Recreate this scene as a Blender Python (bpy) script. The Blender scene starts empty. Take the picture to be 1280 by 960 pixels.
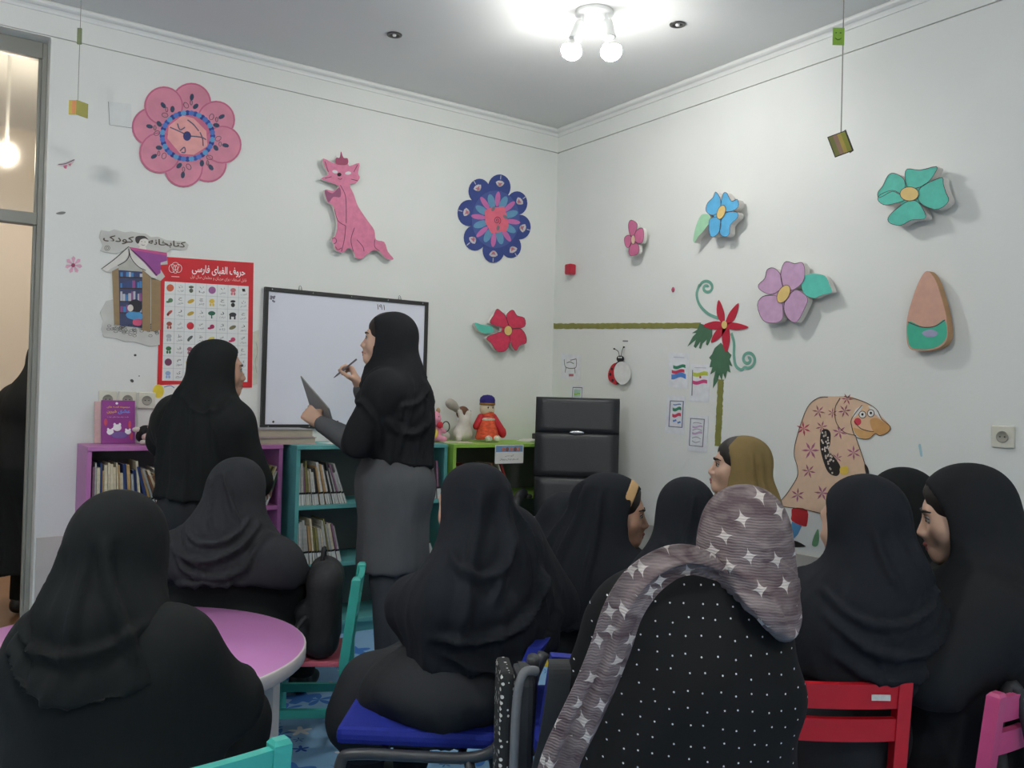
import bpy, bmesh, math, random
import numpy as np
from mathutils import Vector, Matrix
from mathutils.geometry import tessellate_polygon
random.seed(7)
rng = np.random.default_rng(7)
SC = bpy.context.scene
COL = SC.collection
R = math.radians

# ---------------------------------------------------------------- camera
FPX = 1090.0                      # focal length in pixels of the 1280x960 frame
YAW, PITCH, ROLL = R(35.0), math.atan(15.0/FPX), 0.0265
CAMZ = 1.25
FG = np.array([math.sin(YAW), math.cos(YAW), 0.0])      # ground forward
RG = np.array([math.cos(YAW), -math.sin(YAW), 0.0])     # ground right
CAM = -(5.7*FG + 0.2615*RG) + np.array([0, 0, CAMZ])     # the room corner is the world origin
_f = FG*math.cos(PITCH) + np.array([0, 0, math.sin(PITCH)])
_u0 = np.cross(RG, _f)
_r = RG*math.cos(ROLL) + _u0*math.sin(ROLL)
_u = np.cross(_r, _f)
cam_data = bpy.data.cameras.new('camera')
cam_data.sensor_width = 36.0
cam_data.lens = 36.0*FPX/1280.0
cam_data.clip_start = 0.02
cam = bpy.data.objects.new('camera', cam_data)
COL.objects.link(cam)
m = Matrix.Identity(4)
for i in range(3):
    m[i][0], m[i][1], m[i][2], m[i][3] = _r[i], _u[i], -_f[i], CAM[i]
cam.matrix_world = m
SC.camera = cam

# ---------------------------------------------------------------- world, exposure
SC.view_settings.view_transform = 'Standard'
SC.view_settings.look = 'None'
SC.view_settings.gamma = 1.0
SC.view_settings.use_curve_mapping = False
SC.view_settings.exposure = 0.37
world = bpy.data.worlds.new('world'); SC.world = world
world.use_nodes = True
world.node_tree.nodes['Background'].inputs[0].default_value = (0.75, 0.8, 0.9, 1)
world.node_tree.nodes['Background'].inputs[1].default_value = 0.25
LAMP_POWER = 146.0                # emission strength of the ceiling bulbs in view
FILL_POWER = 255.0              # and of the two out-of-view lamps added as fill
HALL_POWER = 260.0

def ray(px, py):
    d = _f + _r*((px-640.0)/FPX) - _u*((py-480.0)/FPX)
    return d
def on_plane(px, py, p0, n):
    d = ray(px, py); n = np.array(n, float)
    t = np.dot(np.array(p0, float)-CAM, n)/np.dot(d, n)
    return CAM + d*t
def on_back(px, py, off=0.0): return on_plane(px, py, (0, -off, 0), (0, 1, 0))
def on_right(px, py, off=0.0): return on_plane(px, py, (-off, 0, 0), (1, 0, 0))
def on_z(px, py, z): return on_plane(px, py, (0, 0, z), (0, 0, 1))
def at_depth(px, py, dep):
    d = ray(px, py); return CAM + d*(dep/np.dot(d, FG))
def ground(L, D, z=0.0):
    p = CAM + RG*L + FG*D; return np.array([p[0], p[1], z])
def LD(px, D, z=0.0):              # ground point seen at pixel column px at depth D
    return ground((px-640.0)/FPX*D, D, z)
def away(deg):                     # rotation about z so that local +Y faces 'deg' clockwise from straight-away
    return -(YAW + R(deg))
# ---------------------------------------------------------------- materials
MATS = {}
def srgb(r, g, b):
    def c(v):
        v /= 255.0
        return v/12.92 if v <= 0.04045 else ((v+0.055)/1.055)**2.4
    return (c(r), c(g), c(b), 1.0)
def mat(name, col, rough=0.6, var=0.08, scale=30.0, bump=0.0, bscale=None, metal=0.0, sheen=0.0,
        stretch=None, emit=None, estr=0.0, alpha=1.0, trans=0.0, spec=0.5, coat=0.0):
    """procedural principled material: base colour varied by a noise, optional noise bump"""
    if name in MATS: return MATS[name]
    M = bpy.data.materials.new(name); M.use_nodes = True
    nt = M.node_tree; N = nt.nodes; L = nt.links
    b = N['Principled BSDF']
    b.inputs['Roughness'].default_value = rough
    b.inputs['Metallic'].default_value = metal
    b.inputs['Specular IOR Level'].default_value = spec
    if sheen: b.inputs['Sheen Weight'].default_value = sheen; b.inputs['Sheen Roughness'].default_value = 0.5
    if coat: b.inputs['Coat Weight'].default_value = coat; b.inputs['Coat Roughness'].default_value = 0.15
    if trans: b.inputs['Transmission Weight'].default_value = trans
    if alpha < 1: b.inputs['Alpha'].default_value = alpha
    if emit: b.inputs['Emission Color'].default_value = emit; b.inputs['Emission Strength'].default_value = estr
    tc = N.new('ShaderNodeTexCoord'); mp = N.new('ShaderNodeMapping')
    L.new(tc.outputs['Object'], mp.inputs['Vector'])
    if stretch: mp.inputs['Scale'].default_value = stretch
    if var > 0:
        nz = N.new('ShaderNodeTexNoise'); nz.inputs['Scale'].default_value = scale; nz.inputs['Detail'].default_value = 3
        L.new(mp.outputs[0], nz.inputs['Vector'])
        rp = N.new('ShaderNodeValToRGB')
        rp.color_ramp.elements[0].position = 0.3; rp.color_ramp.elements[1].position = 0.7
        rp.color_ramp.elements[0].color = tuple(max(0, c*(1-var)) for c in col[:3])+(1,)
        rp.color_ramp.elements[1].color = tuple(min(1, c*(1+var)) for c in col[:3])+(1,)
        L.new(nz.outputs['Fac'], rp.inputs['Fac']); L.new(rp.outputs['Color'], b.inputs['Base Color'])
    else:
        b.inputs['Base Color'].default_value = col
    if bump > 0:
        n2 = N.new('ShaderNodeTexNoise'); n2.inputs['Scale'].default_value = bscale or scale*4; n2.inputs['Detail'].default_value = 4
        L.new(mp.outputs[0], n2.inputs['Vector'])
        bp = N.new('ShaderNodeBump'); bp.inputs['Strength'].default_value = bump; bp.inputs['Distance'].default_value = 0.01
        L.new(n2.outputs['Fac'], bp.inputs['Height']); L.new(bp.outputs[0], b.inputs['Normal'])
    MATS[name] = M
    return M
def paint(r, g, b, rough=0.55, var=0.06, **k):
    return mat('paint_%d_%d_%d' % (r, g, b), srgb(r, g, b), rough, var, **k)

# ---------------------------------------------------------------- object helpers
def tag(o, label=None, cat=None, group=None, kind=None):
    if label: o['label'] = label
    if cat: o['category'] = cat
    if group: o['group'] = group
    if kind: o['kind'] = kind
    return o
def link(name, me, parent=None, loc=None, rz=None):
    o = bpy.data.objects.new(name, me); COL.objects.link(o)
    if parent is not None: o.parent = parent
    if loc is not None: o.location = tuple(float(v) for v in loc)
    if rz is not None: o.rotation_euler = (0, 0, float(rz))
    return o
def empty(name, loc, rz=0.0, label=None, cat=None, group=None):
    o = link(name, None, None, loc, rz); o.empty_display_size = 0.1
    return tag(o, label, cat, group)
class MB:
    """collects shapes, builds ONE mesh object"""
    def __init__(s): s.v = []; s.f = []; s.mi = []; s.sm = []
    def add(s, vs, fs, mi=0, sm=False):
        o = len(s.v); s.v += [tuple(float(c) for c in p) for p in vs]
        s.f += [tuple(i+o for i in f) for f in fs]; s.mi += [mi]*len(fs); s.sm += [sm]*len(fs)
        return s
    def box(s, x0, x1, y0, y1, z0, z1, mi=0, bev=0.0):
        if bev <= 0:
            vs = [(x, y, z) for x in (x0, x1) for y in (y0, y1) for z in (z0, z1)]
            return s.add(vs, [(0,1,3,2), (4,6,7,5), (0,4,5,1), (2,3,7,6), (0,2,6,4), (1,5,7,3)], mi)
        bm = bmesh.new(); bmesh.ops.create_cube(bm, size=1.0)
        for v in bm.verts:
            v.co = ((x0+x1)/2+v.co.x*(x1-x0), (y0+y1)/2+v.co.y*(y1-y0), (z0+z1)/2+v.co.z*(z1-z0))
        bmesh.ops.bevel(bm, geom=bm.edges[:], offset=bev, segments=2, profile=0.6, affect='EDGES')
        return s.bm(bm, mi)
    def bm(s, bm, mi=0, sm=False, M=None):
        bm.verts.index_update()
        vs = [(M @ v.co if M else v.co.copy()) for v in bm.verts]
        s.add(vs, [[v.index for v in f.verts] for f in bm.faces], mi, sm); bm.free(); return s
    def cyl(s, a, b, r0, r1=None, n=16, mi=0, sm=True, caps=True):
        r1 = r0 if r1 is None else r1
        a, b = Vector(a), Vector(b); d = (b-a).normalized()
        x = d.orthogonal().normalized(); y = d.cross(x)
        vs = []
        for c, r in ((a, r0), (b, r1)):
            for i in range(n):
                t = 2*math.pi*i/n; vs.append(c + x*(r*math.cos(t)) + y*(r*math.sin(t)))
        s.add(vs, [(i, (i+1) % n, n+(i+1) % n, n+i) for i in range(n)], mi, sm)
        if caps: s.add(vs[:n], [tuple(range(n))[::-1]], mi); s.add(vs[n:], [tuple(range(n))], mi)
        return s
    def tube(s, pts, r, n=8, mi=0, closed=False, flat=None):
        """a tube along points; flat=(width scale, height scale) in the frame's axes"""
        P = [Vector(p) for p in pts]; k = len(P)
        rs = r if isinstance(r, (list, tuple)) else [r]*k
        rings = []; prev = None
        for i in range(k):
            t = (P[(i+1) % k]-P[i-1]) if closed else (P[min(i+1, k-1)]-P[max(i-1, 0)])
            t.normalize()
            if prev is None: x = t.orthogonal().normalized()
            else: x = (prev - t*prev.dot(t)).normalized()
            prev = x; y = t.cross(x)
            rings.append([P[i]+x*(rs[i]*math.cos(2*math.pi*j/n))+y*(rs[i]*math.sin(2*math.pi*j/n)) for j in range(n)])
        vs = [p for q in rings for p in q]; fs = []
        for i in range(k if closed else k-1):
            a, b = i*n, ((i+1) % k)*n
            fs += [(a+j, a+(j+1) % n, b+(j+1) % n, b+j) for j in range(n)]
        if not closed: fs += [tuple(range(n))[::-1], tuple((k-1)*n+j for j in range(n))]
        return s.add(vs, fs, mi, True)
    def lathe(s, prof, n=24, mi=0, c=(0, 0, 0), axis=None):
        """profile [(r, z)...] round z, moved to c (axis = direction that replaces z)"""
        q = Vector((0, 0, 1)).rotation_difference(Vector(axis)) if axis is not None else None
        vs = []
        for r, z in prof:
            for j in range(n):
                t = 2*math.pi*j/n; p = Vector((r*math.cos(t), r*math.sin(t), z))
                if q: p = q @ p
                vs.append(p+Vector(c))
        fs = [(i*n+j, i*n+(j+1) % n, (i+1)*n+(j+1) % n, (i+1)*n+j) for i in range(len(prof)-1) for j in range(n)]
        return s.add(vs, fs, mi, True)
    def ell(s, c, r, n=16, mi=0, rot=None):
        bm = bmesh.new(); bmesh.ops.create_uvsphere(bm, u_segments=n, v_segments=max(6, n//2+2), radius=1)
        M = Matrix.Translation(Vector([float(v) for v in c])) @ (rot.to_4x4() if rot else Matrix.Identity(4)) @ Matrix.Diagonal((*r, 1))
        return s.bm(bm, mi, True, M)
    def build(s, name, mats, parent=None, loc=None, rz=None, fixn=False):
        me = bpy.data.meshes.new(name); me.from_pydata(s.v, [], s.f)
        for m_ in (mats if isinstance(mats, (list, tuple)) else [mats]): me.materials.append(m_)
        me.polygons.foreach_set('material_index', s.mi); me.polygons.foreach_set('use_smooth', s.sm)
        if fixn:
            bm = bmesh.new(); bm.from_mesh(me); bmesh.ops.recalc_face_normals(bm, faces=bm.faces[:]); bm.to_mesh(me); bm.free()
        me.update(); return link(name, me, parent, loc, rz)
def copy_tree(o, parent=None):
    c = o.copy(); COL.objects.link(c); c.parent = parent
    for ch in [x for x in bpy.data.objects if x.parent == o]: copy_tree(ch, c)
    return c
def struct(o): o['kind'] = 'structure'; return o

# ---------------------------------------------------------------- smooth curves, flat cut-outs
def smooth(pts, n=6, closed=True):
    P = np.array(pts, float); k = len(P); out = []
    for i in range(k if closed else k-1):
        p0, p1, p2, p3 = (P[(i-1) % k], P[i], P[(i+1) % k], P[(i+2) % k]) if closed else (P[max(i-1, 0)], P[i], P[i+1], P[min(i+2, k-1)])
        for j in range(n):
            t = j/n
            out.append(0.5*((2*p1)+(-p0+p2)*t+(2*p0-5*p1+4*p2-p3)*t*t+(-p0+3*p1-3*p2+p3)*t**3))
    if not closed: out.append(P[-1])
    return np.array(out)
def crop(ox, oy, s): return lambda pts: [(ox+x*s, oy+y*s) for x, y in pts]
def slab(mb, front, back, mi_front=0, mi_side=0):
    """prism between two matching 3-d loops; front face gets mi_front"""
    n = len(front); vs = list(front)+list(back)
    tri = tessellate_polygon([[Vector([float(c) for c in p]) for p in front]])
    nrm = Vector((0, 0, 0))
    want = Vector([float(c) for c in (np.mean(front, 0)-np.mean(back, 0))])
    for t in tri:
        a, b, c = (Vector([float(x) for x in front[i]]) for i in t); nrm += (b-a).cross(c-a)
    flip = nrm.dot(want) < 0
    f1 = [tuple(t[::-1]) if flip else tuple(t) for t in tri]
    mb.add(vs, f1, mi_front)
    mb.add(vs, [tuple(i+n for i in t[::-1]) for t in f1], mi_side)
    A = 0.0
    sides = [(i, i+n, (i+1) % n+n, (i+1) % n) for i in range(n)]
    # orient sides outwards
    ctr = np.mean(front, 0); e = np.array(front)
    area = Vector((0, 0, 0))
    for i in range(n):
        area += Vector([float(x) for x in (e[i]-ctr)]).cross(Vector([float(x) for x in (e[(i+1) % n]-ctr)]))
    if area.dot(want) < 0: sides = [s_[::-1] for s_ in sides]
    mb.add(vs, sides, mi_side)
    return mb
class Wall:
    """draws on a wall: pixel outlines are dropped onto the real wall plane at a real stand-off"""
    def __init__(s, which): s.f = on_back if which == 'back' else on_right; s.n = np.array((0, -1, 0.0) if which == 'back' else (-1, 0, 0.0))
    def loop(s, px, d): return np.array([s.f(x, y, d) for x, y in px])
    def piece(s, name, px, d, th, mats, parent=None, mb=None, mi=(0, 0)):
        """a flat piece whose front stands d off the wall and is th thick"""
        F = s.loop(px, d); B = F - s.n*th
        own = mb is None
        mb = mb or MB(); slab(mb, F, B, mi[0], mi[1])
        return mb.build(name, mats, parent) if own else mb
    def stroke_into(s, mb, px, w, d, th=0.0006, mi=0, closed=False):
        F = s.loop(px, d); n = len(F); sc = w
        L = []; Rr = []
        for i in range(n):
            t = F[(i+1) % n]-F[i-1] if closed else F[min(i+1, n-1)]-F[max(i-1, 0)]
            q = np.cross(t, s.n); q = q/(np.linalg.norm(q)+1e-9)*w/2
            L.append(F[i]+q); Rr.append(F[i]-q)
        vs = []; fs = []
        for i in range(n): vs += [L[i], Rr[i], L[i]-s.n*th, Rr[i]-s.n*th]
        for i in range(n if closed else n-1):
            a, b = 4*i, 4*((i+1) % n)
            fs += [(a, a+1, b+1, b), (a, b, b+2, a+2), (a+1, a+3, b+3, b+1)]
        mb.add(vs, fs, mi); return mb
    def strokes(s, name, lines, w, d, m_, parent, closed=False):
        mb = MB()
        for l in lines: s.stroke_into(mb, l, w, d, closed=closed)
        return mb.build(name, m_, parent)
def ellp(cx, cy, rx, ry, n=20, rot=0.0):
    c, s_ = math.cos(rot), math.sin(rot)
    return [(cx+rx*math.cos(t)*c-ry*math.sin(t)*s_, cy+rx*math.cos(t)*s_+ry*math.sin(t)*c) for t in [2*math.pi*i/n for i in range(n)]]

# ---------------------------------------------------------------- Persian lettering (shaped by hand into presentation forms)
_AF = {'ا': (0xFE8D, 0xFE8E), 'آ': (0xFE81, 0xFE82), 'ب': (0xFE8F,), 'پ': (0xFB56,), 'ت': (0xFE95,), 'ث': (0xFE99,), 'ج': (0xFE9D,), 'چ': (0xFB7A,),
 'ح': (0xFEA1,), 'خ': (0xFEA5,), 'د': (0xFEA9, 0xFEAA), 'ذ': (0xFEAB, 0xFEAC), 'ر': (0xFEAD, 0xFEAE), 'ز': (0xFEAF, 0xFEB0), 'ژ': (0xFB8A, 0xFB8B),
 'س': (0xFEB1,), 'ش': (0xFEB5,), 'ص': (0xFEB9,), 'ض': (0xFEBD,), 'ط': (0xFEC1,), 'ظ': (0xFEC5,), 'ع': (0xFEC9,), 'غ': (0xFECD,), 'ف': (0xFED1,),
 'ق': (0xFED5,), 'ک': (0xFB8E,), 'گ': (0xFB92,), 'ل': (0xFEDD,), 'م': (0xFEE1,), 'ن': (0xFEE5,), 'و': (0xFEED, 0xFEEE), 'ه': (0xFEE9,), 'ی': (0xFBFC,)}
def fa(text):
    out = []
    for w in text.split(' '):
        g = []
        for i, ch in enumerate(w):
            if ch not in _AF: g.append(ch); continue
            t = _AF[ch]
            jp = i > 0 and w[i-1] in _AF and len(_AF[w[i-1]]) == 1      # joined to previous
            jn = i < len(w)-1 and w[i+1] in _AF and len(t) == 1
            if len(t) == 2: g.append(chr(t[1] if jp else t[0]))
            else: g.append(chr(t[0] + (0 if not jp and not jn else 1 if jp and not jn else 2 if jn and not jp else 3)))
        out.append(''.join(g)[::-1])
    return ' '.join(out[::-1])
_TXT = {}
def text_mesh(body):
    if body in _TXT: return _TXT[body]
    c = bpy.data.curves.new('lettering', 'FONT'); c.body = body; c.align_x = 'CENTER'; c.align_y = 'CENTER'; c.resolution_u = 2
    o = bpy.data.objects.new('lettering', c); COL.objects.link(o)
    bpy.context.view_layer.update()
    me = bpy.data.meshes.new_from_object(o)
    bpy.data.objects.remove(o); bpy.data.curves.remove(c)
    n = len(me.vertices); v = np.zeros(n*3); me.vertices.foreach_get('co', v); v = v.reshape(-1, 3)
    fs = [tuple(p.vertices) for p in me.polygons]
    v[:, 0] -= (v[:, 0].min()+v[:, 0].max())/2; v[:, 1] -= (v[:, 1].min()+v[:, 1].max())/2
    bpy.data.meshes.remove(me)
    _TXT[body] = (v, fs); return _TXT[body]
def lettering(mb, body, c, xdir, ydir, width=None, height=None, mi=0, bold=0.0):
    """puts flat letters centred on c, xdir / ydir the reading plane's axes"""
    v, fs = text_mesh(body)
    c, X, Y = (np.array(q, float) for q in (c, xdir, ydir))
    w = np.ptp(v[:, 0]); h = np.ptp(v[:, 1])
    sx = width/w if width else height/h; sy = height/h if height else sx
    up = np.cross(X, Y); up = up/np.linalg.norm(up)*0.00012
    for k_, (dx, dy) in enumerate([(0, 0)] if not bold else [(-bold, 0), (bold, 0), (0, bold), (0, -bold)]):
        mb.add([c+up*k_+X*(p[0]*sx+dx)+Y*(p[1]*sy+dy) for p in v], fs, mi)
    return mb

# ---------------------------------------------------------------- distance-field modelling (bodies, cloth, plush toys)
def _cone(P, a, b, ra, rb):
    a = np.array(a, np.float32); b = np.array(b, np.float32); ba = b-a; d2 = float(ba @ ba) or 1e-9
    h = np.clip(((P-a) @ ba)/d2, 0, 1)
    return np.sqrt(((P-a-h[:, None]*ba)**2).sum(1)) - (ra+(rb-ra)*h)
def _ell(P, c, r, rot=None):
    q = P-np.array(c, np.float32)
    if rot is not None: q = q @ np.array(rot, np.float32)          # columns = local axes
    r = np.array(r, np.float32)
    k0 = np.sqrt(((q/r)**2).sum(1)); k1 = np.sqrt(((q/(r*r))**2).sum(1))+1e-9
    return k0*(k0-1)/k1
def C(a, b, ra, rb=None, k=0.03): return ('c', a, b, ra, ra if rb is None else rb, k)
def E(c, r, k=0.03, rot=None): return ('e', c, r, k, rot)
def SUB(op, k=0.01): return ('s', op, k)
def CUT(p, n, k=0.004): return ('p', p, n, k)                     # keeps the side n points away from
def sdf(P, ops):
    d = np.full(len(P), 1e3, np.float32)
    def prim(o):
        return _cone(P, *o[1:5]) if o[0] == 'c' else _ell(P, o[1], o[2], o[4])
    for o in ops:
        if o[0] in 'ce':
            v = prim(o); k = o[5] if o[0] == 'c' else o[3]
            h = np.maximum(k-np.abs(d-v), 0)/k; d = np.minimum(d, v)-h*h*k/4
        else:
            if o[0] == 's': v = -prim(o[1]); k = o[2]
            else: v = (P-np.array(o[1], np.float32)) @ np.array(o[2], np.float32); k = o[3]
            h = np.maximum(k-np.abs(d-v), 0)/k; d = np.maximum(d, v)+h*h*k/4
    return d
def _bounds(ops, pad):
    lo = np.full(3, 9.0); hi = -lo
    for o in ops:
        if o[0] == 'c':
            for p, r in ((o[1], o[3]), (o[2], o[4])): lo = np.minimum(lo, np.array(p)-r); hi = np.maximum(hi, np.array(p)+r)
        elif o[0] == 'e':
            r = max(o[2]) if o[4] is not None else np.array(o[2]); lo = np.minimum(lo, np.array(o[1])-r); hi = np.maximum(hi, np.array(o[1])+r)
        elif o[0] == 'p':
            for ax in range(3):
                q_ = np.abs(np.array(o[2], float)); q_[ax] = 0
                if q_.max() > 0.01: continue
                if o[2][ax] > 0.98: hi[ax] = min(hi[ax], o[1][ax])
                if o[2][ax] < -0.98: lo[ax] = max(lo[ax], o[1][ax])
    return lo-pad, hi+pad
def nets(ops, h, relax=1):
    """surface nets over the field of ops with cell size h -> vertices, quads"""
    lo, hi = _bounds(ops, 2.2*h)
    ax = [np.arange(lo[i], hi[i]+h, h, dtype=np.float32) for i in range(3)]
    nx, ny, nz = (len(a) for a in ax)
    X = np.stack(np.meshgrid(*ax, indexing='ij'), -1).reshape(-1, 3)
    V = np.concatenate([sdf(X[i:i+200000], ops) for i in range(0, len(X), 200000)]).reshape(nx, ny, nz)
    V[[0, -1]] = np.maximum(V[[0, -1]], h*0.1); V[:, [0, -1]] = np.maximum(V[:, [0, -1]], h*0.1); V[:, :, [0, -1]] = np.maximum(V[:, :, [0, -1]], h*0.1)
    S = V < 0
    cnt = np.zeros((nx-1, ny-1, nz-1), np.int32)
    for i in (0, 1):
        for j in (0, 1):
            for k in (0, 1): cnt += S[i:nx-1+i, j:ny-1+j, k:nz-1+k]
    cells = np.argwhere((cnt > 0) & (cnt < 8))
    idx = np.full(cnt.shape, -1, np.int64); idx[tuple(cells.T)] = np.arange(len(cells))
    acc = np.zeros((len(cells), 3), np.float32); num = np.zeros(len(cells), np.float32)
    cr = [(i, j, k) for i in (0, 1) for j in (0, 1) for k in (0, 1)]
    cv = {c: V[cells[:, 0]+c[0], cells[:, 1]+c[1], cells[:, 2]+c[2]] for c in cr}
    for a in cr:
        for ax_ in range(3):
            if a[ax_]: continue
            b = list(a); b[ax_] = 1; b = tuple(b)
            va, vb = cv[a], cv[b]; mk = (va < 0) != (vb < 0)
            t = np.where(mk, va/np.where(mk, va-vb, 1), 0)
            p = np.tile(np.array(a, np.float32), (len(cells), 1)); p[:, ax_] += t
            acc += p*mk[:, None]; num += mk
    vert = (cells+acc/num[:, None])*h + np.array([a[0] for a in ax])
    quads = []
    for ax_ in range(3):
        o1, o2 = [(1, 2), (2, 0), (0, 1)][ax_]
        sl0 = [slice(None)]*3; sl1 = [slice(None)]*3
        sl0[ax_] = slice(0, -1); sl1[ax_] = slice(1, None)
        A, B = S[tuple(sl0)], S[tuple(sl1)]
        e = np.argwhere(A != B); e = e[(e[:, o1] > 0) & (e[:, o2] > 0)]
        ins = A[tuple(e.T)]
        def cell(d1, d2):
            q = e.copy(); q[:, o1] -= d1; q[:, o2] -= d2
            return idx[tuple(q.T)]
        q = np.stack([cell(1, 1), cell(0, 1), cell(0, 0), cell(1, 0)], 1)
        q[~ins] = q[~ins][:, ::-1]; quads.append(q)
    Q = np.concatenate(quads); Q = Q[(Q >= 0).all(1)]
    for _ in range(relax): vert = 0.5*vert+0.5*_lap(vert, Q)
    return vert, Q
def _lap(v, Q):
    s = np.zeros_like(v); c = np.zeros(len(v))
    for i in range(4):
        for j in ((i+1) % 4, (i+3) % 4):
            np.add.at(s, Q[:, i], v[Q[:, j]]); np.add.at(c, Q[:, i], 1)
    return s/np.maximum(c, 1)[:, None]
def _normals(v, Q):
    n = np.cross(v[Q[:, 2]]-v[Q[:, 0]], v[Q[:, 3]]-v[Q[:, 1]]); o = np.zeros_like(v)
    for i in range(4): np.add.at(o, Q[:, i], n)
    return o/(np.linalg.norm(o, axis=1)[:, None]+1e-9)
def project(pts, ops, it=8):
    P = np.array(pts, np.float32); e = 0.004
    for _ in range(it):
        d = sdf(P, ops)
        g = np.stack([sdf(P+np.eye(3, dtype=np.float32)[i]*e, ops)-sdf(P-np.eye(3, dtype=np.float32)[i]*e, ops) for i in range(3)], 1)/(2*e)
        P = P-g*(d/np.maximum((g*g).sum(1), 0.2))[:, None]
    return P
def fold(v, n, ops, lines):
    """raises soft ridges (with a valley each side) along lines that are dropped onto the surface"""
    disp = np.zeros(len(v))
    for pts, amp, w in lines:
        L = project(smooth(pts, 6, closed=False), ops)
        near = np.where(((v[:, None]-L[None, ::3])**2).sum(2).min(1) < (5*w+0.06)**2)[0]
        if not len(near): continue
        p = v[near]; best = np.full(len(near), 9.0); tpar = np.zeros(len(near)); m_ = len(L)-1
        for i in range(m_):
            a, b = L[i], L[i+1]; ba = b-a; h = np.clip(((p-a) @ ba)/max(float(ba @ ba), 1e-9), 0, 1)
            d = np.sqrt(((p-a-h[:, None]*ba)**2).sum(1)); k = d < best
            best[k] = d[k]; tpar[k] = (i+h[k])/m_
        fade = np.clip(np.minimum(tpar, 1-tpar)*5, 0, 1)**0.7*0.85+0.15
        disp[near] += amp*fade*(np.exp(-(best/w)**2)-0.55*np.exp(-(best/(2.2*w))**2))
    return v+n*disp[:, None]
def wrinkle(v, n, amp, seed, freq=16.0, aniso=(1, 1, 0.35)):
    g = np.random.default_rng(seed); d = np.zeros(len(v)); A = np.array(aniso)
    w = np.zeros_like(v)
    for i in range(3): w[:, i] = np.sin(v @ (g.normal(size=3)*6)+g.uniform(0, 6))*0.05
    for i in range(5):
        k = g.normal(size=3); k /= np.linalg.norm(k)
        d += np.sin(((v+w)*A) @ k*freq*g.uniform(0.6, 1.8)+g.uniform(0, 6))/(1+0.4*i)
    return v+n*(amp*d/2)[:, None]
def drape(v, n, ax, ay, ztop, zbot, amp, seed):
    """hanging folds round a vertical axis that deepen towards the hem"""
    g = np.random.default_rng(seed); th = np.arctan2(v[:, 0]-ax, -(v[:, 1]-ay)); z = v[:, 2]
    t = np.clip((ztop-z)/max(ztop-zbot, 0.05), 0, 1.15)**1.2; d = np.zeros(len(v))
    for nf, w in ((g.integers(5, 8), 0.6), (g.integers(9, 13), 0.5), (g.integers(15, 20), 0.25)):
        ph = g.uniform(0, 6)+0.9*np.sin(z*g.uniform(5, 9)+g.uniform(0, 6)+th)+0.7*np.sin(2*th+g.uniform(0, 6))
        d += w*((1-np.abs(np.sin(nf*th/2+ph)))**2-0.3)
    return v+n*(amp*t*d)[:, None]
def mesh_of(name, v, Q, m_, parent=None):
    me = bpy.data.meshes.new(name)
    me.vertices.add(len(v)); me.vertices.foreach_set('co', np.asarray(v, np.float32).ravel())
    me.loops.add(Q.size); me.loops.foreach_set('vertex_index', Q.astype(np.int32).ravel())
    me.polygons.add(len(Q)); me.polygons.foreach_set('loop_start', np.arange(0, Q.size, 4, dtype=np.int32))
    me.polygons.foreach_set('loop_total', np.full(len(Q), 4, np.int32))
    me.polygons.foreach_set('use_smooth', np.ones(len(Q), bool))
    me.materials.append(m_); me.update(calc_edges=True); me.validate()
    return link(name, me, parent)
def blob(name, ops, h, m_, parent=None, folds=None, wr=0.0, seed=1, freq=16.0, aniso=(1, 1, 0.35), relax=1):
    v, Q = nets(ops, h, relax); n = None
    if folds: n = _normals(v, Q); v = fold(v, n, ops, folds)
    if wr: n = _normals(v, Q); v = wrinkle(v, n, wr, seed, freq, aniso)
    return mesh_of(name, v, Q, m_, parent)
# ================================================================ the room
HC = 3.0                                       # ceiling height
GZ = 2.85                                      # height of the groove under the ceiling band
XW, YW = -5.4, -6.6                            # far sides of the room, behind and beside the camera
DX1 = float(on_back(64, 47)[0]); DX0 = DX1-0.95 # door opening in the back wall
M_wall = mat('wall_paint', srgb(226, 228, 224), 0.55, 0.025, 1.6, bump=0.06, bscale=60)
M_ceil = mat('ceiling_paint', srgb(228, 229, 227), 0.75, 0.02, 1.2)
M_trim = mat('cornice_paint', srgb(230, 231, 228), 0.5, 0.02, 2)
M_dado = mat('dado_stone', srgb(196, 192, 184), 0.35, 0.07, 5)
M_alu = mat('grey_door_frame', srgb(140, 140, 132), 0.45, 0.05, 6)
M_hall = mat('hall_paint', srgb(226, 212, 196), 0.6, 0.03, 2)
M_hallfloor = mat('hall_floor', srgb(150, 112, 84), 0.3, 0.08, 3)

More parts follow.
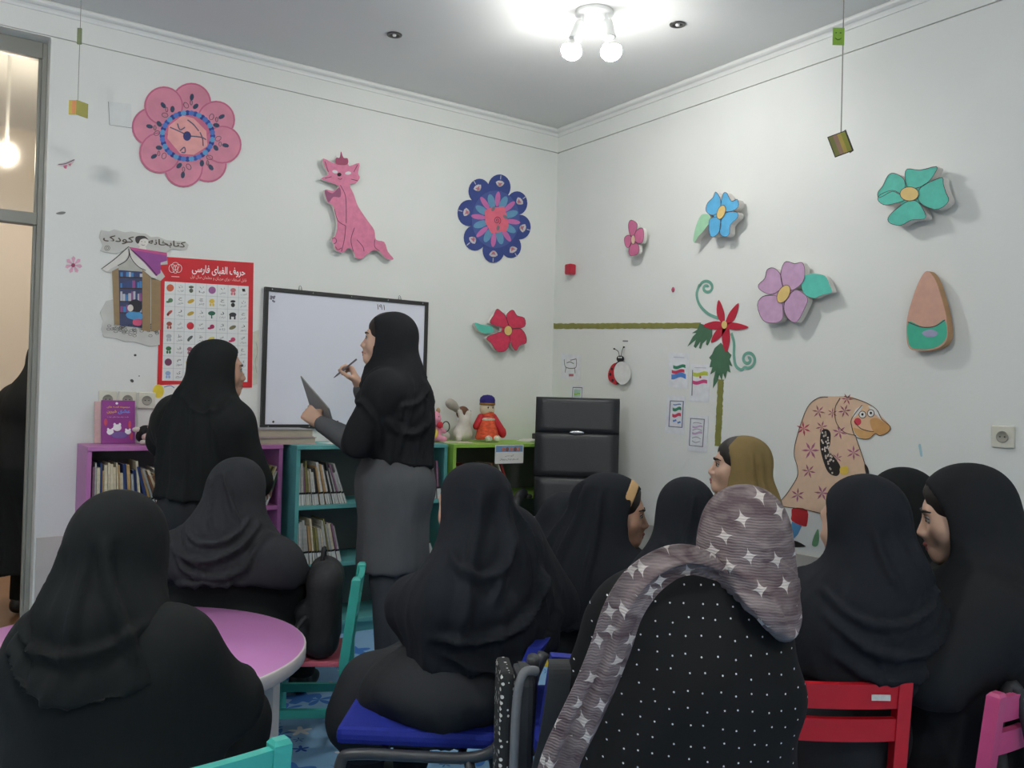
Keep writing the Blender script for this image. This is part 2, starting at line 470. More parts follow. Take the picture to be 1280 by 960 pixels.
def carpet():
    M = bpy.data.materials.new('blue_carpet'); M.use_nodes = True
    nt = M.node_tree; N = nt.nodes; L = nt.links; b = N['Principled BSDF']; b.inputs['Roughness'].default_value = 0.95
    tc = N.new('ShaderNodeTexCoord')
    def flowers(scale, thr, col, prev, seed):
        mp = N.new('ShaderNodeMapping'); mp.inputs['Location'].default_value = (seed*3.7, seed*1.3, 0); mp.inputs['Scale'].default_value = (scale, scale, 0)
        L.new(tc.outputs['Object'], mp.inputs[0])
        vo = N.new('ShaderNodeTexVoronoi'); vo.inputs['Scale'].default_value = 1.0; vo.inputs['Randomness'].default_value = 0.8
        L.new(mp.outputs[0], vo.inputs['Vector'])
        sb = N.new('ShaderNodeVectorMath'); sb.operation = 'SUBTRACT'; L.new(mp.outputs[0], sb.inputs[0]); L.new(vo.outputs['Position'], sb.inputs[1])
        sx = N.new('ShaderNodeSeparateXYZ'); L.new(sb.outputs[0], sx.inputs[0])
        at = N.new('ShaderNodeMath'); at.operation = 'ARCTAN2'; L.new(sx.outputs[1], at.inputs[0]); L.new(sx.outputs[0], at.inputs[1])
        m5 = N.new('ShaderNodeMath'); m5.operation = 'MULTIPLY'; m5.inputs[1].default_value = 5; L.new(at.outputs[0], m5.inputs[0])
        cs = N.new('ShaderNodeMath'); cs.operation = 'COSINE'; L.new(m5.outputs[0], cs.inputs[0])
        ml = N.new('ShaderNodeMath'); ml.operation = 'MULTIPLY_ADD'; ml.inputs[1].default_value = 0.10; ml.inputs[2].default_value = thr; L.new(cs.outputs[0], ml.inputs[0])
        lt = N.new('ShaderNodeMath'); lt.operation = 'LESS_THAN'; L.new(vo.outputs['Distance'], lt.inputs[0]); L.new(ml.outputs[0], lt.inputs[1])
        mx = N.new('ShaderNodeMix'); mx.data_type = 'RGBA'; L.new(lt.outputs[0], mx.inputs['Factor'])
        if isinstance(prev, tuple): mx.inputs['A'].default_value = prev
        else: L.new(prev, mx.inputs['A'])
        mx.inputs['B'].default_value = col
        return mx.outputs['Result']
    c = flowers(5.0, 0.34, srgb(60, 120, 200), srgb(140, 185, 222), 1)
    c = flowers(7.0, 0.22, srgb(235, 235, 235), c, 2)
    c = flowers(9.0, 0.18, srgb(40, 85, 180), c, 3)
    c = flowers(6.0, 0.13, srgb(225, 170, 185), c, 4)
    L.new(c, b.inputs['Base Color'])
    nz = N.new('ShaderNodeTexNoise'); nz.inputs['Scale'].default_value = 400; L.new(tc.outputs['Object'], nz.inputs[0])
    bp = N.new('ShaderNodeBump'); bp.inputs['Strength'].default_value = 0.4; bp.inputs['Distance'].default_value = 0.004
    L.new(nz.outputs['Fac'], bp.inputs['Height']); L.new(bp.outputs[0], b.inputs['Normal'])
    return M
struct(MB().box(XW, 0.2, YW, 0.0, -0.1, 0.0).build('floor', carpet()))
struct(MB().box(XW-0.1, 0.2, YW-0.1, 0.25, HC, HC+0.1).build('ceiling', M_ceil))

w = MB()
w.box(DX1, 0.2, 0.012, 0.22, 0, HC).box(XW-0.1, DX0, 0.012, 0.22, 0, HC).box(DX0, DX1, 0.012, 0.22, GZ, HC)   # core
w.box(DX1, 0.0, 0.0, 0.012, 0, GZ-0.004).box(XW, DX0, 0.0, 0.012, 0, GZ-0.004)                               # plaster below the groove
w.box(XW, 0.0, 0.0, 0.012, GZ+0.004, HC)                                                                      # band above it
struct(w.build('wall_back', M_wall))
w = MB()
w.box(0.012, 0.2, YW, 0.0, 0, HC).box(0.0, 0.012, YW, 0.0, 0, GZ-0.004).box(0.0, 0.012, YW, 0.0, GZ+0.004, HC)
struct(w.build('wall_right', M_wall))
struct(MB().box(XW-0.1, XW, YW, 0.0, 0, HC).build('wall_left', M_wall))
struct(MB().box(XW-0.1, 0.2, YW-0.1, YW, 0, HC).build('wall_front', M_wall))
# cornice: a rounded bead under the ceiling with a small cove beneath it
def cornice(name, a, b, out):
    a, b, out = Vector(a), Vector(b), Vector(out)
    prof = [(0.0, -0.046), (0.008, -0.046), (0.012, -0.036), (0.018, -0.028), (0.030, -0.026), (0.040, -0.020), (0.043, -0.012), (0.040, -0.004), (0.034, 0.0), (0.0, 0.0)]
    vs = [p+out*o+Vector((0, 0, HC+z)) for p in (a, b) for o, z in prof]; n = len(prof)
    mb = MB(); mb.add(vs, [(i, i+1, n+i+1, n+i) for i in range(n-1)]); mb.add(vs, [tuple(range(n)), tuple(range(n, 2*n))[::-1]])
    return struct(mb.build(name, M_trim, fixn=True))
cornice('trim_1', (XW, 0, 0), (0, 0, 0), (0, -1, 0))
cornice('trim_2', (0, 0, 0), (0, YW, 0), (-1, 0, 0))
# stone dado along the back wall, in slabs
dado = struct(link('baseboard_back', None))
x = DX1+0.008
for i in range(6):
    x2 = min(x+0.60, -0.012)
    if x2-x > 0.02: MB().box(x, x2-0.003, -0.012, 0.0, 0.0, 0.545, bev=0.002).build('stone_slab', M_dado, dado)
    x = x2
dado = struct(link('baseboard_right', None))
y = -0.013
for i in range(10):
    y2 = max(y-0.60, YW+0.01)
    if y-y2 > 0.02: MB().box(-0.012, 0.0, y2+0.003, y, 0.0, 0.545, bev=0.002).build('stone_slab', M_dado, dado)
    y = y2

# doorway: grey metal frame set back in the reveal, glazed light above the transom, open below
FY0, FY1 = 0.10, 0.16
TZ = float(on_back(24, 271, -0.10)[2])          # transom height
TZ2 = float(on_back(20, 66, -0.10)[2])          # underside of the head rail
door = struct(link('door_1', None))
MB().box(DX1-0.022, DX1, FY0, FY1, 0, GZ, bev=0.004).box(DX1-0.034, DX1-0.022, FY0+0.015, FY1-0.01, 0, TZ2+0.02, bev=0.003).build('door_jamb', M_alu, door)
MB().box(DX0, DX0+0.055, FY0, FY1, 0, GZ, bev=0.004).box(DX0+0.055, DX0+0.085, FY0+0.015, FY1-0.01, 0, TZ2+0.02, bev=0.003).build('door_jamb', M_alu, door)
MB().box(DX0+0.055, DX1-0.022, FY0, FY1, TZ2, GZ, bev=0.004).build('head_rail', M_alu, door)
MB().box(DX0+0.055, DX1-0.022, FY0-0.005, FY1, TZ-0.028, TZ+0.028, bev=0.004).build('transom', M_alu, door)
M_glass = mat('dusty_glass', srgb(232, 226, 214), 0.08, 0.03, 4, trans=0.85)
MB().box(DX0+0.085, DX1-0.034, FY0+0.022, FY0+0.028, TZ+0.028, TZ2).build('glass_pane', M_glass, door)
# the hall beyond
HY = float(on_z(20, 705, 0.0)[1])
struct(MB().box(XW-0.6, 0.2, 0.22, HY+0.3, -0.1, 0.0).box(DX0, DX1, 0.0, 0.22, -0.1, 0.0).build('floor_hall', M_hallfloor))
struct(MB().box(XW-0.6, 0.2, HY, HY+0.1, 0, HC).build('wall_hall', M_hall))
struct(MB().box(0.1, 0.2, 0.22, HY, 0, HC).box(XW-0.7, XW-0.6, 0.22, HY, 0, HC).build('wall_hall_side', M_hall))
struct(MB().box(XW-0.6, 0.2, 0.22, HY, HC, HC+0.1).build('ceiling_hall', M_ceil))

# ---------------------------------------------------------------- lamps
M_white = mat('white_plastic', srgb(235, 236, 234), 0.35, 0.02, 5)
def bulb_mat(name, s, col=(1.0, 0.985, 0.955, 1)):
    return mat(name, (0.9, 0.9, 0.88, 1), 0.4, 0, emit=col, estr=s)
M_bulb = bulb_mat('lit_bulb', LAMP_POWER)
M_fillbulb = bulb_mat('fill_bulb', FILL_POWER)  # emission for the added fill lamps only
def spot_fixture(cx, cy, rz, label, mb_=None):
    root = empty('ceiling_spot_lamp', (cx, cy, HC), rz, label, 'lamp', 'ceiling lamps with two bulbs')
    b = MB(); b.lathe([(0.0, -0.022), (0.078, -0.022), (0.086, -0.016), (0.088, -0.0015), (0.0, -0.0015)], 32).build('base_plate', M_white, root)
    for (a, d, L0) in (((-0.055, -0.012, -0.022), (-0.28, 0.05, -1), 0.115), ((0.052, -0.03, -0.022), (0.14, -0.08, -1), 0.125)):
        a = Vector(a); d = Vector(d).normalized(); s = a+d*0.03; e = a+d*L0
        MB().box(-0.006, 0.006, -0.014, -0.010, -0.05, 0.0).box(-0.006, 0.006, 0.010, 0.014, -0.05, 0.0).build('bracket', M_white, root, a)
        h = MB().lathe([(0.0, 0), (0.020, 0.0), (0.024, 0.012), (0.0265, 0.05), (0.0265, 0.075), (0.029, 0.076), (0.029, 0.081), (0.0, 0.081)], 20, c=s, axis=d).build('bulb_holder', M_white, root)
        c = e+d*0.045
        MB().lathe([(0.014, -0.05), (0.018, -0.038), (0.036, -0.024), (0.045, -0.008)], 20, c=c, axis=d).build('bulb_collar', mb_ or M_white, root)  # on the added fill lamps the collar glows too, brightening the ceiling
        MB().lathe([(0.045, -0.008), (0.048, 0.004), (0.045, 0.020), (0.032, 0.036), (0.014, 0.0445), (0.0, 0.046)], 20, c=c, axis=d).build('bulb', mb_ or M_bulb, root)
    return root
lp = on_z(743, 15, HC)
spot_fixture(lp[0], lp[1], -YAW, 'white two-bulb spot lamp on the ceiling near the room corner, lit')
g_ = ground(-1.25, 1.5); spot_fixture(g_[0], g_[1], 0.6, 'added fill lamp with two bulbs, out of view on the ceiling over the lilac table, lit', M_fillbulb)  # unseen lamp, added to flatten the room light
g_ = ground(1.0, -0.6); spot_fixture(g_[0], g_[1], -0.3, 'added fill lamp with two bulbs, out of view on the ceiling behind the starred scarf, lit', M_fillbulb)  # second unseen fill lamp, added behind the camera
M_dark = mat('dark_metal', srgb(40, 40, 40), 0.4, 0.05)
for px, py, lab in ((847, 30, 'small round recessed downlight beside the two-bulb ceiling lamp, unlit'), (493, 43, 'small round recessed downlight over the whiteboard side, unlit')):
    p = on_z(px, py, HC)
    r = empty('downlight', p, 0, lab, 'downlight', 'recessed ceiling downlights')
    MB().lathe([(0.024, -0.0012), (0.024, -0.006), (0.036, -0.006), (0.038, -0.0012)], 24).build('rim', mat('satin_rim', srgb(90, 90, 88), 0.35, 0.04, metal=0.6), r)
    MB().lathe([(0.0, -0.0015), (0.024, -0.0018)], 24).build('recess', M_dark, r)
    MB().lathe([(0.0, -0.010), (0.008, -0.009), (0.010, -0.002)], 12).build('lens', M_white, r)
hp = on_back(8, 193, -0.75)
r = empty('hall_lamp', hp, 0, 'round lit hall lamp seen through the glass over the door', 'lamp')
MB().ell((0, 0, 0), (0.05, 0.05, 0.06), 16).build('globe', bulb_mat('lit_globe', HALL_POWER, (1, 0.93, 0.82, 1)), r)
MB().cyl((0, 0, 0.055), (0, 0, HC-hp[2]-0.004), 0.008).cyl((0, 0, HC-hp[2]-0.03), (0, 0, HC-hp[2]-0.002), 0.05).build('hanging_rod', M_white, r)
# ================================================================ bookcases and books
M_purple = mat('purple_board', srgb(190, 118, 178), 0.45, 0.05, 6)
M_teal = mat('teal_board', srgb(98, 172, 172), 0.45, 0.05, 6)
M_green = mat('green_board', srgb(150, 196, 78), 0.45, 0.05, 6)
M_grey = mat('grey_board', srgb(120, 122, 122), 0.6, 0.05, 6)
SH = 0.975
def fx(px, py, dep): return float(on_back(px, py, dep)[0])
def bookcase(x0, x1, dep, tiers, m_, label):
    r = empty('bookcase', ((x0+x1)/2, -dep/2, 0), 0, label, 'bookcase', 'low bookcases along the back wall')
    hw, hd, t = (x1-x0)/2, dep/2, 0.02
    bk = hd-0.014 if dep <= 0.4 else hd
    for s in (-1, 1):
        a, b = sorted((s*hw, s*(hw-t)))
        MB().box(a, b, -hd, bk, 0.0, SH-t, bev=0.0015).build('side_panel', m_, r)
    MB().box(-hw, hw, -hd-0.004, bk, SH-t, SH, bev=0.002).build('top', m_, r)
    for z in tiers: MB().box(-hw+t, hw-t, -hd+0.002, bk-0.008, z-t, z, bev=0.0015).build('shelf', m_, r)
    MB().box(-hw+t, hw-t, bk-0.008, bk, 0.0, SH-t).build('back_panel', M_grey, r)
    MB().box(-hw+t, hw-t, -hd+0.03, -hd+0.045, 0.0, tiers[-1]-t).build('kickboard', m_, r)
    return r
DP, DT, DG = 0.28, 0.36, 0.40
PX0, PX1 = fx(109, 560, DP), fx(354, 560, DP)
TX0, TX1 = max(fx(371, 560, DT), PX1+0.004), fx(560, 552, DT)
GX0, GX1 = max(fx(567, 552, DG), TX1+0.004), -0.06
TI = [0.672, 0.375, 0.075]
bookcase(PX0, PX1, DP, TI, M_purple, 'purple open bookcase with a grey back, nearest the doorway')
bookcase(TX0, TX1, DT, TI, M_teal, 'teal open bookcase between the purple and the green one')
bookcase(GX0, GX1, DG, TI, M_green, 'lime green open bookcase in the corner behind the black armchair')

BC = {'cream': (214, 204, 176), 'white': (214, 214, 208), 'pale grey': (176, 178, 174), 'tan': (186, 152, 104), 'brown': (120, 82, 56), 'dark blue': (42, 62, 112),
      'sky blue': (96, 150, 186), 'teal': (40, 96, 104), 'dark green': (58, 84, 66), 'mauve': (142, 104, 130), 'red': (150, 48, 48), 'pink': (196, 128, 132), 'olive': (138, 134, 84), 'charcoal': (58, 58, 62)}
BM = {k: mat('cover_'+k.replace(' ', '_'), srgb(*v), 0.5, 0.12, 60) for k, v in BC.items()}
M_page = mat('book_pages', srgb(205, 198, 180), 0.8, 0.1, 300, stretch=(1, 1, 0.02))
M_lab = mat('spine_label', srgb(214, 216, 212), 0.6, 0.06, 200)
M_blk = mat('black_tape', srgb(20, 22, 26), 0.5, 0.05)
ORD = ['first', 'second', 'third', 'fourth', 'fifth', 'sixth', 'seventh', 'eighth', 'ninth', 'tenth', 'eleventh', 'twelfth', 'thirteenth', 'fourteenth', 'fifteenth',
       'sixteenth', 'seventeenth', 'eighteenth', 'nineteenth', 'twentieth', 'twenty-first', 'twenty-second', 'twenty-third', 'twenty-fourth', 'twenty-fifth', 'twenty-sixth', 'twenty-seventh',
       'twenty-eighth', 'twenty-ninth', 'thirtieth', 'thirty-first', 'thirty-second', 'thirty-third', 'thirty-fourth', 'thirty-fifth', 'thirty-sixth']
def book_mesh(t, h, d, m_):
    mb = MB()
    mb.box(-t/2, t/2, -d/2, -d/2+0.0015, 0, h, 0)                       # spine
    mb.box(-t/2, -t/2+0.0012, -d/2+0.0015, d/2, 0, h, 0).box(t/2-0.0012, t/2, -d/2+0.0015, d/2, 0, h, 0)
    mb.box(-t/2+0.0012, t/2-0.0012, -d/2+0.0015, d/2-0.003, 0.002, h-0.003, 1)
    mb.box(-t/2-0.0002, t/2+0.0002, -d/2-0.0004, -d/2+0.003, 0.001, 0.056, 2)
    mb.box(-t/2-0.0003, t/2+0.0003, -d/2-0.0005, -d/2+0.003, 0.056, 0.066, 3)
    me = bpy.data.meshes.new('book'); me.from_pydata(mb.v, [], mb.f)
    for q in (m_, M_page, M_lab, M_blk): me.materials.append(q)
    me.polygons.foreach_set('material_index', mb.mi); me.update(); return me
def book_row(xa, xb, z, front, pal, lean0, lean1, where, hmax=0.235, rnd=random.Random(3)):
    """books from xa to xb; lean in degrees, positive = tops to the left"""
    x = xa; i = 0
    while x < xb and i < len(ORD):
        f = (x-xa)/max(xb-xa, 0.01); a = R(lean0+(lean1-lean0)*f)
        t = rnd.choice((0.006, 0.008, 0.010, 0.013)); h = rnd.uniform(hmax-0.06, hmax); d = rnd.uniform(0.15, 0.18); c = rnd.choice(pal)
        o = link('book', book_mesh(t, h, d, BM[c]), None, (x+t/2/math.cos(a)+0.001, front+0.012+rnd.uniform(0, 0.012)+d/2, z+abs(math.sin(a))*t/2+0.0005))
        o.rotation_euler = (0, -a, 0)
        tag(o, '%s book, %s from left, %s' % (c, ORD[i], where), 'book', 'picture books, '+where)
        x += t/math.cos(a)+rnd.uniform(0.0008, 0.003)+abs(lean1-lean0)*t/max(xb-xa, 0.01)*0.0032; i += 1
P1a = ['dark blue', 'white', 'cream', 'cream', 'tan', 'brown', 'cream', 'mauve', 'pale grey']; P1b = ['pale grey', 'tan', 'cream', 'teal', 'dark blue', 'brown', 'white']
book_row(PX0+0.028, PX0+0.24, TI[0], -DP, P1a, 0, 6, 'top tier, purple bookcase')
book_row(PX0+0.262, PX0+0.40, TI[0], -DP, P1b, 14, 30, 'leaning books, top tier, purple bookcase')
book_row(PX1-0.165, PX1-0.075, TI[0], -DP, ['cream', 'olive', 'white', 'dark green'], -24, -20, 'right end, purple bookcase', 0.215)
book_row(PX0+0.028, PX0+0.40, TI[1], -DP, P1a+P1b, 0, 12, 'middle tier, purple bookcase')
T1 = ['cream', 'white', 'pale grey', 'olive', 'tan', 'white', 'mauve', 'pale grey', 'cream', 'charcoal']
book_row(TX0+0.026, TX0+0.275, TI[0], -DT, T1, 2, 20, 'left part, top tier, teal bookcase', 0.225)
book_row(TX0+0.026, TX0+0.265, TI[1], -DT, T1, 3, 14, 'left part, middle tier, teal bookcase', 0.235)
book_row(TX1-0.16, TX1-0.03, TI[0], -DT, ['cream', 'pale grey', 'charcoal', 'mauve', 'white'], 1, 5, 'right end, top tier, teal bookcase', 0.225)
book_row(TX1-0.18, TX1-0.06, TI[1], -DT, T1, 14, 22, 'right end, middle tier, teal bookcase', 0.225)
book_row(GX0+0.10, GX0+0.40, TI[0], -DG, ['cream', 'tan', 'teal', 'white', 'red', 'brown', 'pink', 'sky blue', 'red'], 10, 22, 'top tier, green bookcase', 0.20)

# two thick closed books lying where the purple and the teal bookcase meet
def thick_book(c, sx, sy, t, rz, label, cov):
    r = empty('thick_book', c, rz, label, 'book', 'thick books lying on the bookcase')
    MB().box(-sx/2, sx/2, -sy/2, sy/2, 0, 0.004, bev=0.001).box(-sx/2, sx/2, -sy/2, sy/2, t-0.004, t, bev=0.001).box(-sx/2, -sx/2+0.004, -sy/2, sy/2, 0.004, t-0.004).build('cover', cov, r)
    MB().box(-sx/2+0.004, sx/2-0.006, -sy/2+0.005, sy/2-0.005, 0.004, t-0.004).build('page_block', mat('thick_pages', srgb(178, 166, 150), 0.8, 0.08, 40, stretch=(1, 1, 30)), r)
    return r
bc = on_back(356, 548, 0.17)
thick_book((bc[0]-0.02, -0.155, SH+0.0005), 0.30, 0.235, 0.036, 0.02, 'thick pink-edged book lying under another on the purple bookcase', mat('pink_cover', srgb(190, 160, 160), 0.5))
thick_book((bc[0]-0.03, -0.150, SH+0.037), 0.30, 0.23, 0.040, -0.03, 'thick grey book lying on top of the pink-edged book', mat('greybrown_cover', srgb(150, 146, 148), 0.5))
# loose papers on the teal top
p = on_back(425, 545, 0.2)
for k, (dx, rz) in enumerate(((0, 0.2), (0.05, -0.3))):
    o = MB().box(-0.1, 0.1, -0.07, 0.07, 0, 0.0006).build('paper_sheet', mat('paper', srgb(232, 232, 226), 0.8, 0.03), None, (p[0]+dx, -0.20, SH+0.001+0.001*k), rz)
    tag(o, ('white paper sheet lying on the teal bookcase top', 'white paper sheet crossing another one on the teal bookcase')[k], 'paper', 'papers on the teal bookcase')

# purple picture book standing against the wall
c = on_back(145, 531, 0.05); bl = on_back(125, 557, 0.06); br = on_back(167, 557, 0.06)
bw = float(br[0]-bl[0]); bh = 0.205
r = empty('picture_book', ((bl[0]+br[0])/2, -0.085, SH+0.001), 0, 'purple children\'s book standing upright on the purple bookcase', 'book')
r.rotation_euler = (R(-8), 0, 0)
MB().box(-bw/2, bw/2, -0.004, -0.0028, 0, bh).box(-bw/2, bw/2, 0.0045, 0.0055, 0, bh).box(-bw/2, -bw/2+0.0015, -0.0028, 0.0045, 0, bh).build('cover', mat('violet_cover', srgb(140, 52, 136), 0.35, 0.1, 12), r)
MB().box(-bw/2+0.0015, bw/2-0.002, -0.0028, 0.0045, 0.002, bh-0.002).build('page_block', M_page, r)
X, Z = (1, 0, 0), (0, 0, 1)
mb = MB(); lettering(mb, fa('مجموعه قصه های'), (0, -0.0043, bh*0.845), X, Z, bw*0.68, bh*0.055, 0, 0.0004); lettering(mb, fa('شیرین'), (-bw*0.2, -0.0043, bh*0.735), X, Z, bw*0.28, bh*0.075, 0, 0.0006); mb.build('yellow_title', paint(232, 178, 70), r)
mb = MB(); lettering(mb, fa('عشق'), (bw*0.17, -0.0043, bh*0.735), X, Z, bw*0.36, bh*0.10, 0, 0.0007); mb.build('blue_title', paint(90, 150, 230), r)
mb = MB(); lettering(mb, fa('قصه برای بچه های خوب'), (-0.002, -0.0043, bh*0.615), X, Z, bw*0.62, bh*0.03); mb.ell((-bw*0.05, -0.004, bh*0.93), (0.006, 0.0006, 0.006), 12); mb.build('white_line', paint(235, 225, 238), r)
mb = MB()
for x_, z_, s_ in ((-0.035, 0.055, 0.016), (-0.005, 0.075, 0.019), (0.042, 0.055, 0.014)): mb.ell((x_, -0.004, z_), (s_, 0.0008, s_*0.85), 14); mb.ell((x_-s_*0.6, -0.004, z_+s_*0.8), (s_*0.3, 0.0007, s_*0.4), 8); mb.ell((x_+s_*0.6, -0.004, z_+s_*0.8), (s_*0.3, 0.0007, s_*0.4), 8)
mb.build('animal_print', paint(238, 236, 240), r)
mb = MB().ell((0.005, -0.0042, 0.04), (0.04, 0.0006, 0.016), 14); mb.build('ground_print', paint(110, 84, 150), r)
mb = MB()
for x_, z_ in ((-0.055, 0.10), (0.05, 0.09), (0.058, 0.035)): mb.ell((x_, -0.004, z_), (0.008, 0.0006, 0.018), 8)
mb.build('red_print', paint(196, 70, 90), r)
o = MB().box(-bw/2-0.012, bw/2-0.02, -0.004, 0.004, 0, 0.198, bev=0.001).build('upright_book', mat('pale_pink_cover', srgb(214, 178, 176), 0.5), None, ((bl[0]+br[0])/2-0.012, -0.052, SH+0.001)); o.rotation_euler = (R(-8), 0, 0)
tag(o, 'pale pink book standing right behind the purple children\'s book', 'book')

# ================================================================ round table
TBL = ground(-1.08, 2.50)
r = empty('round_table', TBL, away(8), 'round low table with a lilac top, white rim and square white legs', 'table')
TH, TR = 0.50, 0.50
MB().lathe([(0.0, TH+0.0006), (TR-0.006, TH+0.0006), (TR-0.005, TH-0.001)], 64).build('lilac_top', mat('lilac_top', srgb(206, 138, 200), 0.3, 0.03, 3), r)
M_wl = mat('white_laminate', srgb(214, 208, 206), 0.4, 0.03, 8)
MB().lathe([(0.0, TH-0.04), (TR-0.004, TH-0.04), (TR, TH-0.036), (TR, TH-0.004), (TR-0.004, TH), (0.0, TH)], 64).build('rim', M_wl, r)
for sx in (-1, 1):
    for sy in (-1, 1): MB().box(sx*0.30-0.028, sx*0.30+0.028, sy*0.30-0.028, sy*0.30+0.028, 0, TH-0.04, bev=0.003).build('leg', M_wl, r)
for s in (-1, 1):
    MB().box(-0.272, 0.272, s*0.30-0.01, s*0.30+0.01, TH-0.11, TH-0.04).build('apron', M_wl, r)
    MB().box(s*0.30-0.01, s*0.30+0.01, -0.272, 0.272, TH-0.11, TH-0.04).build('apron', M_wl, r)

# ================================================================ children's chairs
def kid_chair(loc, rz, m_, m_seat, label, sticker=False, sh=0.30, bh=0.585, stool=False):
    r = empty('child_stool' if stool else 'child_chair', loc, rz, label, 'stool' if stool else 'chair', 'painted wooden children\'s stools' if stool else 'painted wooden children\'s chairs')
    hw, hd, q = 0.155, 0.15, 0.016
    for sx in (-1, 1):
        a, b = sx*(hw-q)-q, sx*(hw-q)+q
        mb = MB(); y0, y1 = -hd, -hd+2*q
        z = [0, sh, bh]; off = [0.0, 0.0, -0.035]
        vs = []
        for zz, o_ in zip(z, off): vs += [(a, y0+o_, zz), (b, y0+o_, zz), (b, y1+o_, zz), (a, y1+o_, zz)]
        if stool: MB().box(a, b, y0, y1, 0, sh-0.018, bev=0.002).build('leg', m_, r)
        vs += [(a+0.004, y0-0.03, bh+0.008), (b-0.004, y0-0.03, bh+0.008), (b-0.004, y1-0.042, bh+0.008), (a+0.004, y1-0.042, bh+0.008)]
        fs = [(3, 2, 1, 0)]
        for L_ in range(3):
            for j in range(4): fs.append((L_*4+j, L_*4+(j+1) % 4, L_*4+4+(j+1) % 4, L_*4+4+j))
        fs.append((12, 13, 14, 15)); mb.add(vs, fs)
        if not stool: mb.build('back_post', m_, r)
        MB().box(a, b, hd-2*q, hd, 0, sh-0.018, bev=0.002).build('leg', m_, r)
        MB().box(a+0.006, b-0.006, -hd+2*q, hd-2*q, 0.10, 0.13).build('stretcher', m_, r)
    MB().box(-hw, hw, -hd-0.004 if stool else -hd+2*q, hd+0.012, sh-0.018, sh, bev=0.004).build('seat', m_seat, r)
    MB().box(-hw+2*q, hw-2*q, -hd+0.006, -hd+0.022, 0.16, 0.19).build('stretcher', m_, r)
    for z0, z1 in (() if stool else ((bh-0.065, bh-0.005), (bh-0.145, bh-0.09))):
        o0 = -0.035*(z0-sh)/(bh-sh); o1 = -0.035*(z1-sh)/(bh-sh)
        mb = MB(); n = 8; vs = []
        for i in range(n+1):
            x_ = (-1+2*i/n)*(hw-2*q); cur = -0.008*(1-(2*i/n-1)**2)
            for yy, zz, oo in ((0.004, z0, o0), (0.024, z0, o0), (0.024, z1, o1), (0.004, z1, o1)): vs.append((x_, -hd+yy+oo+cur, zz))
        fs = [(4*i+j, 4*i+4+j, 4*i+4+(j+1) % 4, 4*i+(j+1) % 4) for i in range(n) for j in range(4)]
        sl = mb.add(vs, fs+[(0, 1, 2, 3), (4*n+3, 4*n+2, 4*n+1, 4*n)]).build('back_slat', m_, r, fixn=True)
        if sticker and z0 > bh-0.07:
            MB().box(0.055, 0.10, -hd-0.0375, -hd-0.0355, bh-0.042, bh-0.028, bev=0.0005).build('sticker', M_lab, sl)
    return r
M_red = mat('red_painted_wood', srgb(196, 26, 40), 0.35, 0.06, 8)
M_pink = mat('pink_painted_wood', srgb(214, 88, 140), 0.35, 0.06, 8)
M_tealw = mat('teal_painted_wood', srgb(66, 176, 164), 0.35, 0.06, 8)
M_rose = mat('rose_seat', srgb(206, 104, 122), 0.4, 0.06, 8)
M_yel = mat('yellow_painted_wood', srgb(226, 200, 60), 0.4, 0.06, 8)
kid_chair(LD(1030, 2.24), away(-2), M_red, M_red, 'red wooden child chair under the woman in front of the grandmother mural', True, bh=0.60)
kid_chair(LD(1202, 2.25), away(-35), M_pink, M_pink, 'pink wooden child chair with a dark strap over its back, far right')
kid_chair(LD(398, 3.22), away(-96), M_tealw, M_rose, 'teal child chair with a rose seat holding a black backpack')
kid_chair(LD(300, 3.30), away(12), M_tealw, M_tealw, 'teal stool under the woman behind the lilac table', stool=True)
kid_chair(LD(150, 1.80), away(12), M_tealw, M_tealw, 'teal stool under the nearest woman at the lilac table', stool=True)
kid_chair(LD(216, 1.52), away(-40), M_tealw, M_tealw, 'empty teal child chair at the bottom edge by the lilac table', bh=0.655)
kid_chair(LD(738, 3.22), away(40), M_yel, M_yel, 'yellow stool under the woman with the beige headband', stool=True)
kid_chair(LD(848, 2.84), away(8), M_red, M_yel, 'yellow-topped stool right behind the starred scarf', stool=True)
kid_chair(LD(930, 3.64), away(-80), M_tealw, M_rose, 'teal stool with a rose seat under the woman in khaki', stool=True)
kid_chair(LD(876, 1.84), away(4), M_pink, M_tealw, 'pink stool with a teal seat under the woman in the starred scarf', stool=True)
kid_chair(LD(1136, 2.84), away(-40), M_green, M_green, 'green stool between the red and the pink chair', stool=True)

